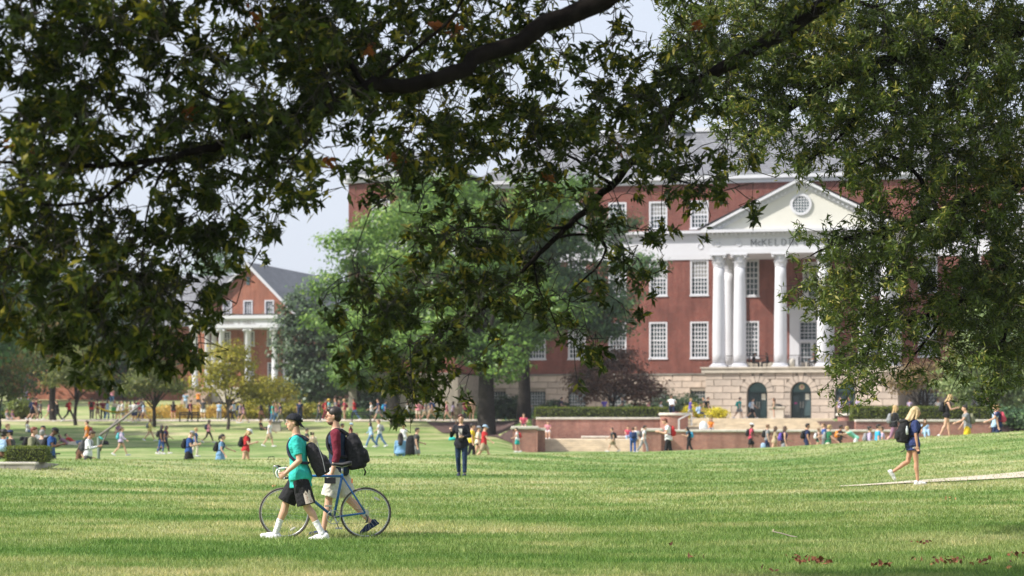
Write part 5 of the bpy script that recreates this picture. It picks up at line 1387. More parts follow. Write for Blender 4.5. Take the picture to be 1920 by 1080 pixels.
def hairs(J, style, fem):
    M = Matrix((J['hfw'], Vector((0,1,0)), J['hup'])).transposed(); c = J['head']; q = lambda x, y, z: c + M @ Vector((x, y, z)); mb = MB()
    if style in ('cap', 'capback', 'capside'): mb.ell(q(-.035,0,.02), (.078,.078,.078), 14, 10, M)
    else: mb.ell(q(-.026,0,.052), (.100,.088,.090), 16, 12, M); mb.ell(q(-.055,0,.0), (.062,.080,.085), 14, 10, M)
    if style in ('short',): mb.ell(q(.035,0,.10), (.055,.06,.035), 12, 8, M)
    if style == 'curly':
        for i in range(30):
            v = unit(rng.normal(size=3)); 
            if v[0] > .45 and v[2] < .5: continue
            mb.ell(q(-.03+v[0]*.10, v[1]*.11, .02+v[2]*.11), .04, 7, 5)
    if style in ('long', 'longcap'):
        dn = Vector((0,0,-1)); b = -J['fwd']
        mb.loft([(q(-.05,0,.06), Vector((0,.080,0)), b*.055), (q(-.06,0,-.04), Vector((0,.092,0)), b*.05), (J['neck']+J['up']*.02+b*.06, Vector((0,.105,0)), b*.04), (J['neck']-J['up']*.12+b*.115, Vector((0,.10,0)), b*.03), (J['neck']-J['up']*.24+b*.125, Vector((0,.075,0)), b*.018)], 16)
        for s in (-1, 1): mb.tube([q(-.0, s*.075, .05), q(.005, s*.085, -.04), J['neck']+Vector((0,s*.09,0))+J['fwd']*.02, J['neck']-J['up']*.12+Vector((0,s*.10,0))+J['fwd']*.03], [.03,.028,.03,.012], 8)
    if style in ('pony', 'bun'):
        if style == 'bun': mb.ell(q(-.11,0,.09), .045, 10, 8)
        else: mb.tube([q(-.09,0,.06), q(-.15,0,.03), q(-.15,0,-.08), q(-.12,0,-.2)], [.03,.036,.033,.012], 10)
    return mb
def cap_mesh(J, back=False):
    M = Matrix((J['hfw'], Vector((0,1,0)), J['hup'])).transposed(); c = J['head']; q = lambda x, y, z: c + M @ Vector((x, y, z)); mb = MB()
    T = Matrix.Rotation(R(8 if not back else -14), 3, 'Y'); M2 = M @ T
    n, m = 20, 7; vs = []; fs = []
    for j in range(m):
        a = (math.pi/2)*j/(m-1)*1.0
        for k in range(n):
            b = 2*math.pi*k/n; vs.append(q(0,0,.045) + M2 @ Vector((-.014+.118*math.cos(a)*math.cos(b), .100*math.cos(a)*math.sin(b), .102*math.sin(a)-.012)))
    for j in range(m-1):
        for k in range(n): fs.append((j*n+k, j*n+(k+1)%n, (j+1)*n+(k+1)%n, (j+1)*n+k))
    fs.append(tuple((m-1)*n+k for k in range(n))); fs.append(tuple(reversed(range(n)))); mb.add(vs, fs)
    s = -1 if back else 1; o = []
    for lay in (0, .006):
        for k in range(9):
            t = -1+2*k/8; o.append((.078*t, .095*math.sqrt(max(0,1-t*t*.9))*1.0, lay))
    vs = []
    for lay in (0, .007):
        for k in range(9):
            t = -1+2*k/8; y = .08*t
            vs.append(q(0,0,.045) + M2 @ Vector((s*(.072*math.sqrt(max(0, 1-t*t*.75))+.0)-.014, y, -.012+lay)))
            vs.append(q(0,0,.045) + M2 @ Vector((s*(.10+(.055 if back else .085)*math.sqrt(max(0,1-t*t)))-.014, y*.95, -.03-.02*(1-abs(t))*0+lay-(.062*(1-.3*abs(t)) if back else 0.005))))
    fs = []
    for l in (0, 18):
        for k in range(8): a = l+2*k; fs.append((a, a+1, a+3, a+2))
    for k in range(8): fs.append((2*k+1, 18+2*k+1, 18+2*k+3, 2*k+3))
    mb.add(vs, fs); return mb
def pack(J, w=.128, h=.205, d=.075, drop=.01, out=-.015, tilt=0):
    """rounded rucksack hugging the back, local to the joints"""
    c = J['pel'] + J['up']*(.27-drop) - J['fwd']*(.13+d+out); mb = MB(); U = J['up'].copy(); Fw = J['fwd'].copy()
    if tilt: Rm = Matrix.Rotation(R(tilt), 3, 'Y'); U = Rm @ U; Fw = Rm @ Fw
    Y = Vector((0,1,0))
    mb.loft([(c-U*h, Y*w*.75, Fw*d*.75), (c-U*h*.92, Y*w*.95, Fw*d*.98), (c-U*h*.3, Y*w, Fw*d*1.12), (c+U*h*.4, Y*w*.95, Fw*d*.95), (c+U*h*.85, Y*w*.75, Fw*d*.62), (c+U*h, Y*w*.45, Fw*d*.3)], 20, 3.0)
    mb.loft([(c-U*h*.75-Fw*d*1.0, Y*w*.6, Fw*d*.3), (c-U*h*.65-Fw*d*1.05, Y*w*.75, Fw*d*.42), (c-U*h*.1-Fw*d*1.0, Y*w*.75, Fw*d*.40), (c+U*h*.05-Fw*d*.9, Y*w*.6, Fw*d*.25)], 16, 3.0)
    return mb
def straps(J, fem=False, r=.02):
    mb = MB(); sw = .095 if fem else .105
    for s in (-1, 1):
        y = Vector((0, s*sw, 0)); u, f = J['up'], J['fwd']; p = J['pel']
        P = [p+u*.43-f*.15+y*.9, p+u*.49-f*.07+y, p+u*.505+f*.0+y*1.05, p+u*.45+f*.085+y*1.05, p+u*.36+f*.122+y*1.1, p+u*.24+f*.10+y*1.4, p+u*.15+f*.0+y*1.55, p+u*.12-f*.13+y*1.35]
        pp_, rr = smooth_path(P, [r]*len(P), 4)
        for a, b in zip(pp_[:-1], pp_[1:]):
            pass
        mb.tube(pp_, [r*.8]*len(pp_), 6)
    return mb
def handle_loop(J):
    c = J['pel']+J['up']*.5-J['fwd']*.2; return MB().tube([c+Vector((0,.03,0)), c+J['up']*.035+Vector((0,.02,0)), c+J['up']*.035-Vector((0,.02,0)), c-Vector((0,.03,0))], .008, 6)

# ---- pose library: meshes shared by everyone in that pose
POSES = {
 'walk':  dict(lean=4, hipL=24, knL=6, hipR=-16, knR=26, shL=-18, elL=20, shR=22, elR=28),
 'walk2': dict(lean=4, hipL=-20, knL=14, hipR=22, knR=14, shL=20, elL=30, shR=-14, elR=18),
 'stroll': dict(lean=3, hipL=14, knL=18, hipR=-10, knR=8, shL=8, elL=60, shR=-4, elR=16),
 'stand': dict(lean=1, hipL=2, knL=3, hipR=-2, knR=3, shL=4, elL=14, shR=-2, elR=22, spL=4, spR=4),
 'phone': dict(lean=4, hipL=12, knL=8, hipR=-10, knR=16, shL=14, elL=92, shR=16, elR=88, inL=22, inR=22, head=22),
 'reach': dict(lean=7, hipL=10, knL=12, hipR=-8, knR=12, shL=34, elL=30, shR=0, elR=30),
 'sitg':  dict(lean=-14, hipL=112, knL=92, hipR=100, knR=80, shL=30, elL=30, shR=26, elR=36, seat=.115, ftL=0, ftR=0, head=18),
 'sitflat': dict(lean=-6, hipL=84, knL=4, hipR=80, knR=10, shL=34, elL=30, shR=30, elR=40, seat=.115, ftL=60, ftR=60, head=15),
 'lie':   dict(lean=-52, hipL=104, knL=70, hipR=84, knR=30, shL=-20, elL=14, shR=-18, elR=10, seat=.12, ftL=10, ftR=30),
 'site':  dict(lean=4, hipL=86, knL=82, hipR=82, knR=88, shL=28, elL=50, shR=28, elR=50, seat=.12, ftL=0, ftR=0, inL=20, inR=20, head=12),
 'bend':  dict(lean=48, hipL=14, knL=14, hipR=-4, knR=8, shL=50, elL=24, shR=44, elR=30, head=-10),
 'kneel': dict(lean=10, hipL=4, knL=92, hipR=12, knR=92, shL=40, elL=30, shR=30, elR=20, ftL=-80, ftR=-80),
}
JOBS = {}; 
def req(key, fn, vox, sm=4, dec=None):
    if key not in JOBS: JOBS[key] = (fn, vox, sm, dec)
def JJ(pose, fem): return fk(POSES[pose], 1.775, fem)
TOPS = {'tee': lambda J, f: shirt(J, f, .55), 'long': lambda J, f: shirt(J, f, 1.9, add=.018), 'tank': lambda J, f: shirt(J, f, 0, add=.012, top=.43), 'dress': lambda J, f: shirt(J, f, .5, -.13, .016, .12), 'hoodie': lambda J, f: shirt(J, f, 1.95, -.08, .03)}
BOTS = {'shorts': lambda J, f: legwear(J, f, .88, .012, .03), 'mini': lambda J, f: legwear(J, f, .32, .01, .015), 'trousers': lambda J, f: legwear(J, f, 1.93, .012, .022), 'leggings': lambda J, f: legwear(J, f, 1.85, .003, 0), 'skirt': lambda J, f: skirt(J, f)}
def shoes_(J, k):
    mb = MB(); foot(mb, J['an'+k], J['fd'+k], .010, True)
    return mb

PEOPLE = []
def person(px, D, pose, face, fem, top, tcol, bot, bcol, hair, hcol, label, ytop=None, H=None, skin=0, bag=None, shoe=None, cap=None, z=None, X=None, blabel=None):
    PEOPLE.append(dict(px=px, D=D, pose=pose, face=face, fem=fem, top=top, tcol=tcol, bot=bot, bcol=bcol, hair=hair, hcol=hcol, label=label, ytop=ytop, H=H or (1.66 if fem else 1.77), skin=skin, bag=bag, shoe=shoe, cap=cap, z=z, X=X, blabel=blabel))
SK = [(0.60,0.36,0.25), (0.50,0.27,0.17), (0.30,0.15,0.09), (0.13,0.065,0.04)]
C = dict(white=(.72,.72,.74), black=(.015,.015,.018), navy=(.018,.03,.085), blue=(.03,.09,.30), red=(.50,.03,.035), maroon=(.19,.022,.04), grey=(.26,.27,.29), dgrey=(.07,.07,.075), jeans=(.10,.20,.38), denim=(.17,.32,.52), khaki=(.42,.33,.22),
         cream=(.66,.60,.48), teal=(.03,.42,.38), lteal=(.10,.45,.5), pink=(.62,.25,.30), lilac=(.50,.42,.60), purple=(.12,.08,.40), green=(.03,.18,.09), orange=(.78,.24,.03), yellow=(.70,.60,.20), brightyellow=(.75,.55,.03), lblue=(.35,.5,.68), mint=(.25,.62,.48),
         olive=(.22,.22,.14), brown=(.16,.08,.05), tan=(.45,.30,.20), sky=(.05,.38,.65), rose=(.55,.08,.13), mauve=(.30,.16,.24), camo=(.30,.30,.26))
HC = dict(dark=(.018,.012,.01), brown=(.07,.035,.018), blond=(.45,.30,.13), red=(.16,.04,.02), lbrown=(.17,.09,.045), grey=(.25,.24,.23))
FC = {'R': 0, 'A': 90, 'L': 180, 'T': 270}
def P_(px, D, pose, face, sex, top, bot, hair, label, ytop=None, bag=None, cap=None, shoe='white', skin=0, z=None, H=None, blabel=None):
    tk, tc = top.split(); bk, bc = bot.split(); hk, hc = hair.split()
    person(px, D, pose, FC.get(face, face) if isinstance(face, str) else face, sex == 'f', tk, C[tc], bk, C[bc], hk, HC[hc], label, ytop, H, skin, C[bag] if bag else None, C[shoe] if shoe else None, C[cap] if cap else None, z, None, blabel)

# --- left group by the small hedge
P_(7,75,'stand','A','f','tank brown','trousers dgrey','curly dark','woman with dark curly hair and light blue rucksack by the small hedge',805,'lblue',skin=2)
P_(13,120,'stand','R','m','tee teal','shorts dgrey','short lbrown','person in teal shirt behind the curly haired woman',792)
P_(24,82,'reach','L','m','tee dgrey','trousers dgrey','short dark','person in dark grey tee and navy cap beside the curly haired woman',806,cap='navy')
P_(58,80,'reach','R','m','hoodie olive','trousers khaki','short red','person in olive top with black rucksack behind the small hedge',801,'black')
P_(78,78,'reach','A','m','long camo','trousers grey','short grey','person in grey camouflage jacket with black and grey rucksack',806,'dgrey')
P_(81,88,'stand','T','m','tee grey','trousers dgrey','short dark','man in pale grey shirt standing behind the camouflage jacket',789,skin=2)
P_(95,79,'phone','R','m','tee blue','trousers navy','cap dark','man in blue shirt and dark cap with a bicycle by the hedge',802,'black','black',skin=3)
P_(165,84,'phone','R','m','long white','trousers dgrey','short brown','balding man in white dress shirt and dark grey trousers looking down',808,'dgrey',skin=1,shoe='black')
P_(146,92,'kneel','R','f','tee brown','trousers dgrey','long brown','crouching woman with long brown hair half hidden by the crest',846)
P_(164,133,'stand','L','m','tee orange','trousers dgrey','short brown','man in bright orange shirt behind the balding man',781,'maroon')
P_(227,146,'walk','R','f','long lilac','mini black','pony brown','woman in pale lilac top and black shorts with teal rucksack',801,'lteal')
P_(222,172,'sitg','T','f','tee mauve','shorts tan','long lbrown','seated woman with light brown hair behind the lilac topped woman',788)
P_(281,170,'walk','R','f','long yellow','mini yellow','long lbrown','woman in pale yellow outfit striding across the lawn',785,blabel='small grey shoulder bag of the woman in pale yellow',bag='grey')
P_(302,130,'stroll','R','f','tee black','leggings blue','long dark','woman in black top and blue track trousers in the trio',797,'black',skin=2)
P_(310,133,'walk2','R','f','tee navy','leggings black','long dark','woman in navy top with red rucksack walking with the track trousers woman',798,'red',skin=2)
P_(354,94,'phone','R','m','tee blue','shorts black','cap lbrown','bearded man in royal blue tee and grey blue cap reading his phone',808,'black','grey')
P_(366,140,'stroll','R','f','tee blue','trousers cream','short blond','blond person in blue shirt and cream trousers behind the blue tee man',802)
P_(391,165,'walk','R','f','tank pink','leggings black','long dark','woman in pink top and black leggings with dark rucksack on the lawn',787,'navy')
P_(413,96,'reach','R','f','tee denim','skirt denim','pony dark','woman in denim dress with striped sleeves reaching forward',814,'black')
P_(461,95,'phone','R','f','tee red','mini tan','longcap blond','woman in loose red tee and white cap looking at her phone',802,'black','white')
# seated on the bank
P_(126,152,'lie','R','f','tee mauve','trousers cream','long dark','reclining woman in plum top and cream trousers on the grass',795)
P_(138,155,'lie','R','f','tee red','trousers jeans','short dark','reclining person in red top and blue jeans on the grass',794)
P_(52,175,'sitflat','R','f','tee white','trousers jeans','long lbrown','seated woman in white tee and blue jeans on the bank',779)
P_(15,190,'sitg','R','m','tee grey','shorts grey','short brown','seated man in grey tee under the left edge tree',767)
P_(25,191,'sitg','R','f','tee mauve','mini brown','short dark','seated woman in plum top beside the grey tee man',766)
# path along the left
Wz = 203.5
P_(61,Wz,'walk','R','m','tee navy','shorts black','short dark','tall man in navy top with navy rucksack on the walkway',745,'navy')
P_(67,Wz+1,'walk2','R','m','tee maroon','shorts khaki','short dark','man in maroon tee and khaki shorts next to the navy man',746)
P_(75,Wz-.5,'stroll','R','f','tee grey','leggings black','short brown','woman in pale grey tee and black leggings beside the maroon tee man',751,'dgrey')
P_(92,Wz+2,'walk','R','f','tee pink','mini white','long dark','woman in pink top half hidden by the thick trunk',752)
P_(108,Wz-2,'walk2','L','m','long black','trousers black','short dark','dark clothed man striding just right of the thick trunk',751)
P_(130,Wz,'walk','R','m','tee red','trousers black','short dark','man in red shirt and black trousers between the two left trees',747,'maroon',skin=1)
P_(172,Wz,'stroll','A','m','tee red','trousers dgrey','short dark','man in red shirt with black rucksack right of the forked tree',746,'black')
P_(193,Wz+1,'stand','T','m','tee maroon','trousers black','short brown','man in maroon shirt standing above the hammock left end',748)
P_(201,Wz-1,'stroll','R','f','long lblue','trousers jeans','long brown','woman in pale blue shirt and jeans by the hammock',750)
P_(210,238,'stand','A','f','tee pink','trousers jeans','long blond','woman in pink top and jeans higher up the slope',727)
P_(222,Wz+1,'reach','R','f','tee white','shorts khaki','long lbrown','woman in white tee above the middle of the hammock',752)
P_(230,Wz+2,'stand','L','m','tee white','shorts grey','short brown','man in white tee facing the white tee woman',751)
P_(237,Wz,'stroll','R','f','tee yellow','mini brown','short dark','woman in yellow top right of the white tee pair',751)
P_(246,Wz-1,'reach','L','f','tee white','mini black','long dark','woman in white top above the hammock right end',753)
P_(259,Wz,'walk','R','m','tee rose','shorts grey','short dark','man in rose shirt with navy rucksack right of the hammock',746,'navy')
P_(265,Wz+2,'stroll','R','m','long navy','trousers navy','short dark','man in dark navy behind the rose shirt man',744)
P_(325,Wz,'stand','A','f','tee black','mini red','long dark','woman in black top and red skirt left of the bench',752)
P_(357,Wz,'stroll','R','m','tee maroon','trousers black','short dark','man in maroon and black by the right end of the bench',750,'dgrey')
P_(381,212,'stand','A','m','tee dgrey','shorts white','short dark','man in dark top and white shorts by the golden grass',747)
P_(393,213,'sitg','T','f','tee lblue','shorts khaki','long lbrown','person in pale blue sitting among the golden grass',757)
P_(411,Wz,'stand','A','f','tee lblue','trousers grey','short dark','woman in pale blue shirt and grey trousers left of the yellow green tree',752)
P_(431,Wz,'walk','R','m','tee grey','trousers black','short dark','man in grey shirt and black trousers right of the yellow green tree',750)
P_(439,Wz+2,'walk2','L','m','tee lblue','trousers dgrey','short blond','man in light blue shirt passing the yellow green tree',750)
P_(457,Wz,'walk','L','f','tee mauve','mini black','long dark','woman in mauve top and black shorts striding behind the red tee woman',757)
P_(490,Wz,'walk2','L','m','tee black','shorts brown','short dark','dark skinned man in black walking towards the yellow bushes',750,skin=3)
P_(511,Wz,'stroll','R','m','tee teal','trousers jeans','short dark','man with dark blue rucksack above the grey litter box',754,'navy')
P_(518,Wz+1,'stroll','L','f','tee pink','trousers jeans','short lbrown','woman in pink shirt and jeans beside the dark blue rucksack',753)
P_(526,Wz+2,'walk','L','m','tee navy','trousers olive','short dark','man in navy and olive behind the pink shirt woman',755)
P_(562,Wz,'stand','A','m','tee navy','trousers navy','short dark','man all in navy standing behind the boy with the cap',750,'navy')
P_(610,Wz,'stroll','R','f','tee red','trousers maroon','short dark','person in red with dark rucksack just left of the glasses man',748,'maroon')
P_(617,Wz+1,'stand','L','f','tee lteal','trousers khaki','short blond','person in pale teal and yellow hat beside the red one',745,cap='brightyellow')
P_(630,Wz,'walk','L','m','tee grey','shorts grey','short lbrown','person in grey with maroon rucksack behind the glasses man head',747,'maroon')
P_(646,Wz,'stand','L','f','tee rose','trousers tan','short blond','woman in rose top and tan trousers left of the far bench',747,'maroon')
P_(665,Wz,'walk2','L','m','tee red','trousers jeans','short dark','man in red and black above the far bench',747,'black',skin=2)
P_(710,Wz,'walk','L','m','tee navy','shorts grey','short brown','man in navy tee and grey shorts right of the dark conifer',748)
P_(722,Wz+1,'stroll','R','m','tee blue','trousers dgrey','short dark','man with bright blue rucksack beside the grey shorts man',751,'sky')
P_(764,Wz,'walk','R','m','tee white','shorts navy','short brown','man in white tee and navy shorts beneath the hanging leaves',752)
P_(784,Wz,'stand','A','f','tee pink','shorts cream','short brown','woman in pink beneath the hanging leaves',751)
P_(809,Wz-1,'walk','L','m','tee navy','shorts khaki','short dark','man in navy shirt with blue rucksack left of the thick oak trunk',747,'blue')
P_(838,Wz,'walk2','L','f','tee pink','mini tan','short blond','woman in pink and tan left of the thick oak trunk',753)
P_(858,Wz+2,'stand','A','m','tee khaki','shorts khaki','short brown','man in khaki among the bushes left of the oak',757)
P_(874,Wz-1,'stroll','A','m','tee maroon','trousers black','short dark','man with maroon rucksack beside the oak trunk',748,'maroon')
P_(884,Wz,'stand','T','m','tee tan','shorts tan','short dark','man in tan beside the maroon rucksack man',746)
P_(941,Wz,'walk','R','f','long white','trousers teal','long grey','person in white hooded top and teal trousers between the oak trunks',753)
P_(988,198,'stroll','R','f','tee grey','mini dgrey','long red','woman in grey dress with pink rucksack in front of the second trunk',744,'pink',z=2.0)

for px, D, ps, fc, sx, tp_, bt, hr_, lb, yt, bg_ in [
 (29,228,'sitg','R','f','tee white','trousers grey','long lbrown','woman in white seated high on the slope at the far left',716,None),
 (36,229,'stand','T','m','tee pink','shorts white','short brown','man in pale pink standing high on the slope at the far left',709,None),
 (43,230,'stroll','R','f','tee white','shorts lblue','long dark','woman in white with pale blue shorts high on the slope',710,'lilac'),
 (47,231,'stand','A','m','tee lilac','shorts grey','short dark','man in lilac at the right of the slope group',709,None),
 (55,228,'stroll','R','m','tee red','trousers jeans','short dark','man in red shirt and jeans walking down the far left slope',712,'navy'),
 (183,205,'stroll','L','m','tee brown','shorts khaki','short dark','man in brown tee half hidden by the forked tree branches',749,None),
 (215,206,'stand','T','f','long cream','trousers khaki','long blond','blond woman in cream above the hammock green panel',750,None),
 (252,204.5,'stand','A','m','tee white','shorts navy','short brown','man in white tee left of the rose shirt man',752,None),
 (270,206,'walk','L','f','tee lblue','mini white','long brown','woman in pale blue behind the dark navy man',753,None),
 (348,232,'walk','A','m','tee lblue','trousers grey','short brown','man in pale blue walking up towards the columned hall',735,None),
 (372,236,'stand','A','f','tee orange','shorts dgrey','short dark','person in orange standing at the foot of the hall steps',733,None),
 (450,205,'stroll','R','m','tee grey','shorts dgrey','short brown','man in grey behind the mauve top woman',753,'navy'),
 (598,206,'stroll','R','m','tee dgrey','trousers dgrey','short dark','man in dark grey behind the yellow leaved bushes',751,None),
 (636,205,'stand','T','f','tee dgrey','shorts grey','long lbrown','woman in dark grey between the red and rose tops',750,None),
 (697,204.5,'stroll','L','f','tee white','shorts dgrey','pony dark','woman in white tee beside the dark conifer',753,None),
 (745,205,'stroll','L','f','tee lblue','shorts tan','long lbrown','woman in pale blue left of the hanging leaves',753,None),
 (797,205,'walk2','R','m','tee grey','shorts khaki','short brown','man in grey tee under the tip of the hanging leaves',751,'maroon'),
 (849,204,'stroll','R','f','tee lilac','shorts brown','long dark','woman in lilac between the pink woman and the khaki man',753,None)]:
    P_(px,D,ps,fc,sx,tp_,bt,hr_,lb,yt,bg_)
# lawn middle
P_(491,178,'sitg','R','m','tee black','trousers dgrey','short dark','man in black tee sitting with knees up on the bank',785,skin=1)
P_(505,156,'walk2','R','m','tee white','shorts khaki','short lbrown','man in white tee and beige shorts walking right on the lawn',788)
P_(578,160,'sitg','R','m','tee dgrey','trousers grey','short dark','seated man in dark grey between the two bicycle men',794)
P_(587,150,'sitg','A','f','tee cream','trousers khaki','short brown','seated person in cream with tan rucksack between the two bicycle men',799,'khaki')
P_(640,150,'stroll','R','m','tee white','trousers grey','short dark','dark haired person peeping over the maroon shoulder',794,skin=2)
P_(657,152,'stroll','R','f','tee maroon','trousers tan','cap brown','person in maroon top and pale blue cap right of the glasses man',793,None,'lblue')
P_(668,148,'sitg','T','f','tee brown','trousers green','long lbrown','seated woman with brown hair near the pale blue cap',806)
P_(696,146,'walk','L','f','long lblue','trousers jeans','long dark','long haired woman in pale blue jacket and jeans strolling beside the white tee man',792)
P_(712,147,'walk2','L','m','tee white','trousers jeans','short lbrown','man in white tee and blue jeans walking with the long haired woman',787,'grey')
P_(757,160,'stand','A','f','tee white','shorts white','short blond','woman in white behind the denim jacket woman',796)
P_(751,86,'stand','A','f','hoodie denim','trousers jeans','long dark','woman in blue denim jacket with long black hair',812,skin=2)
P_(780,118,'stroll','R','m','tee dgrey','shorts grey','short dark','man in dark grey tee and grey shorts right of the denim jacket woman',802,'black')
P_(884,112,'stroll','R','m','tee brightyellow','trousers black','short dark','dark haired man in bright yellow tee behind the camera woman',787)
P_(896,113,'stroll','R','f','tee cream','mini black','cap lbrown','woman in cream shirt between the yellow and red tees',792,None,'grey')
P_(907,112,'walk','R','m','tee red','shorts khaki','cap brown','man in red tee and pale blue cap walking right',789,None,'lblue')
P_(970,152,'stroll','L','f','tee white','shorts teal','short dark','woman in white top and teal shorts by the brick pedestal',804,'red')
P_(982,158.4,'site','T','m','tee rose','shorts dgrey','short brown','man in rose shirt sitting on the square brick pedestal',779,z=z_ped2)
P_(1027,174.6,'site','T','f','tee pink','shorts white','short brown','woman in pale pink sitting before the long brick wall',789,z=.95)
# behind the hedge and by the library
for px, D, ps, fc, sx, tp_, bt, hr_, lb, yt, bg_ in [
 (1052,186,'stroll','R','m','tee navy','trousers dgrey','short dark','man in navy walking behind the left end of the dark hedge',745,'dgrey'),
 (1133,187,'stand','A','f','tee purple','shorts white','short dark','person in purple top behind the middle of the dark hedge',746,None),
 (1168,188,'stroll','L','m','tee dgrey','trousers dgrey','short brown','man in dark grey behind the dark hedge below the plum tree',744,None),
 (1218,187,'sitg','R','f','tee pink','shorts grey','short dark','woman in pink sitting behind the dark hedge',746,None),
 (1241,188,'sitg','R','f','tee white','shorts grey','short dark','person in white sitting right of the pink woman behind the hedge',750,None)]:
    P_(px,D,ps,fc,sx,tp_,bt,hr_,lb,yt,bg_,z=2.0 if ps != 'sitg' else 2.5)
P_(1260,178.5,'bend','A','m','tee white','trousers navy','short lbrown','person in navy trousers bending over beside the round pedestal',742,z=2.0)
P_(1294,180.5,'walk','R','f','tee purple','shorts grey','short blond','blond woman in purple top walking past the yellow flowers',750,z=2.0)
P_(1311,182,'site','R','f','tee lblue','trousers navy','short brown','person with pale blue rucksack seated by the yellow flowers',757,'lblue',z=2.35)
P_(1320,184,'stand','L','m','tee dgrey','trousers dgrey','short dark','man in dark clothes standing over the seated group',746,'black',z=2.0)
P_(1327,185,'stand','R','m','tee black','trousers black','short brown','second dark clothed man right of the one over the seated group',750,z=2.0)
P_(1333,181.5,'site','L','f','tee mauve','trousers grey','long dark','woman in mauve top seated at the yellow bush',768,z=2.1)
P_(1386,190,'walk2','R','m','tee teal','shorts grey','short dark','man with teal rucksack left of the first arched door',745,'teal',z=2.0)
P_(1410,189,'walk','R','m','tee white','shorts black','short dark','man in white tee and black shorts at the first arched door',748,'lblue',z=2.0)
P_(1451,192,'stand','L','f','tank khaki','mini green','long lbrown','woman in tan top and green shorts between the arched doors',746,z=2.0,shoe='white')
P_(1575,186,'stand','T','m','tee lilac','shorts khaki','short brown','man in lilac tee at the third arched door',745,z=2.0)
P_(1593,186,'stand','L','m','tee navy','trousers navy','short lbrown','man in navy beside the lilac tee man',750,z=2.0,skin=2)
P_(1609,187,'stand','A','m','tee lilac','shorts white','short brown','man in lilac and white under the hanging oak leaves',750,z=2.0)
P_(1706,188,'stand','A','f','tee lilac','trousers grey','short brown','person in lilac behind the middle of the bright hedge',748,z=2.0)
P_(1759,188,'stand','A','f','tee white','shorts tan','short lbrown','woman in white behind the hedge near the brown leaved tree',750,z=2.0)
P_(1796,186,'stand','R','m','tee white','trousers dgrey','cap dark','man in white tee and dark cap behind the bright hedge',748,None,'black',z=2.0)
P_(1826,187,'stroll','R','m','tee dgrey','trousers black','short dark','man in dark top behind the right end of the hedge',750,z=2.0,skin=3)
P_(1853,184,'stand','L','m','tee navy','trousers black','short dark','dark haired man in navy between hedge and pale green tree',749,z=2.0)
P_(1895,178,'stroll','R','f','tee red','trousers black','long dark','woman in red shirt and black trousers at the right edge',750,z=1.75)
# low wall and lower terrace
P_(1149,160,'walk','L','m','tee dgrey','shorts khaki','short brown','man in dark tee and beige shorts on the lower steps',802,'black')
P_(1177,171,'site','T','f','tee rose','trousers lblue','short brown','seated person in rose by the stone bench',799,z=.65)
P_(1187,150,'stroll','A','f','long blue','trousers blue','short brown','woman all in blue with dark rucksack near the stone bench',801,'navy')
P_(1192,158,'stand','T','f','tee white','trousers tan','bun dark','woman in white beside the blue clad woman',799)
P_(1207,154,'walk2','R','m','tee white','trousers grey','short dark','man in white tee and grey trousers in front of the square pedestal',798,'dgrey')
P_(1253,112,'phone','L','m','tee white','trousers black','short red','bearded man in long white tee with red rucksack',784,'red')
P_(1292,152,'phone','L','f','tee black','trousers black','long dark','woman in black with turquoise and purple rucksack',801,'sky')
P_(1333,165,'site','T','f','tee orange','trousers grey','long brown','woman in orange sitting on the upper side of the low wall',786,z=1.2)
P_(1408,146,'stroll','R','m','tee rose','shorts black','cap dark','man in rose tee and white cap by the low wall',791,'black','white',skin=3)
P_(1438,142,'stroll','R','m','tee grey','trousers navy','short lbrown','man in grey tee carrying a pale blue bag by the low wall',796,'black')
P_(1452,134,'walk','R','f','tee khaki','mini tan','long brown','brown haired woman partly behind the purple rucksack woman',784)
P_(1470,122,'stroll','R','f','tank black','shorts grey','long brown','woman in black tank top with bright purple rucksack',783,'purple')
P_(1513,126,'stand','R','m','tee navy','trousers navy','short dark','man in dark navy tee standing alone before the steps',789,'black',skin=1)
P_(1534,150,'stroll','R','f','tank black','mini green','bun lbrown','woman with white rucksack behind the navy tee man',803,'white')
P_(1546,140,'stroll','L','m','tee blue','trousers grey','short lbrown','man in royal blue tee behind the green tee man',790)
P_(1553,124,'walk','R','m','tee green','shorts cream','short blond','blond man in dark green tee and cream shorts',783,'grey')
P_(1575,142,'stroll','R','m','long black','trousers black','short dark','person in black with an orange patch on the back',797,'orange',skin=2)
P_(1605,140,'bend','L','m','tee mint','shorts white','short blond','man in mint tee and white shorts bending forward',790)
P_(1629,118,'stroll','R','f','long lilac','trousers teal','bun dark','woman in lilac long sleeves by the right brick wall',793,'grey')
P_(1645,117,'stroll','R','m','tee sky','trousers teal','short dark','man in bright blue tee beside the lilac woman',795)
P_(1655,120,'stroll','L','f','tee lilac','trousers jeans','short brown','person in lilac tee facing the bright blue tee man',800)
P_(1676,103,'walk','R','f','hoodie black','leggings mauve','long blond','blond woman in black jacket and mauve leggings',760,'grey')
P_(1735,150,'sitg','T','f','tee lblue','trousers lblue','long brown','woman in pale blue sitting against the right brick wall',786,z=.95)
P_(1775,90,'phone','R','f','tank black','mini black','long blond','tall blond woman in black top and shorts walking on the crest',740,'black')
P_(1794,118,'sitg','R','m','tee sky','shorts grey','short dark','person in bright blue tee sitting behind the crest',794)
P_(1814,91,'reach','L','m','tee grey','shorts brightyellow','short dark','man in grey tee and yellow shorts with olive rucksack',760,'olive')
P_(1832,120,'sitg','T','f','tee pink','trousers grey','long red','red haired woman in pink sitting below the brick wall',793)
P_(1872,95,'reach','L','m','tee navy','shorts navy','short blond','blond man in navy top with red rucksack on the crest',757,'rose')
P_(1866,98,'stroll','R','m','tee lblue','trousers navy','short brown','person in pale blue partly hidden behind the blond navy man',758)
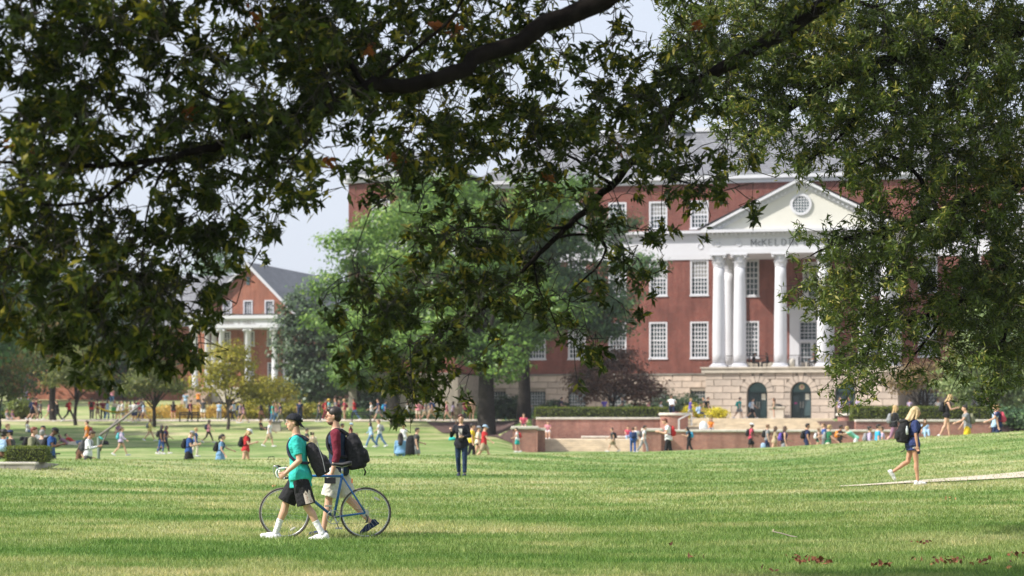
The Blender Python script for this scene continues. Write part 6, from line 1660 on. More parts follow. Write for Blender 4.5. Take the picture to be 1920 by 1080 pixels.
# on the portico terrace
for x, fc, lb, sx in ((-4.3,0,'student in black seated at the table behind the second column','m'),(-3.1,180,'student in dark clothes seated beside the third column','f'),(0.95,180,'student in dark top seated right of the stone litter bin','m')):
    p = lib_M @ Vector((x, Yp+1.9, pt+.36))
    PEOPLE.append(dict(px=960+F*p.x/p.y, D=p.y, pose='site', face=fc, fem=sx=='f', top='tee', tcol=C['black'], bot='trousers', bcol=C['dgrey'], hair='short', hcol=HC['dark'], label=lb, ytop=None, H=1.7, skin=1, bag=None, shoe=C['black'], cap=None, z=p.z, X=None, blabel=None))

# meshes needed
for p in PEOPLE:
    ps, f = p['pose'], p['fem']
    p['keys'] = [('body', ps, f), (p['top'], ps, f), (p['bot'], ps, f), ('shoeL', ps, f), ('shoeR', ps, f), ('h'+p['hair'], ps, f)]
    req(('body', ps, f), lambda ps=ps, f=f: body(JJ(ps, f), f), .015, 3, .45)
    req((p['top'], ps, f), lambda ps=ps, f=f, t=p['top']: TOPS[t](JJ(ps, f), f), .02, 3, .6)
    req((p['bot'], ps, f), lambda ps=ps, f=f, t=p['bot']: BOTS[t](JJ(ps, f), f), .02, 3, .6)
    for sk_ in 'LR': req(('shoe'+sk_, ps, f), lambda ps=ps, f=f, sk_=sk_: shoes_(JJ(ps, f), sk_), .014, 2, .5)
    req(('h'+p['hair'], ps, f), lambda ps=ps, f=f, t=p['hair']: hairs(JJ(ps, f), t, f), .018, 2, .6)
# ------------------------------------------------------------------ the four people in front, posed one by one
HERO = {}
def setj(J, **kw):
    for k, v in kw.items():
        if k.startswith('curl'): J[k] = v
        else: J[k] = Vector(v)
    for k in 'LR':
        J['hd'+k] = (J['wr'+k]-J['el'+k]).normalized() if 'hv'+k not in J else J['hv'+k]
    return J
# boy pushing the bicycle, facing screen left; joints in metres, forward +x, his left (+y) towards the camera
def boyJ():
    J = fk(dict(lean=5, hipR=27, knR=8, hipL=-14, knL=16, shL=-14, elL=60, shR=-6, elR=56, head=0, ftR=8, ftL=-6, abL=10, abR=8), 1.70)
    return J
def manJ():
    return fk(dict(lean=3, hipL=16, knL=6, hipR=-18, knR=26, shL=-6, elL=20, shR=6, elR=14, head=2, abL=6), 1.76)
def girlJ():
    return fk(dict(lean=2, hipL=-12, knL=46, hipR=6, knR=2, shL=20, elL=118, shR=-4, elR=10, head=8, abR=8, ftR=0, ftL=-55, inL=30, spL=0, spR=1), 1.68, True)
def womJ():
    return fk(dict(lean=0, hipL=4, knL=4, hipR=-6, knR=14, shL=8, elL=78, inL=50, shR=0, elR=128, inR=20, abR=26, abL=18, head=6, spL=1, spR=1), 1.62, True)
HJ = {'boy': boyJ, 'man': manJ, 'girl': girlJ, 'wom': womJ}
def hreq(who, part, fn, vox=.009, sm=3, dec=None): req((who, part), fn, vox, sm, dec)
J1, J2, J3, J4 = boyJ(), manJ(), girlJ(), womJ()
hreq('boy', 'body', lambda: body(J1, False, curl=55), .0075, 3)
hreq('boy', 'shirt', lambda: shirt(J1, False, .72, -.2, .022, .16), .011, 4)
hreq('boy', 'shorts', lambda: legwear(J1, False, .95, .016, .045), .011, 3)
[hreq('boy', 'shoe'+k, lambda k=k: shoes_(J1, k), .008, 2) for k in 'LR']
hreq('boy', 'hair', lambda: hairs(J1, 'cap', False), .01, 2)
def socks(J, k, a=.52):
    mb = MB(); m = J['kn'+k].lerp(J['an'+k], a); mb.tube([m, J['kn'+k].lerp(J['an'+k], .8), J['an'+k]-Vector((0,0,.01))], [.049, .043, .046], 14)
    return mb
[hreq('boy', 'sock'+k, lambda k=k: socks(J1, k), .009, 2) for k in 'LR']
hreq('boy', 'bag', lambda: pack(J1, .15, .24, .10, .10, .015, 20), .011, 3)
hreq('man', 'body', lambda: body(J2, False, curl=60), .0075, 3)
def raglan(J):
    mb = MB()
    for k in 'LR':
        mb.ell(J['sh'+k]-Vector((0,0,.0)), (.075,.06,.07), 14, 10); seg(mb, J['sh'+k], J['el'+k], .068, .054); e = J['el'+k].lerp(J['wr'+k], .45); mb.tube([J['el'+k], e], [.053, .05], 14)
        seg(mb, J['sh'+k], J['neck']-J['up']*.03, .06, .05)
    return mb
hreq('man', 'sleeves', lambda: raglan(J2), .011, 3)
hreq('man', 'shirt', lambda: shirt(J2, False, 0, -.13, .02, .08, .46), .011, 3)
hreq('man', 'shorts', lambda: legwear(J2, False, .90, .016, .04), .011, 3)
[hreq('man', 'shoe'+k, lambda k=k: shoes_(J2, k), .008, 2) for k in 'LR']
hreq('man', 'hair', lambda: hairs(J2, 'short', False), .009, 2)
def beard(J):
    M = Matrix((J['hfw'], Vector((0,1,0)), J['hup'])).transposed(); c = J['head']; q = lambda x, y, z: c + M @ Vector((x, y, z)); mb = MB()
    mb.ell(q(.03,0,-.078), (.054,.056,.042), 14, 10, M); return mb
hreq('man', 'beard', lambda: beard(J2), .008, 1)
hreq('man', 'bag', lambda: pack(J2, .165, .25, .125, .07, -.02, 8), .012, 3)
hreq('girl', 'body', lambda: body(J3, True, curl=30), .0075, 3)
hreq('girl', 'shirt', lambda: shirt(J3, True, .85, -.20, .03, .14), .011, 4)
hreq('girl', 'shorts', lambda: legwear(J3, True, .28, .012, .015), .011, 2)
[hreq('girl', 'shoe'+k, lambda k=k: shoes_(J3, k), .008, 2) for k in 'LR']
def girlhair():
    mb = hairs(J3, 'long', True); J = J3; b = -J['fwd']
    mb.tube([J['head']+Vector((-.05,0,.06)), J['head']+Vector((-.10,.01,-.05)), J['neck']+b*.11, J['neck']-J['up']*.10+b*.20, J['neck']-J['up']*.18+b*.25], [.085,.085,.085,.065,.02], 14)
    return mb
hreq('girl', 'hair', girlhair, .009, 2)
hreq('girl', 'bag', lambda: pack(J3, .17, .26, .12, .04, -.01, 6), .011, 3)
hreq('wom', 'body', lambda: body(J4, True, curl=55), .0085, 3)
hreq('wom', 'shirt', lambda: shirt(J4, True, .4, -.12, .016, .05, .46), .012, 3)
def jacket():
    mb = MB(); J = J4
    mb.loft(secs(J, True, -.17, .49, .034, .12), 24)
    for k in 'LR': seg(mb, J['sh'+k], J['el'+k], .068, .054); e = J['el'+k].lerp(J['wr'+k], .92); mb.tube([J['el'+k], e], [.054,.045], 14); mb.ell(J['sh'+k], .07, 12, 8)
    return mb
hreq('wom', 'jacket', jacket, .012, 3)
hreq('wom', 'jeans', lambda: legwear(J4, True, 1.96, .014, .01), .012, 3)
[hreq('wom', 'shoe'+k, lambda k=k: shoes_(J4, k), .01, 2) for k in 'LR']
hreq('wom', 'hair', lambda: hairs(J4, 'short', True).ell(J4['head']+Vector((.04,-.05,.07)), (.05,.045,.04), 10, 8), .01, 2)

# ---- build every shared mesh in one evaluation
TMP = {k: fuse(fn(), vx, sm, dc, name=str(k[1])) for k, (fn, vx, sm, dc) in JOBS.items()}
dg = bpy.context.evaluated_depsgraph_get(); ME = {}
for k, o in TMP.items():
    me = bpy.data.meshes.new_from_object(o.evaluated_get(dg)); me.name = 'part_' + str(k[0]) + '_' + str(k[1])
    me.materials.clear(); me.polygons.foreach_set('use_smooth', [True]*len(me.polygons)); ME[k] = me
for k, o in TMP.items():
    old = o.data; bpy.data.objects.remove(o); bpy.data.meshes.remove(old)
bpy.data.collections.remove(TMPC)
def setmat(me, m):
    if len(me.materials) == 0: me.materials.append(m)
    return me
def cobj(name, me, mat, col, parent):
    o = link(name, setmat(me, mat), None, parent); o.color = tuple(col)+(1,); return o

PACKS = {}
import re as _re
def blab(col, lab):
    l = _re.sub(r' with( [a-z]+| [a-z]+ [a-z]+| [a-z]+ and [a-z]+)? rucksack', '', lab)
    return col+' rucksack worn by the '+' '.join(l.split()[:12-len(col.split())])
def packset(pose, fem):
    if (pose, fem) not in PACKS:
        J = JJ(pose, fem); PACKS[(pose, fem)] = (pack(J).mesh('rucksack', True), straps(J, fem).mesh('straps', True), cap_mesh(J).mesh('cap', True))
    return PACKS[(pose, fem)]
cbn = {tuple(v): k for k, v in C.items()}
CN = dict(black='black', navy='navy', dgrey='dark grey', grey='grey', maroon='maroon', lteal='teal', teal='teal', red='red', khaki='tan', sky='bright blue', blue='blue', lblue='pale blue', pink='pink', purple='purple', white='white', orange='black and orange', olive='olive', rose='red', lilac='lilac')
for p in PEOPLE:
    ps, f, H = p['pose'], p['fem'], p['H']; s = H/1.775
    D = p['D']; J = JJ(ps, f); topz = (J['head'].z+.125)*s
    if p['z'] is not None:
        z = p['z']
    elif p['ytop'] is not None:
        best = min((abs(HY-(zp(p['px'], d)+topz-EYE)*F/d-p['ytop'])+abs(d-D)*.25, d) for d in np.linspace(D*.93, D*1.08, 31)); D = float(best[1]); z = zp(p['px'], D)
    else: z = zp(p['px'], D)
    if p['ytop'] is not None:      # fine match of the stature
        want = EYE+(HY-p['ytop'])*D/F - z
        s = min(max(want/(J['head'].z+.125), s*.92), s*1.07)
    X = px_x(p['px'], D)
    if ps in ('site',) : z = z - .0
    t = thing('person', p['label'], 'person', (X, D, z), R(p['face']) - math.atan2(X, D)*0)
    t.scale = (s*1.1, s*1.1, s)
    mats = [SKIN, CLOTH, CLOTH, CLOTH, CLOTH, HAIRM]; nms = ['body', 'shirt', {'shorts':'shorts','mini':'shorts','trousers':'trousers','leggings':'leggings','skirt':'skirt'}[p['bot']], 'shoe', 'shoe', 'hair']
    cs = [SK[p['skin']], p['tcol'], p['bcol'], p['shoe'] or C['dgrey'], p['shoe'] or C['dgrey'], p['hcol']]
    for k, m, n_, c_ in zip(p['keys'], mats, nms, cs): cobj(n_, ME[k], m, c_, t)
    pk = packset(ps, f)
    if p['cap']: cobj('cap', pk[2], CLOTH, p['cap'], t)
    if p['bag']:
        nm = cbn.get(tuple(p['bag']), 'dgrey')
        b = thing('rucksack', p['blabel'] or blab(CN[nm], p['label']), 'rucksack', t.location, t.rotation_euler.z, 'rucksacks on backs')
        b.scale = t.scale; cobj('pouch', pk[0], CLOTH, p['bag'], b); cobj('straps', pk[1], CLOTH, [c*.6 for c in p['bag']], b)

# ---- finishing the four
def hero(name, label, X, Y, z, rz, H):
    t = thing('person', label, 'person', (X, Y, z), rz); s = H/1.775; t.scale = (s, s, s); return t
def face(t, J, glasses=False):
    M = Matrix((J['hfw'], Vector((0,1,0)), J['hup'])).transposed(); c = J['head']; q = lambda x, y, z: c + M @ Vector((x, y, z))
    for s in (-1, 1):
        e = MB().ell(q(.074, s*.031, .006), (.010,.013,.008), 8, 6, M); cobj('eye', e.mesh('eye', True), PLAIN, (.55,.52,.5), t)
        e = MB().ell(q(.082, s*.031, .006), (.004,.006,.006), 8, 6, M); cobj('pupil', e.mesh('pupil', True), PLAIN, (.02,.015,.012), t)
        b = MB().tube([q(.082, s*.012, .028), q(.084, s*.03, .034), q(.072, s*.048, .028)], [.004,.005,.003], 6); cobj('eyebrow', b.mesh('eyebrow'), HAIRM, (.03,.02,.015), t)
    m = MB().tube([q(.088,-.022,-.063), q(.098,0,-.062), q(.088,.022,-.063)], [.003,.005,.003], 6); cobj('mouth', m.mesh('mouth'), PLAIN, (.38,.12,.10), t)
    if glasses:
        g = MB()
        for s in (-1, 1):
            P = [q(.098, s*.034+.024*math.cos(a), .003+.018*math.sin(a)) for a in np.linspace(0, 2*math.pi, 13)]; g.tube(P, .0028, 6, cap=False)
            g.tube([q(.095, s*.058, .008), q(.05, s*.078, .01), q(-.01, s*.082, .008)], .003, 6)
        g.tube([q(.1,-.011,.008), q(.1,.011,.008)], .003, 6); cobj('glasses', g.mesh('glasses'), PLAIN, (.25,.03,.02), t)
DB = 32.15
# boy
zb = zp(560, 31.75); boy = hero('boy', 'young man in teal tee and backwards black cap pushing the blue bicycle', px_x(562, 31.75), 31.75, zb-.015, R(180), 1.71)
cobj('body', ME[('boy','body')], SKIN, SK[0], boy); cobj('shirt', ME[('boy','shirt')], CLOTH, (.035,.46,.42), boy); bs_ = cobj('shorts', ME[('boy','shorts')], CLOTH, C['black'], boy)
[cobj('shoe', ME[('boy','shoe'+k)], CLOTH, (.75,.75,.76), boy) for k in 'LR']; [cobj('sock', ME[('boy','sock'+k)], CLOTH, (.78,.78,.8), boy) for k in 'LR']; cobj('hair', ME[('boy','hair')], HAIRM, HC['brown'], boy)
cobj('cap', cap_mesh(J1, True).mesh('cap', True), CLOTH, (.012,.014,.02), boy); face(boy, J1)
lg = MB().ell(J1['head']+Vector((-.118,.03,.05)), (.006,.022,.014), 8, 6); cobj('cap_badge', lg.mesh('cap_badge'), PLAIN, (.75,.75,.78), boy)
# floral side panels of the shorts
m, nt, out = new_mat('floral_print'); v_ = coord(nt, 'Object', (1,1,1)); vo = N(nt, 'ShaderNodeTexVoronoi'); vo.inputs['Scale'].default_value = 26; nt.links.new(v_, vo.inputs['Vector'])
bsdf(nt, out, ramp(nt, mth(nt, 'MULTIPLY', noise(nt, v_, 18, 3), 1.0), [(.36,(.10,.06,.05)),(.43,(.62,.50,.42)),(.55,(.68,.60,.52)),(.6,(.42,.24,.16)),(.66,(.70,.62,.55))]), .8); FLOR = m
a, b = J1['hpL'], J1['knL']
pm = MB(); d = (b-a).normalized(); sdv = Vector((0,1,0)); bkv = d.cross(sdv).normalized()
pn = []
for i in range(9):
    t_ = .12+.80*i/8; c_ = a.lerp(b, t_); rr_ = .094+.036*t_; row = []
    for k in range(7):
        an_ = math.radians(38+ 50*k/6); row.append(c_ + (sdv*math.sin(an_) + (-bkv if bkv.x > 0 else bkv)*math.cos(an_))*(rr_+.010))
    pn.append(row)
pm.add([v for r_ in pn for v in r_], [(i*7+k, i*7+k+1, (i+1)*7+k+1, (i+1)*7+k) for i in range(8) for k in range(6)])
pm.obj('floral_panel', FLOR, bs_, True)
bag = thing('rucksack', 'black rucksack hanging low on the young man in the teal tee', 'rucksack', boy.location, R(180)); bag.scale = boy.scale
cobj('pouch', ME[('boy','bag')], CLOTH, (.03,.027,.033), bag); cobj('straps', straps(J1, False, .026).mesh('straps', True), CLOTH, (.03,.035,.06), bag); cobj('handle', handle_loop(J1).mesh('handle'), CLOTH, C['black'], bag)
zpr = MB().tube([J1['pel']+J1['up']*.40-J1['fwd']*.28+Vector((0,.13,0)), J1['pel']+J1['up']*.15-J1['fwd']*.34+Vector((0,.155,0)), J1['pel']-J1['up']*.02-J1['fwd']*.36+Vector((0,.15,0))], .006, 6); cobj('zip', zpr.mesh('zip'), PLAIN, (.25,.25,.27), bag)
# man
man = hero('man', 'bearded man with glasses in maroon sleeved navy top and white shorts', px_x(634, 32.85), 32.85, zp(634, 32.85)-.015, R(180), 1.77)
cobj('body', ME[('man','body')], SKIN, SK[0], man); cobj('shirt', ME[('man','shirt')], CLOTH, (.02,.035,.075), man); cobj('sleeves', ME[('man','sleeves')], CLOTH, (.16,.016,.035), man); cobj('shorts', ME[('man','shorts')], CLOTH, (.68,.65,.58), man)
[cobj('shoe', ME[('man','shoe'+k)], CLOTH, C['navy'], man) for k in 'LR']; cobj('hair', ME[('man','hair')], HAIRM, HC['dark'], man); cobj('beard', ME[('man','beard')], HAIRM, (.10,.05,.035), man); face(man, J2, True)
bag = thing('rucksack', 'large black rucksack on the man with the maroon sleeves', 'rucksack', man.location, R(180)); bag.scale = man.scale
cobj('pouch', ME[('man','bag')], CLOTH, (.018,.018,.022), bag); cobj('straps', straps(J2, False, .028).mesh('straps', True), CLOTH, (.02,.02,.025), bag); cobj('handle', handle_loop(J2).mesh('handle'), CLOTH, C['black'], bag)
tg = MB().tube([J2['pel']-J2['up']*.02-J2['fwd']*.34, J2['pel']-J2['up']*.09-J2['fwd']*.37, J2['pel']-J2['up']*.14-J2['fwd']*.35], [.006,.012,.012], 6); cobj('dangling_strap', tg.mesh('dangling_strap'), CLOTH, C['black'], bag)
def mw(t, v): return Matrix.Translation(t.location) @ Matrix.Rotation(t.rotation_euler.z, 4, 'Z') @ Matrix.Diagonal((*t.scale, 1)) @ Vector(v)
ph = MB().box(-.075,.075,-.005,.005,-.04,.04).mesh('phone'); h_ = mw(man, J2['wrL']+J2['hdL']*.10)
o = cobj('phone', ph, PLAIN, (.02,.02,.025), None); o.location = h_+Vector((.0,-.01,-.01)); tag(o, 'dark phone held by the man in white shorts', 'phone')
# girl
gD = 53.2; girl = hero('girl', 'blond woman in navy tee with big black rucksack walking up the footpath', px_x(1712, gD), gD, zp(1712, gD)+.02, R(8), 1.70)
cobj('body', ME[('girl','body')], SKIN, SK[1], girl); cobj('shirt', ME[('girl','shirt')], CLOTH, (.03,.045,.14), girl); cobj('shorts', ME[('girl','shorts')], CLOTH, (.55,.55,.55), girl); [cobj('shoe', ME[('girl','shoe'+k)], CLOTH, (.74,.74,.74), girl) for k in 'LR']; cobj('hair', ME[('girl','hair')], HAIRM, (.50,.37,.20), girl); face(girl, J3)
bag = thing('rucksack', 'big black rucksack with dangling strap on the blond woman by the footpath', 'rucksack', girl.location, girl.rotation_euler.z); bag.scale = girl.scale
cobj('pouch', ME[('girl','bag')], CLOTH, (.014,.014,.016), bag); cobj('straps', straps(J3, True, .024).mesh('straps', True), CLOTH, C['black'], bag)
u3, f3 = J3['up'], J3['fwd']; P3 = J3['pel']
cobj('flap', MB().ell(P3+u3*.46-f3*.24, (.11,.13,.06), 14, 10).mesh('flap', True), CLOTH, (.02,.02,.022), bag)
cobj('dangling_strap', MB().tube([P3+u3*.02-f3*.2, P3-u3*.08-f3*.16, P3-u3*.2-f3*.2, P3-u3*.24-f3*.28], [.018,.014,.01,.012], 6).mesh('dangling_strap'), CLOTH, C['black'], bag)
bt_ = MB().lathe(mw(girl, P3+u3*.16-f3*.20+Vector((0,-.155,0)))-Vector((0,0,.0)), [(.03,0),(.032,.12),(.015,.16),(.015,.19)], 14); o = cobj('water_bottle', bt_.mesh('water_bottle', True), PLAIN, (.55,.6,.62), None); tag(o, 'clear water bottle in the side pocket of the big black rucksack', 'bottle')
o = cobj('phone', MB().box(-.02,.05,-.006,.006,-.07,.03).mesh('phone'), PLAIN, (.02,.025,.04), None); o.location = mw(girl, J3['wrR']+J3['hdR']*.12); tag(o, 'dark phone in the lowered hand of the blond footpath woman', 'phone')
# woman with the camera
wD = 65.5; wom = hero('wom', 'woman with short red hair in black jacket and dark jeans holding a camera', px_x(865, wD), wD, zp(865, wD)-.01, R(-98), 1.66)
cobj('body', ME[('wom','body')], SKIN, SK[0], wom); cobj('shirt', ME[('wom','shirt')], CLOTH, (.25,.24,.22), wom)
cobj('jeans', ME[('wom','jeans')], CLOTH, (.016,.035,.085), wom); [cobj('shoe', ME[('wom','shoe'+k)], CLOTH, (.03,.04,.07), wom) for k in 'LR']; cobj('hair', ME[('wom','hair')], HAIRM, (.085,.022,.015), wom); face(wom, J4, True)
cobj('jacket', ME[('wom','jacket')], CLOTH, (.012,.013,.02), wom)
u4, f4 = J4['up'], J4['fwd']; P4 = J4['pel']
fr_ = MB(); 
rows = []
for t_ in np.linspace(.05, .40, 7):
    w_ = float(np.interp(t_, [s[0] for s in SECF], [s[1] for s in SECF]))+.04; d_ = float(np.interp(t_, [s[0] for s in SECF], [s[2] for s in SECF]))+.046; rows.append([P4+u4*t_+f4*(.02+d_*math.sqrt(1-(y/ w_)**2))+Vector((0,y,0)) for y in np.linspace(-.055,.055,5)])
fr_.add([v for r_ in rows for v in r_], [(i*5+k, i*5+k+1, (i+1)*5+k+1, (i+1)*5+k) for i in range(6) for k in range(4)])
m, nt, out = new_mat('printed_shirt'); v_ = coord(nt, 'Object'); sp = N(nt, 'ShaderNodeSeparateXYZ'); nt.links.new(v_, sp.inputs[0])
bsdf(nt, out, mixc(nt, ramp(nt, noise(nt, v_, 22, 2), [(.45,(0,0,0)),(.55,(1,1,1))]), (.16,.15,.14), (.62,.60,.55)), .8); fr_.obj('shirt_front', m, wom, True)
stp = MB().tube([P4+u4*.47+f4*.02+Vector((0,.09,0)), P4+u4*.4+f4*.17+Vector((0,.08,0)), P4+u4*.2+f4*.21+Vector((0,.03,0)), P4+u4*.4+f4*.17-Vector((0,.08,0)), P4+u4*.47+f4*.02-Vector((0,.09,0))], .012, 6)
camt = thing('camera_body', 'black camera on a neck strap held at the waist of the red haired woman', 'camera', wom.location, wom.rotation_euler.z); camt.scale = wom.scale
cobj('housing', MB().box(.17,.23,-.06,.06,1.02,1.10).box(.18,.22,-.02,.02,1.10,1.125).mesh('housing'), PLAIN, (.015,.015,.017), camt); cobj('lens', MB().tube([(.23,0,1.06),(.30,0,1.05)], [.033,.036], 16).mesh('lens'), PLAIN, (.01,.01,.012), camt)
cobj('neck_strap', stp.mesh('neck_strap', True), CLOTH, C['black'], camt)

# ------------------------------------------------------------------ bicycle (x towards the rear, z up, hub height .34)
BR = .342; bx = px_x(685.5, DB); bz = zp(640, DB)-.012
bk = thing('bicycle', 'blue steel road bicycle with white drop bars pushed across the lawn', 'bicycle', (bx, DB, bz))
BLU = simple('blue_frame_paint', (.018,.13,.36), .25, .05, 3, spec=.6); CHR = simple('alloy', (.55,.55,.56), .3, .05, 5, metal=.9); TYR = simple('tyre_rubber', (.10,.085,.075), .8, .1, 8); BLK = simple('black_plastic', (.015,.015,.017), .5); WTP = simple('white_bar_tape', (.7,.7,.68), .7)
def pxm(x, y): return (px_x(x, DB)-bx, 0, EYE+(HY-y)*DB/F-bz)
hub = (0, 0, BR); fh = (px_x(533.5, DB)-bx, 0, BR); bb = pxm(626, 983); st_ = pxm(641.5, 893); hT = pxm(549, 890); hB = pxm(545, 908)
bb = (bb[0], 0, .285); 
def tb(name, P, r_, mat, par, n=10): return MB().tube(P, r_*1.12, n).obj(name, mat, par, True)
fr = bpy.data.objects.new('frame', None); 
tb('top_tube', [st_, (hT[0]+.01, 0, hT[2]-.015)], .0155, BLU, bk); tb('down_tube', [(hB[0]+.005,0,hB[2]+.02), bb], .0175, BLU, bk); tb('seat_tube', [bb, (st_[0]+.004,0,st_[2]+.03)], .0165, BLU, bk); tb('head_tube', [(hT[0]+.006,0,hT[2]+.02), hB], .019, BLU, bk)
for s in (-1, 1):
    tb('seat_stay', [(st_[0],s*.012,st_[2]), (hub[0],s*.065,hub[2])], .009, BLU, bk); tb('chain_stay', [(bb[0],s*.03,bb[2]), (hub[0],s*.065,hub[2])], .011, BLU, bk)
fk_ = bpy.data.objects
fo = MB()
for s in (-1, 1): fo.tube([(hB[0],0,hB[2]-.005), (hB[0]-.005,s*.045,hB[2]-.05), (fh[0]+.03,s*.052,fh[2]+.12), (fh[0],s*.052,fh[2])], [.014,.013,.011,.008], 10)
fo.obj('fork', BLU, bk, True)
def wheel(c, lab):
    t_ = MB(); n = 40; P = [(c[0]+(BR-.012)*math.cos(2*math.pi*k/n), 0, c[2]+(BR-.012)*math.sin(2*math.pi*k/n)) for k in range(n+1)]
    w = t_.tube(P, .0125, 8, cap=False).obj('wheel', TYR, bk, True)
    P = [(c[0]+(BR-.03)*math.cos(2*math.pi*k/n), 0, c[2]+(BR-.03)*math.sin(2*math.pi*k/n)) for k in range(n+1)]; MB().tube(P, .009, 6, cap=False).obj('rim', CHR, w, True)
    for k in range(32):
        a = 2*math.pi*k/32; s = 1 if k % 2 else -1; a2 = a + (.9 if k % 4 < 2 else -.9)
        MB().tube([(c[0]+.022*math.cos(a2), s*.025, c[2]+.022*math.sin(a2)), (c[0]+(BR-.034)*math.cos(a), 0, c[2]+(BR-.034)*math.sin(a))], .0014, 4).obj('spoke', CHR, w)
    MB().tube([(c[0],-.05,c[2]),(c[0],-.028,c[2]),(c[0],-.026,c[2]),(c[0],.026,c[2]),(c[0],.028,c[2]),(c[0],.05,c[2])], [.012,.012,.026,.026,.012,.012], 14).obj('hub', CHR, w, True)
    return w
w1 = wheel(hub, ''); w2 = wheel(fh, '')
for w_, c, a in ((w1, hub, 52), (w2, fh, -62)):
    a = R(a); p = Vector((c[0]+.24*math.cos(a), -.012, c[2]+.24*math.sin(a))); e = MB().ell((0,0,0), (.045,.006,.016), 10, 6).obj('reflector', simple('clear_reflector', (.62,.6,.55), .3), w_); e.location = p; e.rotation_euler = (0, R(30 if w_ == w1 else -30), 0)
# saddle, post, reflector
tb('seat_post', [(st_[0]+.002,0,st_[2]+.02), (st_[0]+.0,0,st_[2]+.13)], .0125, CHR, bk)
sa = MB(); sx, sz = st_[0], st_[2]+.155
sa.loft([((sx-.15,0,sz+.0), Vector((0,.018,0)), Vector((0,0,.014))), ((sx-.10,0,sz+.005), Vector((0,.026,0)), Vector((0,0,.022))), ((sx,0,sz+.0), Vector((0,.045,0)), Vector((0,0,.028))), ((sx+.08,0,sz+.015), Vector((0,.085,0)), Vector((0,0,.034))), ((sx+.125,0,sz+.02), Vector((0,.07,0)), Vector((0,0,.028)))], 14)
sd_ = sa.obj('saddle', BLK, bk, True)
for s in (-1, 1): MB().tube([(sx-.1,s*.02,sz-.015),(sx,s*.02,sz-.035),(sx+.08,s*.03,sz-.015)], .004, 6).obj('saddle_rail', CHR, sd_)
MB().box(st_[0]+.125, st_[0]+.14, -.02, .02, st_[2]-.09, st_[2]-.03).obj('rear_reflector', simple('amber_reflector', (.5,.10,.02), .4), bk)
# stem and drop bars
sp0 = (hT[0]+.005, 0, hT[2]+.02); sp1 = (hT[0]+.0, 0, hT[2]+.075); sp2_ = (hT[0]-.085, 0, hT[2]+.085)
tb('stem', [sp0, sp1, sp2_], .012, CHR, bk)
for s in (-1, 1):
    x, z = sp2_[0], sp2_[2]
    P = [(x,0,z), (x,s*.13,z), (x-.02,s*.19,z), (x-.085,s*.20,z-.005), (x-.115,s*.20,z-.05), (x-.09,s*.20,z-.115), (x-.02,s*.20,z-.13), (x+.03,s*.20,z-.125)]
    pp_, rr = smooth_path(P, [.0135]*len(P), 5); MB().tube(pp_, rr, 8).obj('handlebar', WTP, bk, True)
    MB().tube([(x-.09,s*.20,z+.0), (x-.135,s*.20,z+.035), (x-.15,s*.20,z+.03), (x-.155,s*.20,z-.03), (x-.125,s*.20,z-.12)], [.014,.013,.008,.006,.005], 8).obj('brake_lever', CHR if s < 0 else BLK, bk, True)
    MB().tube([(x+.0,s*.2,z-.127),(x+.045,s*.2,z-.122)], .0155, 8).obj('bar_grip', BLK, bk)
MB().tube([(hT[0]-.01,-.03,hT[2]+.08),(hT[0]-.1,-.06,hT[2]+.12),(hT[0]-.12,-.04,hT[2]+.02),(hT[0]+.01,-.01,hT[2]-.06)], .004, 6).obj('cable', BLK, bk)
# cranks, chainring, chain, sprocket, derailleurs, brakes
cr = MB().tube([(bb[0],-.05,bb[2]),(bb[0],.05,bb[2])], .02, 14).obj('bottom_bracket', CHR, bk, True)
P = [(bb[0]+.088*math.cos(2*math.pi*k/32), -.047, bb[2]+.088*math.sin(2*math.pi*k/32)) for k in range(33)]; ringm = MB().tube(P, .006, 6, cap=False)
for k in range(5): a = 2*math.pi*k/5+.3; ringm.tube([(bb[0],-.047,bb[2]),(bb[0]+.085*math.cos(a),-.047,bb[2]+.085*math.sin(a))], .006, 6)
ringm.obj('chainring', CHR, bk)
for s, a in ((-1, 112), (1, 292)):
    a = R(a); e = (bb[0]-.165*math.cos(a)*-1, s*.065, bb[2]+.165*math.sin(a)); c_ = MB().tube([(bb[0],s*.058,bb[2]), e], [.011,.008], 8).obj('crank_arm', CHR, bk, True)
    MB().box(e[0]-.045, e[0]+.045, e[1]-.005 if s > 0 else e[1]-.09, e[1]+.09 if s > 0 else e[1]+.005, e[2]-.01, e[2]+.01).obj('pedal', CHR, c_)
MB().tube([(bb[0],-.047,bb[2]+.088),(0,-.042,BR+.045)], .0035, 4).tube([(bb[0],-.047,bb[2]-.088),(.02,-.042,BR-.13)], .0035, 4).tube([(.02,-.042,BR-.13),(.045,-.042,BR-.04)], .0035, 4).obj('chain', simple('chain_steel', (.12,.10,.09), .5, metal=.6), bk)
sc_ = MB()
for i, r_ in enumerate((.05,.043,.036,.030)): sc_.tube([(0,-.034-.005*i,BR),(0,-.037-.005*i,BR)], r_, 20)
sc_.obj('sprocket', CHR, bk); MB().tube([(.005,-.045,BR-.02),(.03,-.05,BR-.06),(.015,-.05,BR-.13)], [.012,.015,.014], 8).obj('derailleur', simple('dark_alloy', (.12,.12,.12), .4, metal=.7), bk)
MB().tube([(st_[0]+.055,-.03,BR+BR-.0),(st_[0]+.04,0,BR+BR+.03),(st_[0]+.055,.03,BR+BR-.0)], .006, 6).obj('rear_brake', CHR, bk)

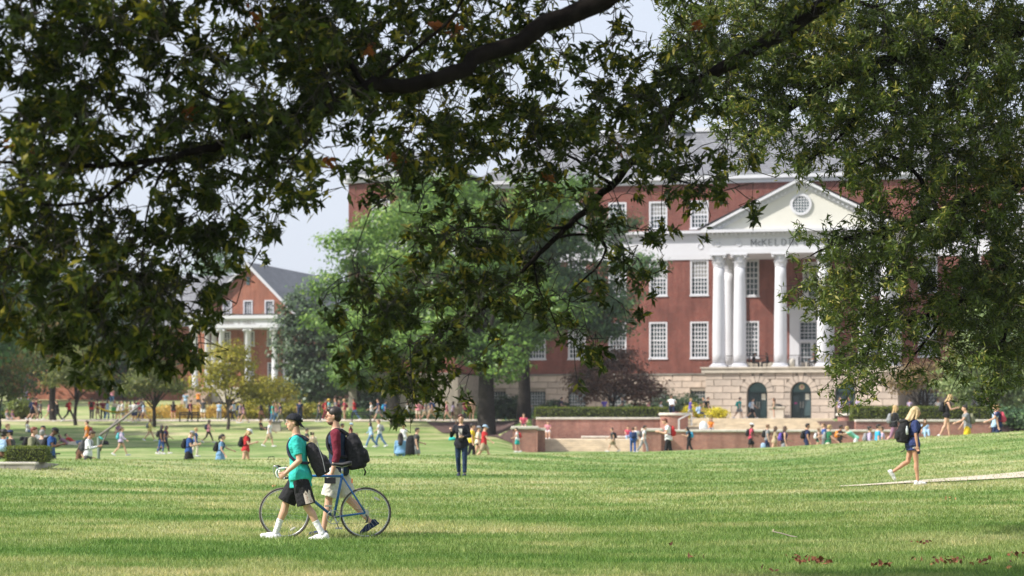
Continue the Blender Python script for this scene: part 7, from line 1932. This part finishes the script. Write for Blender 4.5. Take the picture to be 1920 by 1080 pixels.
# ------------------------------------------------------------------ furniture of the lawn
def bench(label, px, D):
    b = at(px, D); t = thing('bench', label, 'bench', tuple(b), 0)
    for k in range(3): MB().box(-.85,.85,-.2+.15*k,-.08+.15*k,.42,.45).obj('seat_slat', BLACK, t)
    for k in range(2): MB().box(-.85,.85,.26,.29,.55+.17*k,.66+.17*k).obj('back_slat', BLACK, t)
    for s in (-.75, .75):
        MB().box(s-.03,s+.03,-.2,-.15,0,.42).box(s-.03,s+.03,.24,.29,0,.8).box(s-.03,s+.03,-.2,.26,.36,.42).obj('leg', BLACK, t)
bench('dark slatted bench at the left on the walkway before the golden grass', 354, 201); bench('dark slatted bench on the walkway right of the man with glasses', 677, 201)
b = at(518, 190); t = thing('litter_box', 'squat grey concrete litter box above the beige shorts man', 'bin', tuple(b)); MB().box(-.35,.35,-.3,.3,0,.7).obj('box_body', CONC, t); MB().box(-.4,.4,-.35,.35,.7,.8).obj('lid', simple('dark_lid', (.08,.08,.08), .7), t)
# yellow hammock
h0, h1 = at(181, 199.5, 1.35), at(246, 199.5, 1.15); hm = MB(); n = 14; vs = []; 
for i in range(n+1):
    t_ = i/n; c_ = h0.lerp(h1, t_) - Vector((0,0,.42*4*t_*(1-t_))); w = .12+.5*math.sin(math.pi*t_)
    for k in range(7): a = math.pi*(-1+k/3)*.5; vs.append((c_.x, c_.y+w*math.sin(a)*.7, c_.z+.1*(1-math.cos(a))*w*2.2))
    for k in range(7): a = math.pi*(-1+k/3)*.5; vs.append((c_.x, c_.y+w*math.sin(a)*.68, c_.z+.02+.1*(1-math.cos(a))*w*2.2))
fs = [(i*14+k, i*14+k+1, (i+1)*14+k+1, (i+1)*14+k) for i in range(n) for k in range(6)] + [(i*14+7+k, i*14+7+k+1, (i+1)*14+7+k+1, (i+1)*14+7+k) for i in range(n) for k in range(6)]
hmt = thing('hammock', 'yellow hammock with green middle strung beside the forked tree', 'hammock', tuple(h0)); loc = Vector(h0)
q_ = MB().add([tuple(Vector(v)-loc) for v in vs], fs).obj('sling', simple('yellow_nylon', (.72,.48,.02), .6), hmt, True)
mid = (h0.lerp(h1, .5)-Vector((0,0,.42)))-loc; MB().box(mid.x-.14, mid.x+.14, -.37, .37, -.06+mid.z, mid.z+.5).obj('middle_panel', simple('green_nylon', (.05,.3,.08), .6), hmt)
MB().tube([(-.9,0,.35),(0,0,0)], .015, 5).tube([tuple(h1-loc), tuple(h1-loc+Vector((1.4,0,.5)))], .015, 5).obj('rope', BARK, hmt)
# leaning survey-like pole stand near the balding man
pD = 88; GRYP = simple('weathered_pole', (.20,.18,.17), .7, .2, 6)
b = at(185, pD); ps_ = thing('pole_stand', 'tall leaning grey pole fixed to a short green post with teal ribbon', 'pole', tuple(b))
def lp(px, py): w_ = W(px, py, pD); return tuple(w_-b)
MB().tube([(0,0,-.2), lp(184.5, 820)], .055, 10).obj('post', simple('green_grey_post', (.12,.16,.13), .7), ps_, True)
MB().tube([lp(187.5, 816), lp(230, 786), lp(268, 755)], [.05,.045,.035], 8).obj('leaning_pole', GRYP, ps_, True); MB().tube([lp(188, 846), lp(194, 825), lp(208, 800), lp(222, 786)], .03, 8).obj('brace', GRYP, ps_, True)
MB().tube([lp(184.5, 819), lp(190, 822), lp(194, 824)], [.03,.05,.02], 6).obj('ribbon', simple('teal_ribbon', (.08,.45,.42), .6), ps_)
# parked bicycle of the man in blue by the hedge: wheel top shows above the wall
pb2 = at(97, 79.5); t = thing('bicycle', 'dark bicycle standing beside the man in blue shirt and cap', 'bicycle', tuple(pb2), R(12))
for x in (-.5, .5):
    P = [(x+.33*math.cos(2*math.pi*k/28), 0, .33+.33*math.sin(2*math.pi*k/28)) for k in range(29)]; w_ = MB().tube(P, .018, 8, cap=False).obj('wheel', BLK, t, True)
    for k in range(12): a = 2*math.pi*k/12; MB().tube([(x,0,.33),(x+.32*math.cos(a),0,.33+.32*math.sin(a))], .002, 4).obj('spoke', CHR, w_)
MB().tube([(.5,0,.33),(.08,0,.30),(-.38,0,.78),(.12,0,.82),(.5,0,.33)], .016, 8).tube([(.08,0,.3),(.14,0,.95)], .016, 8).tube([(-.38,0,.78),(-.5,0,.33)], .014, 8).tube([(-.38,0,.78),(-.36,0,.95)], .014, 8).obj('frame', simple('dark_frame', (.03,.035,.05), .4), t, True)
MB().tube([(-.4,-.25,.97),(-.38,0,.96),(-.4,.25,.97)], .014, 8).obj('handlebar', BLK, t); MB().box(.04,.28,-.05,.05,.94,.98).obj('saddle', BLK, t)
# small loose things
def bagthing(label, px, D, z, w, h, col, nm='bag'):
    X = px_x(px, D); zz = zp(px, D) if z is None else z
    o = cobj(nm, MB().loft([((0,0,0), Vector((w*.5,0,0)), Vector((0,w*.3,0))), ((0,0,h*.2), Vector((w*.52,0,0)), Vector((0,w*.33,0))), ((0,0,h*.8), Vector((w*.42,0,0)), Vector((0,w*.25,0))), ((0,0,h), Vector((w*.15,0,0)), Vector((0,w*.1,0)))], 14, 2.6).mesh(nm, True), CLOTH, col, None)
    o.location = (X, D, zz); tag(o, label, 'bag')
bagthing('white bag on the low wall beside the seated woman in orange', 1319, 160.4, 1.2, .55, .55, C['white'])
bagthing('black bag on the grass right of the reclining pair', 196, 165, None, .6, .3, C['black'])
bagthing('black bag on the grass behind the seated woman in white', 43, 175.5, None, .5, .3, C['black'])
bagthing('black rucksack standing beside the denim jacket woman', 769, 87.2, zp(769,87.2)+.55, .34, .75, C['black'])
bagthing('black messenger bag hanging from the parked bicycle', 99, 78.6, zp(99,78.6)+.42, .5, .38, C['black'])
bagthing('pale blue bag carried by the grey tee man at the low wall', 1431, 141.5, zp(1431,141.5)+.45, .3, .3, C['lblue'])
bagthing('green drink holder bag beside the camera woman', 848, 66, zp(848,66)+.95, .2, .1, C['teal'])
bl = bpy.data.objects; p_ = at(257, 84); hp_ = MB().tube([(-.3,0,.0),(-.25,0,.06),(.2,0,.05),(.28,0,-.02)], .015, 6).obj('garden_hose_loop', BLK); hp_.location = W(257, 861, 72); hp_.location.z = zp(257, 72); tag(hp_, 'short dark loop lying on the crest of the lawn', 'loop')
p_ = W(509, 859, 72); hp2 = MB().tube([(-.09,0,-.06),(-.08,0,.02),(.08,0,.03),(.1,0,-.06)], .012, 6).obj('wire_hoop', BLK); hp2.location = (px_x(508.5, 72), 72, zp(508.5, 72)+.08); tag(hp2, 'small dark wire hoop on the crest left of the boy', 'hoop')

# ------------------------------------------------------------------ air
hz_m = bpy.data.materials.new('haze'); hz_m.use_nodes = True; nt = hz_m.node_tree; nt.nodes.clear(); out = nt.nodes.new('ShaderNodeOutputMaterial')
pv = nt.nodes.new('ShaderNodeVolumePrincipled'); pv.inputs['Color'].default_value = (.93, .95, 1.0, 1); pv.inputs['Density'].default_value = 0.00017; pv.inputs['Anisotropy'].default_value = 0.25
nt.links.new(pv.outputs[0], out.inputs['Volume'])
hzb = MB().box(-420, 420, -40, 620, -2.5, 45).obj('haze', hz_m); tag(hzb, 'thin pale summer haze', kind='stuff')
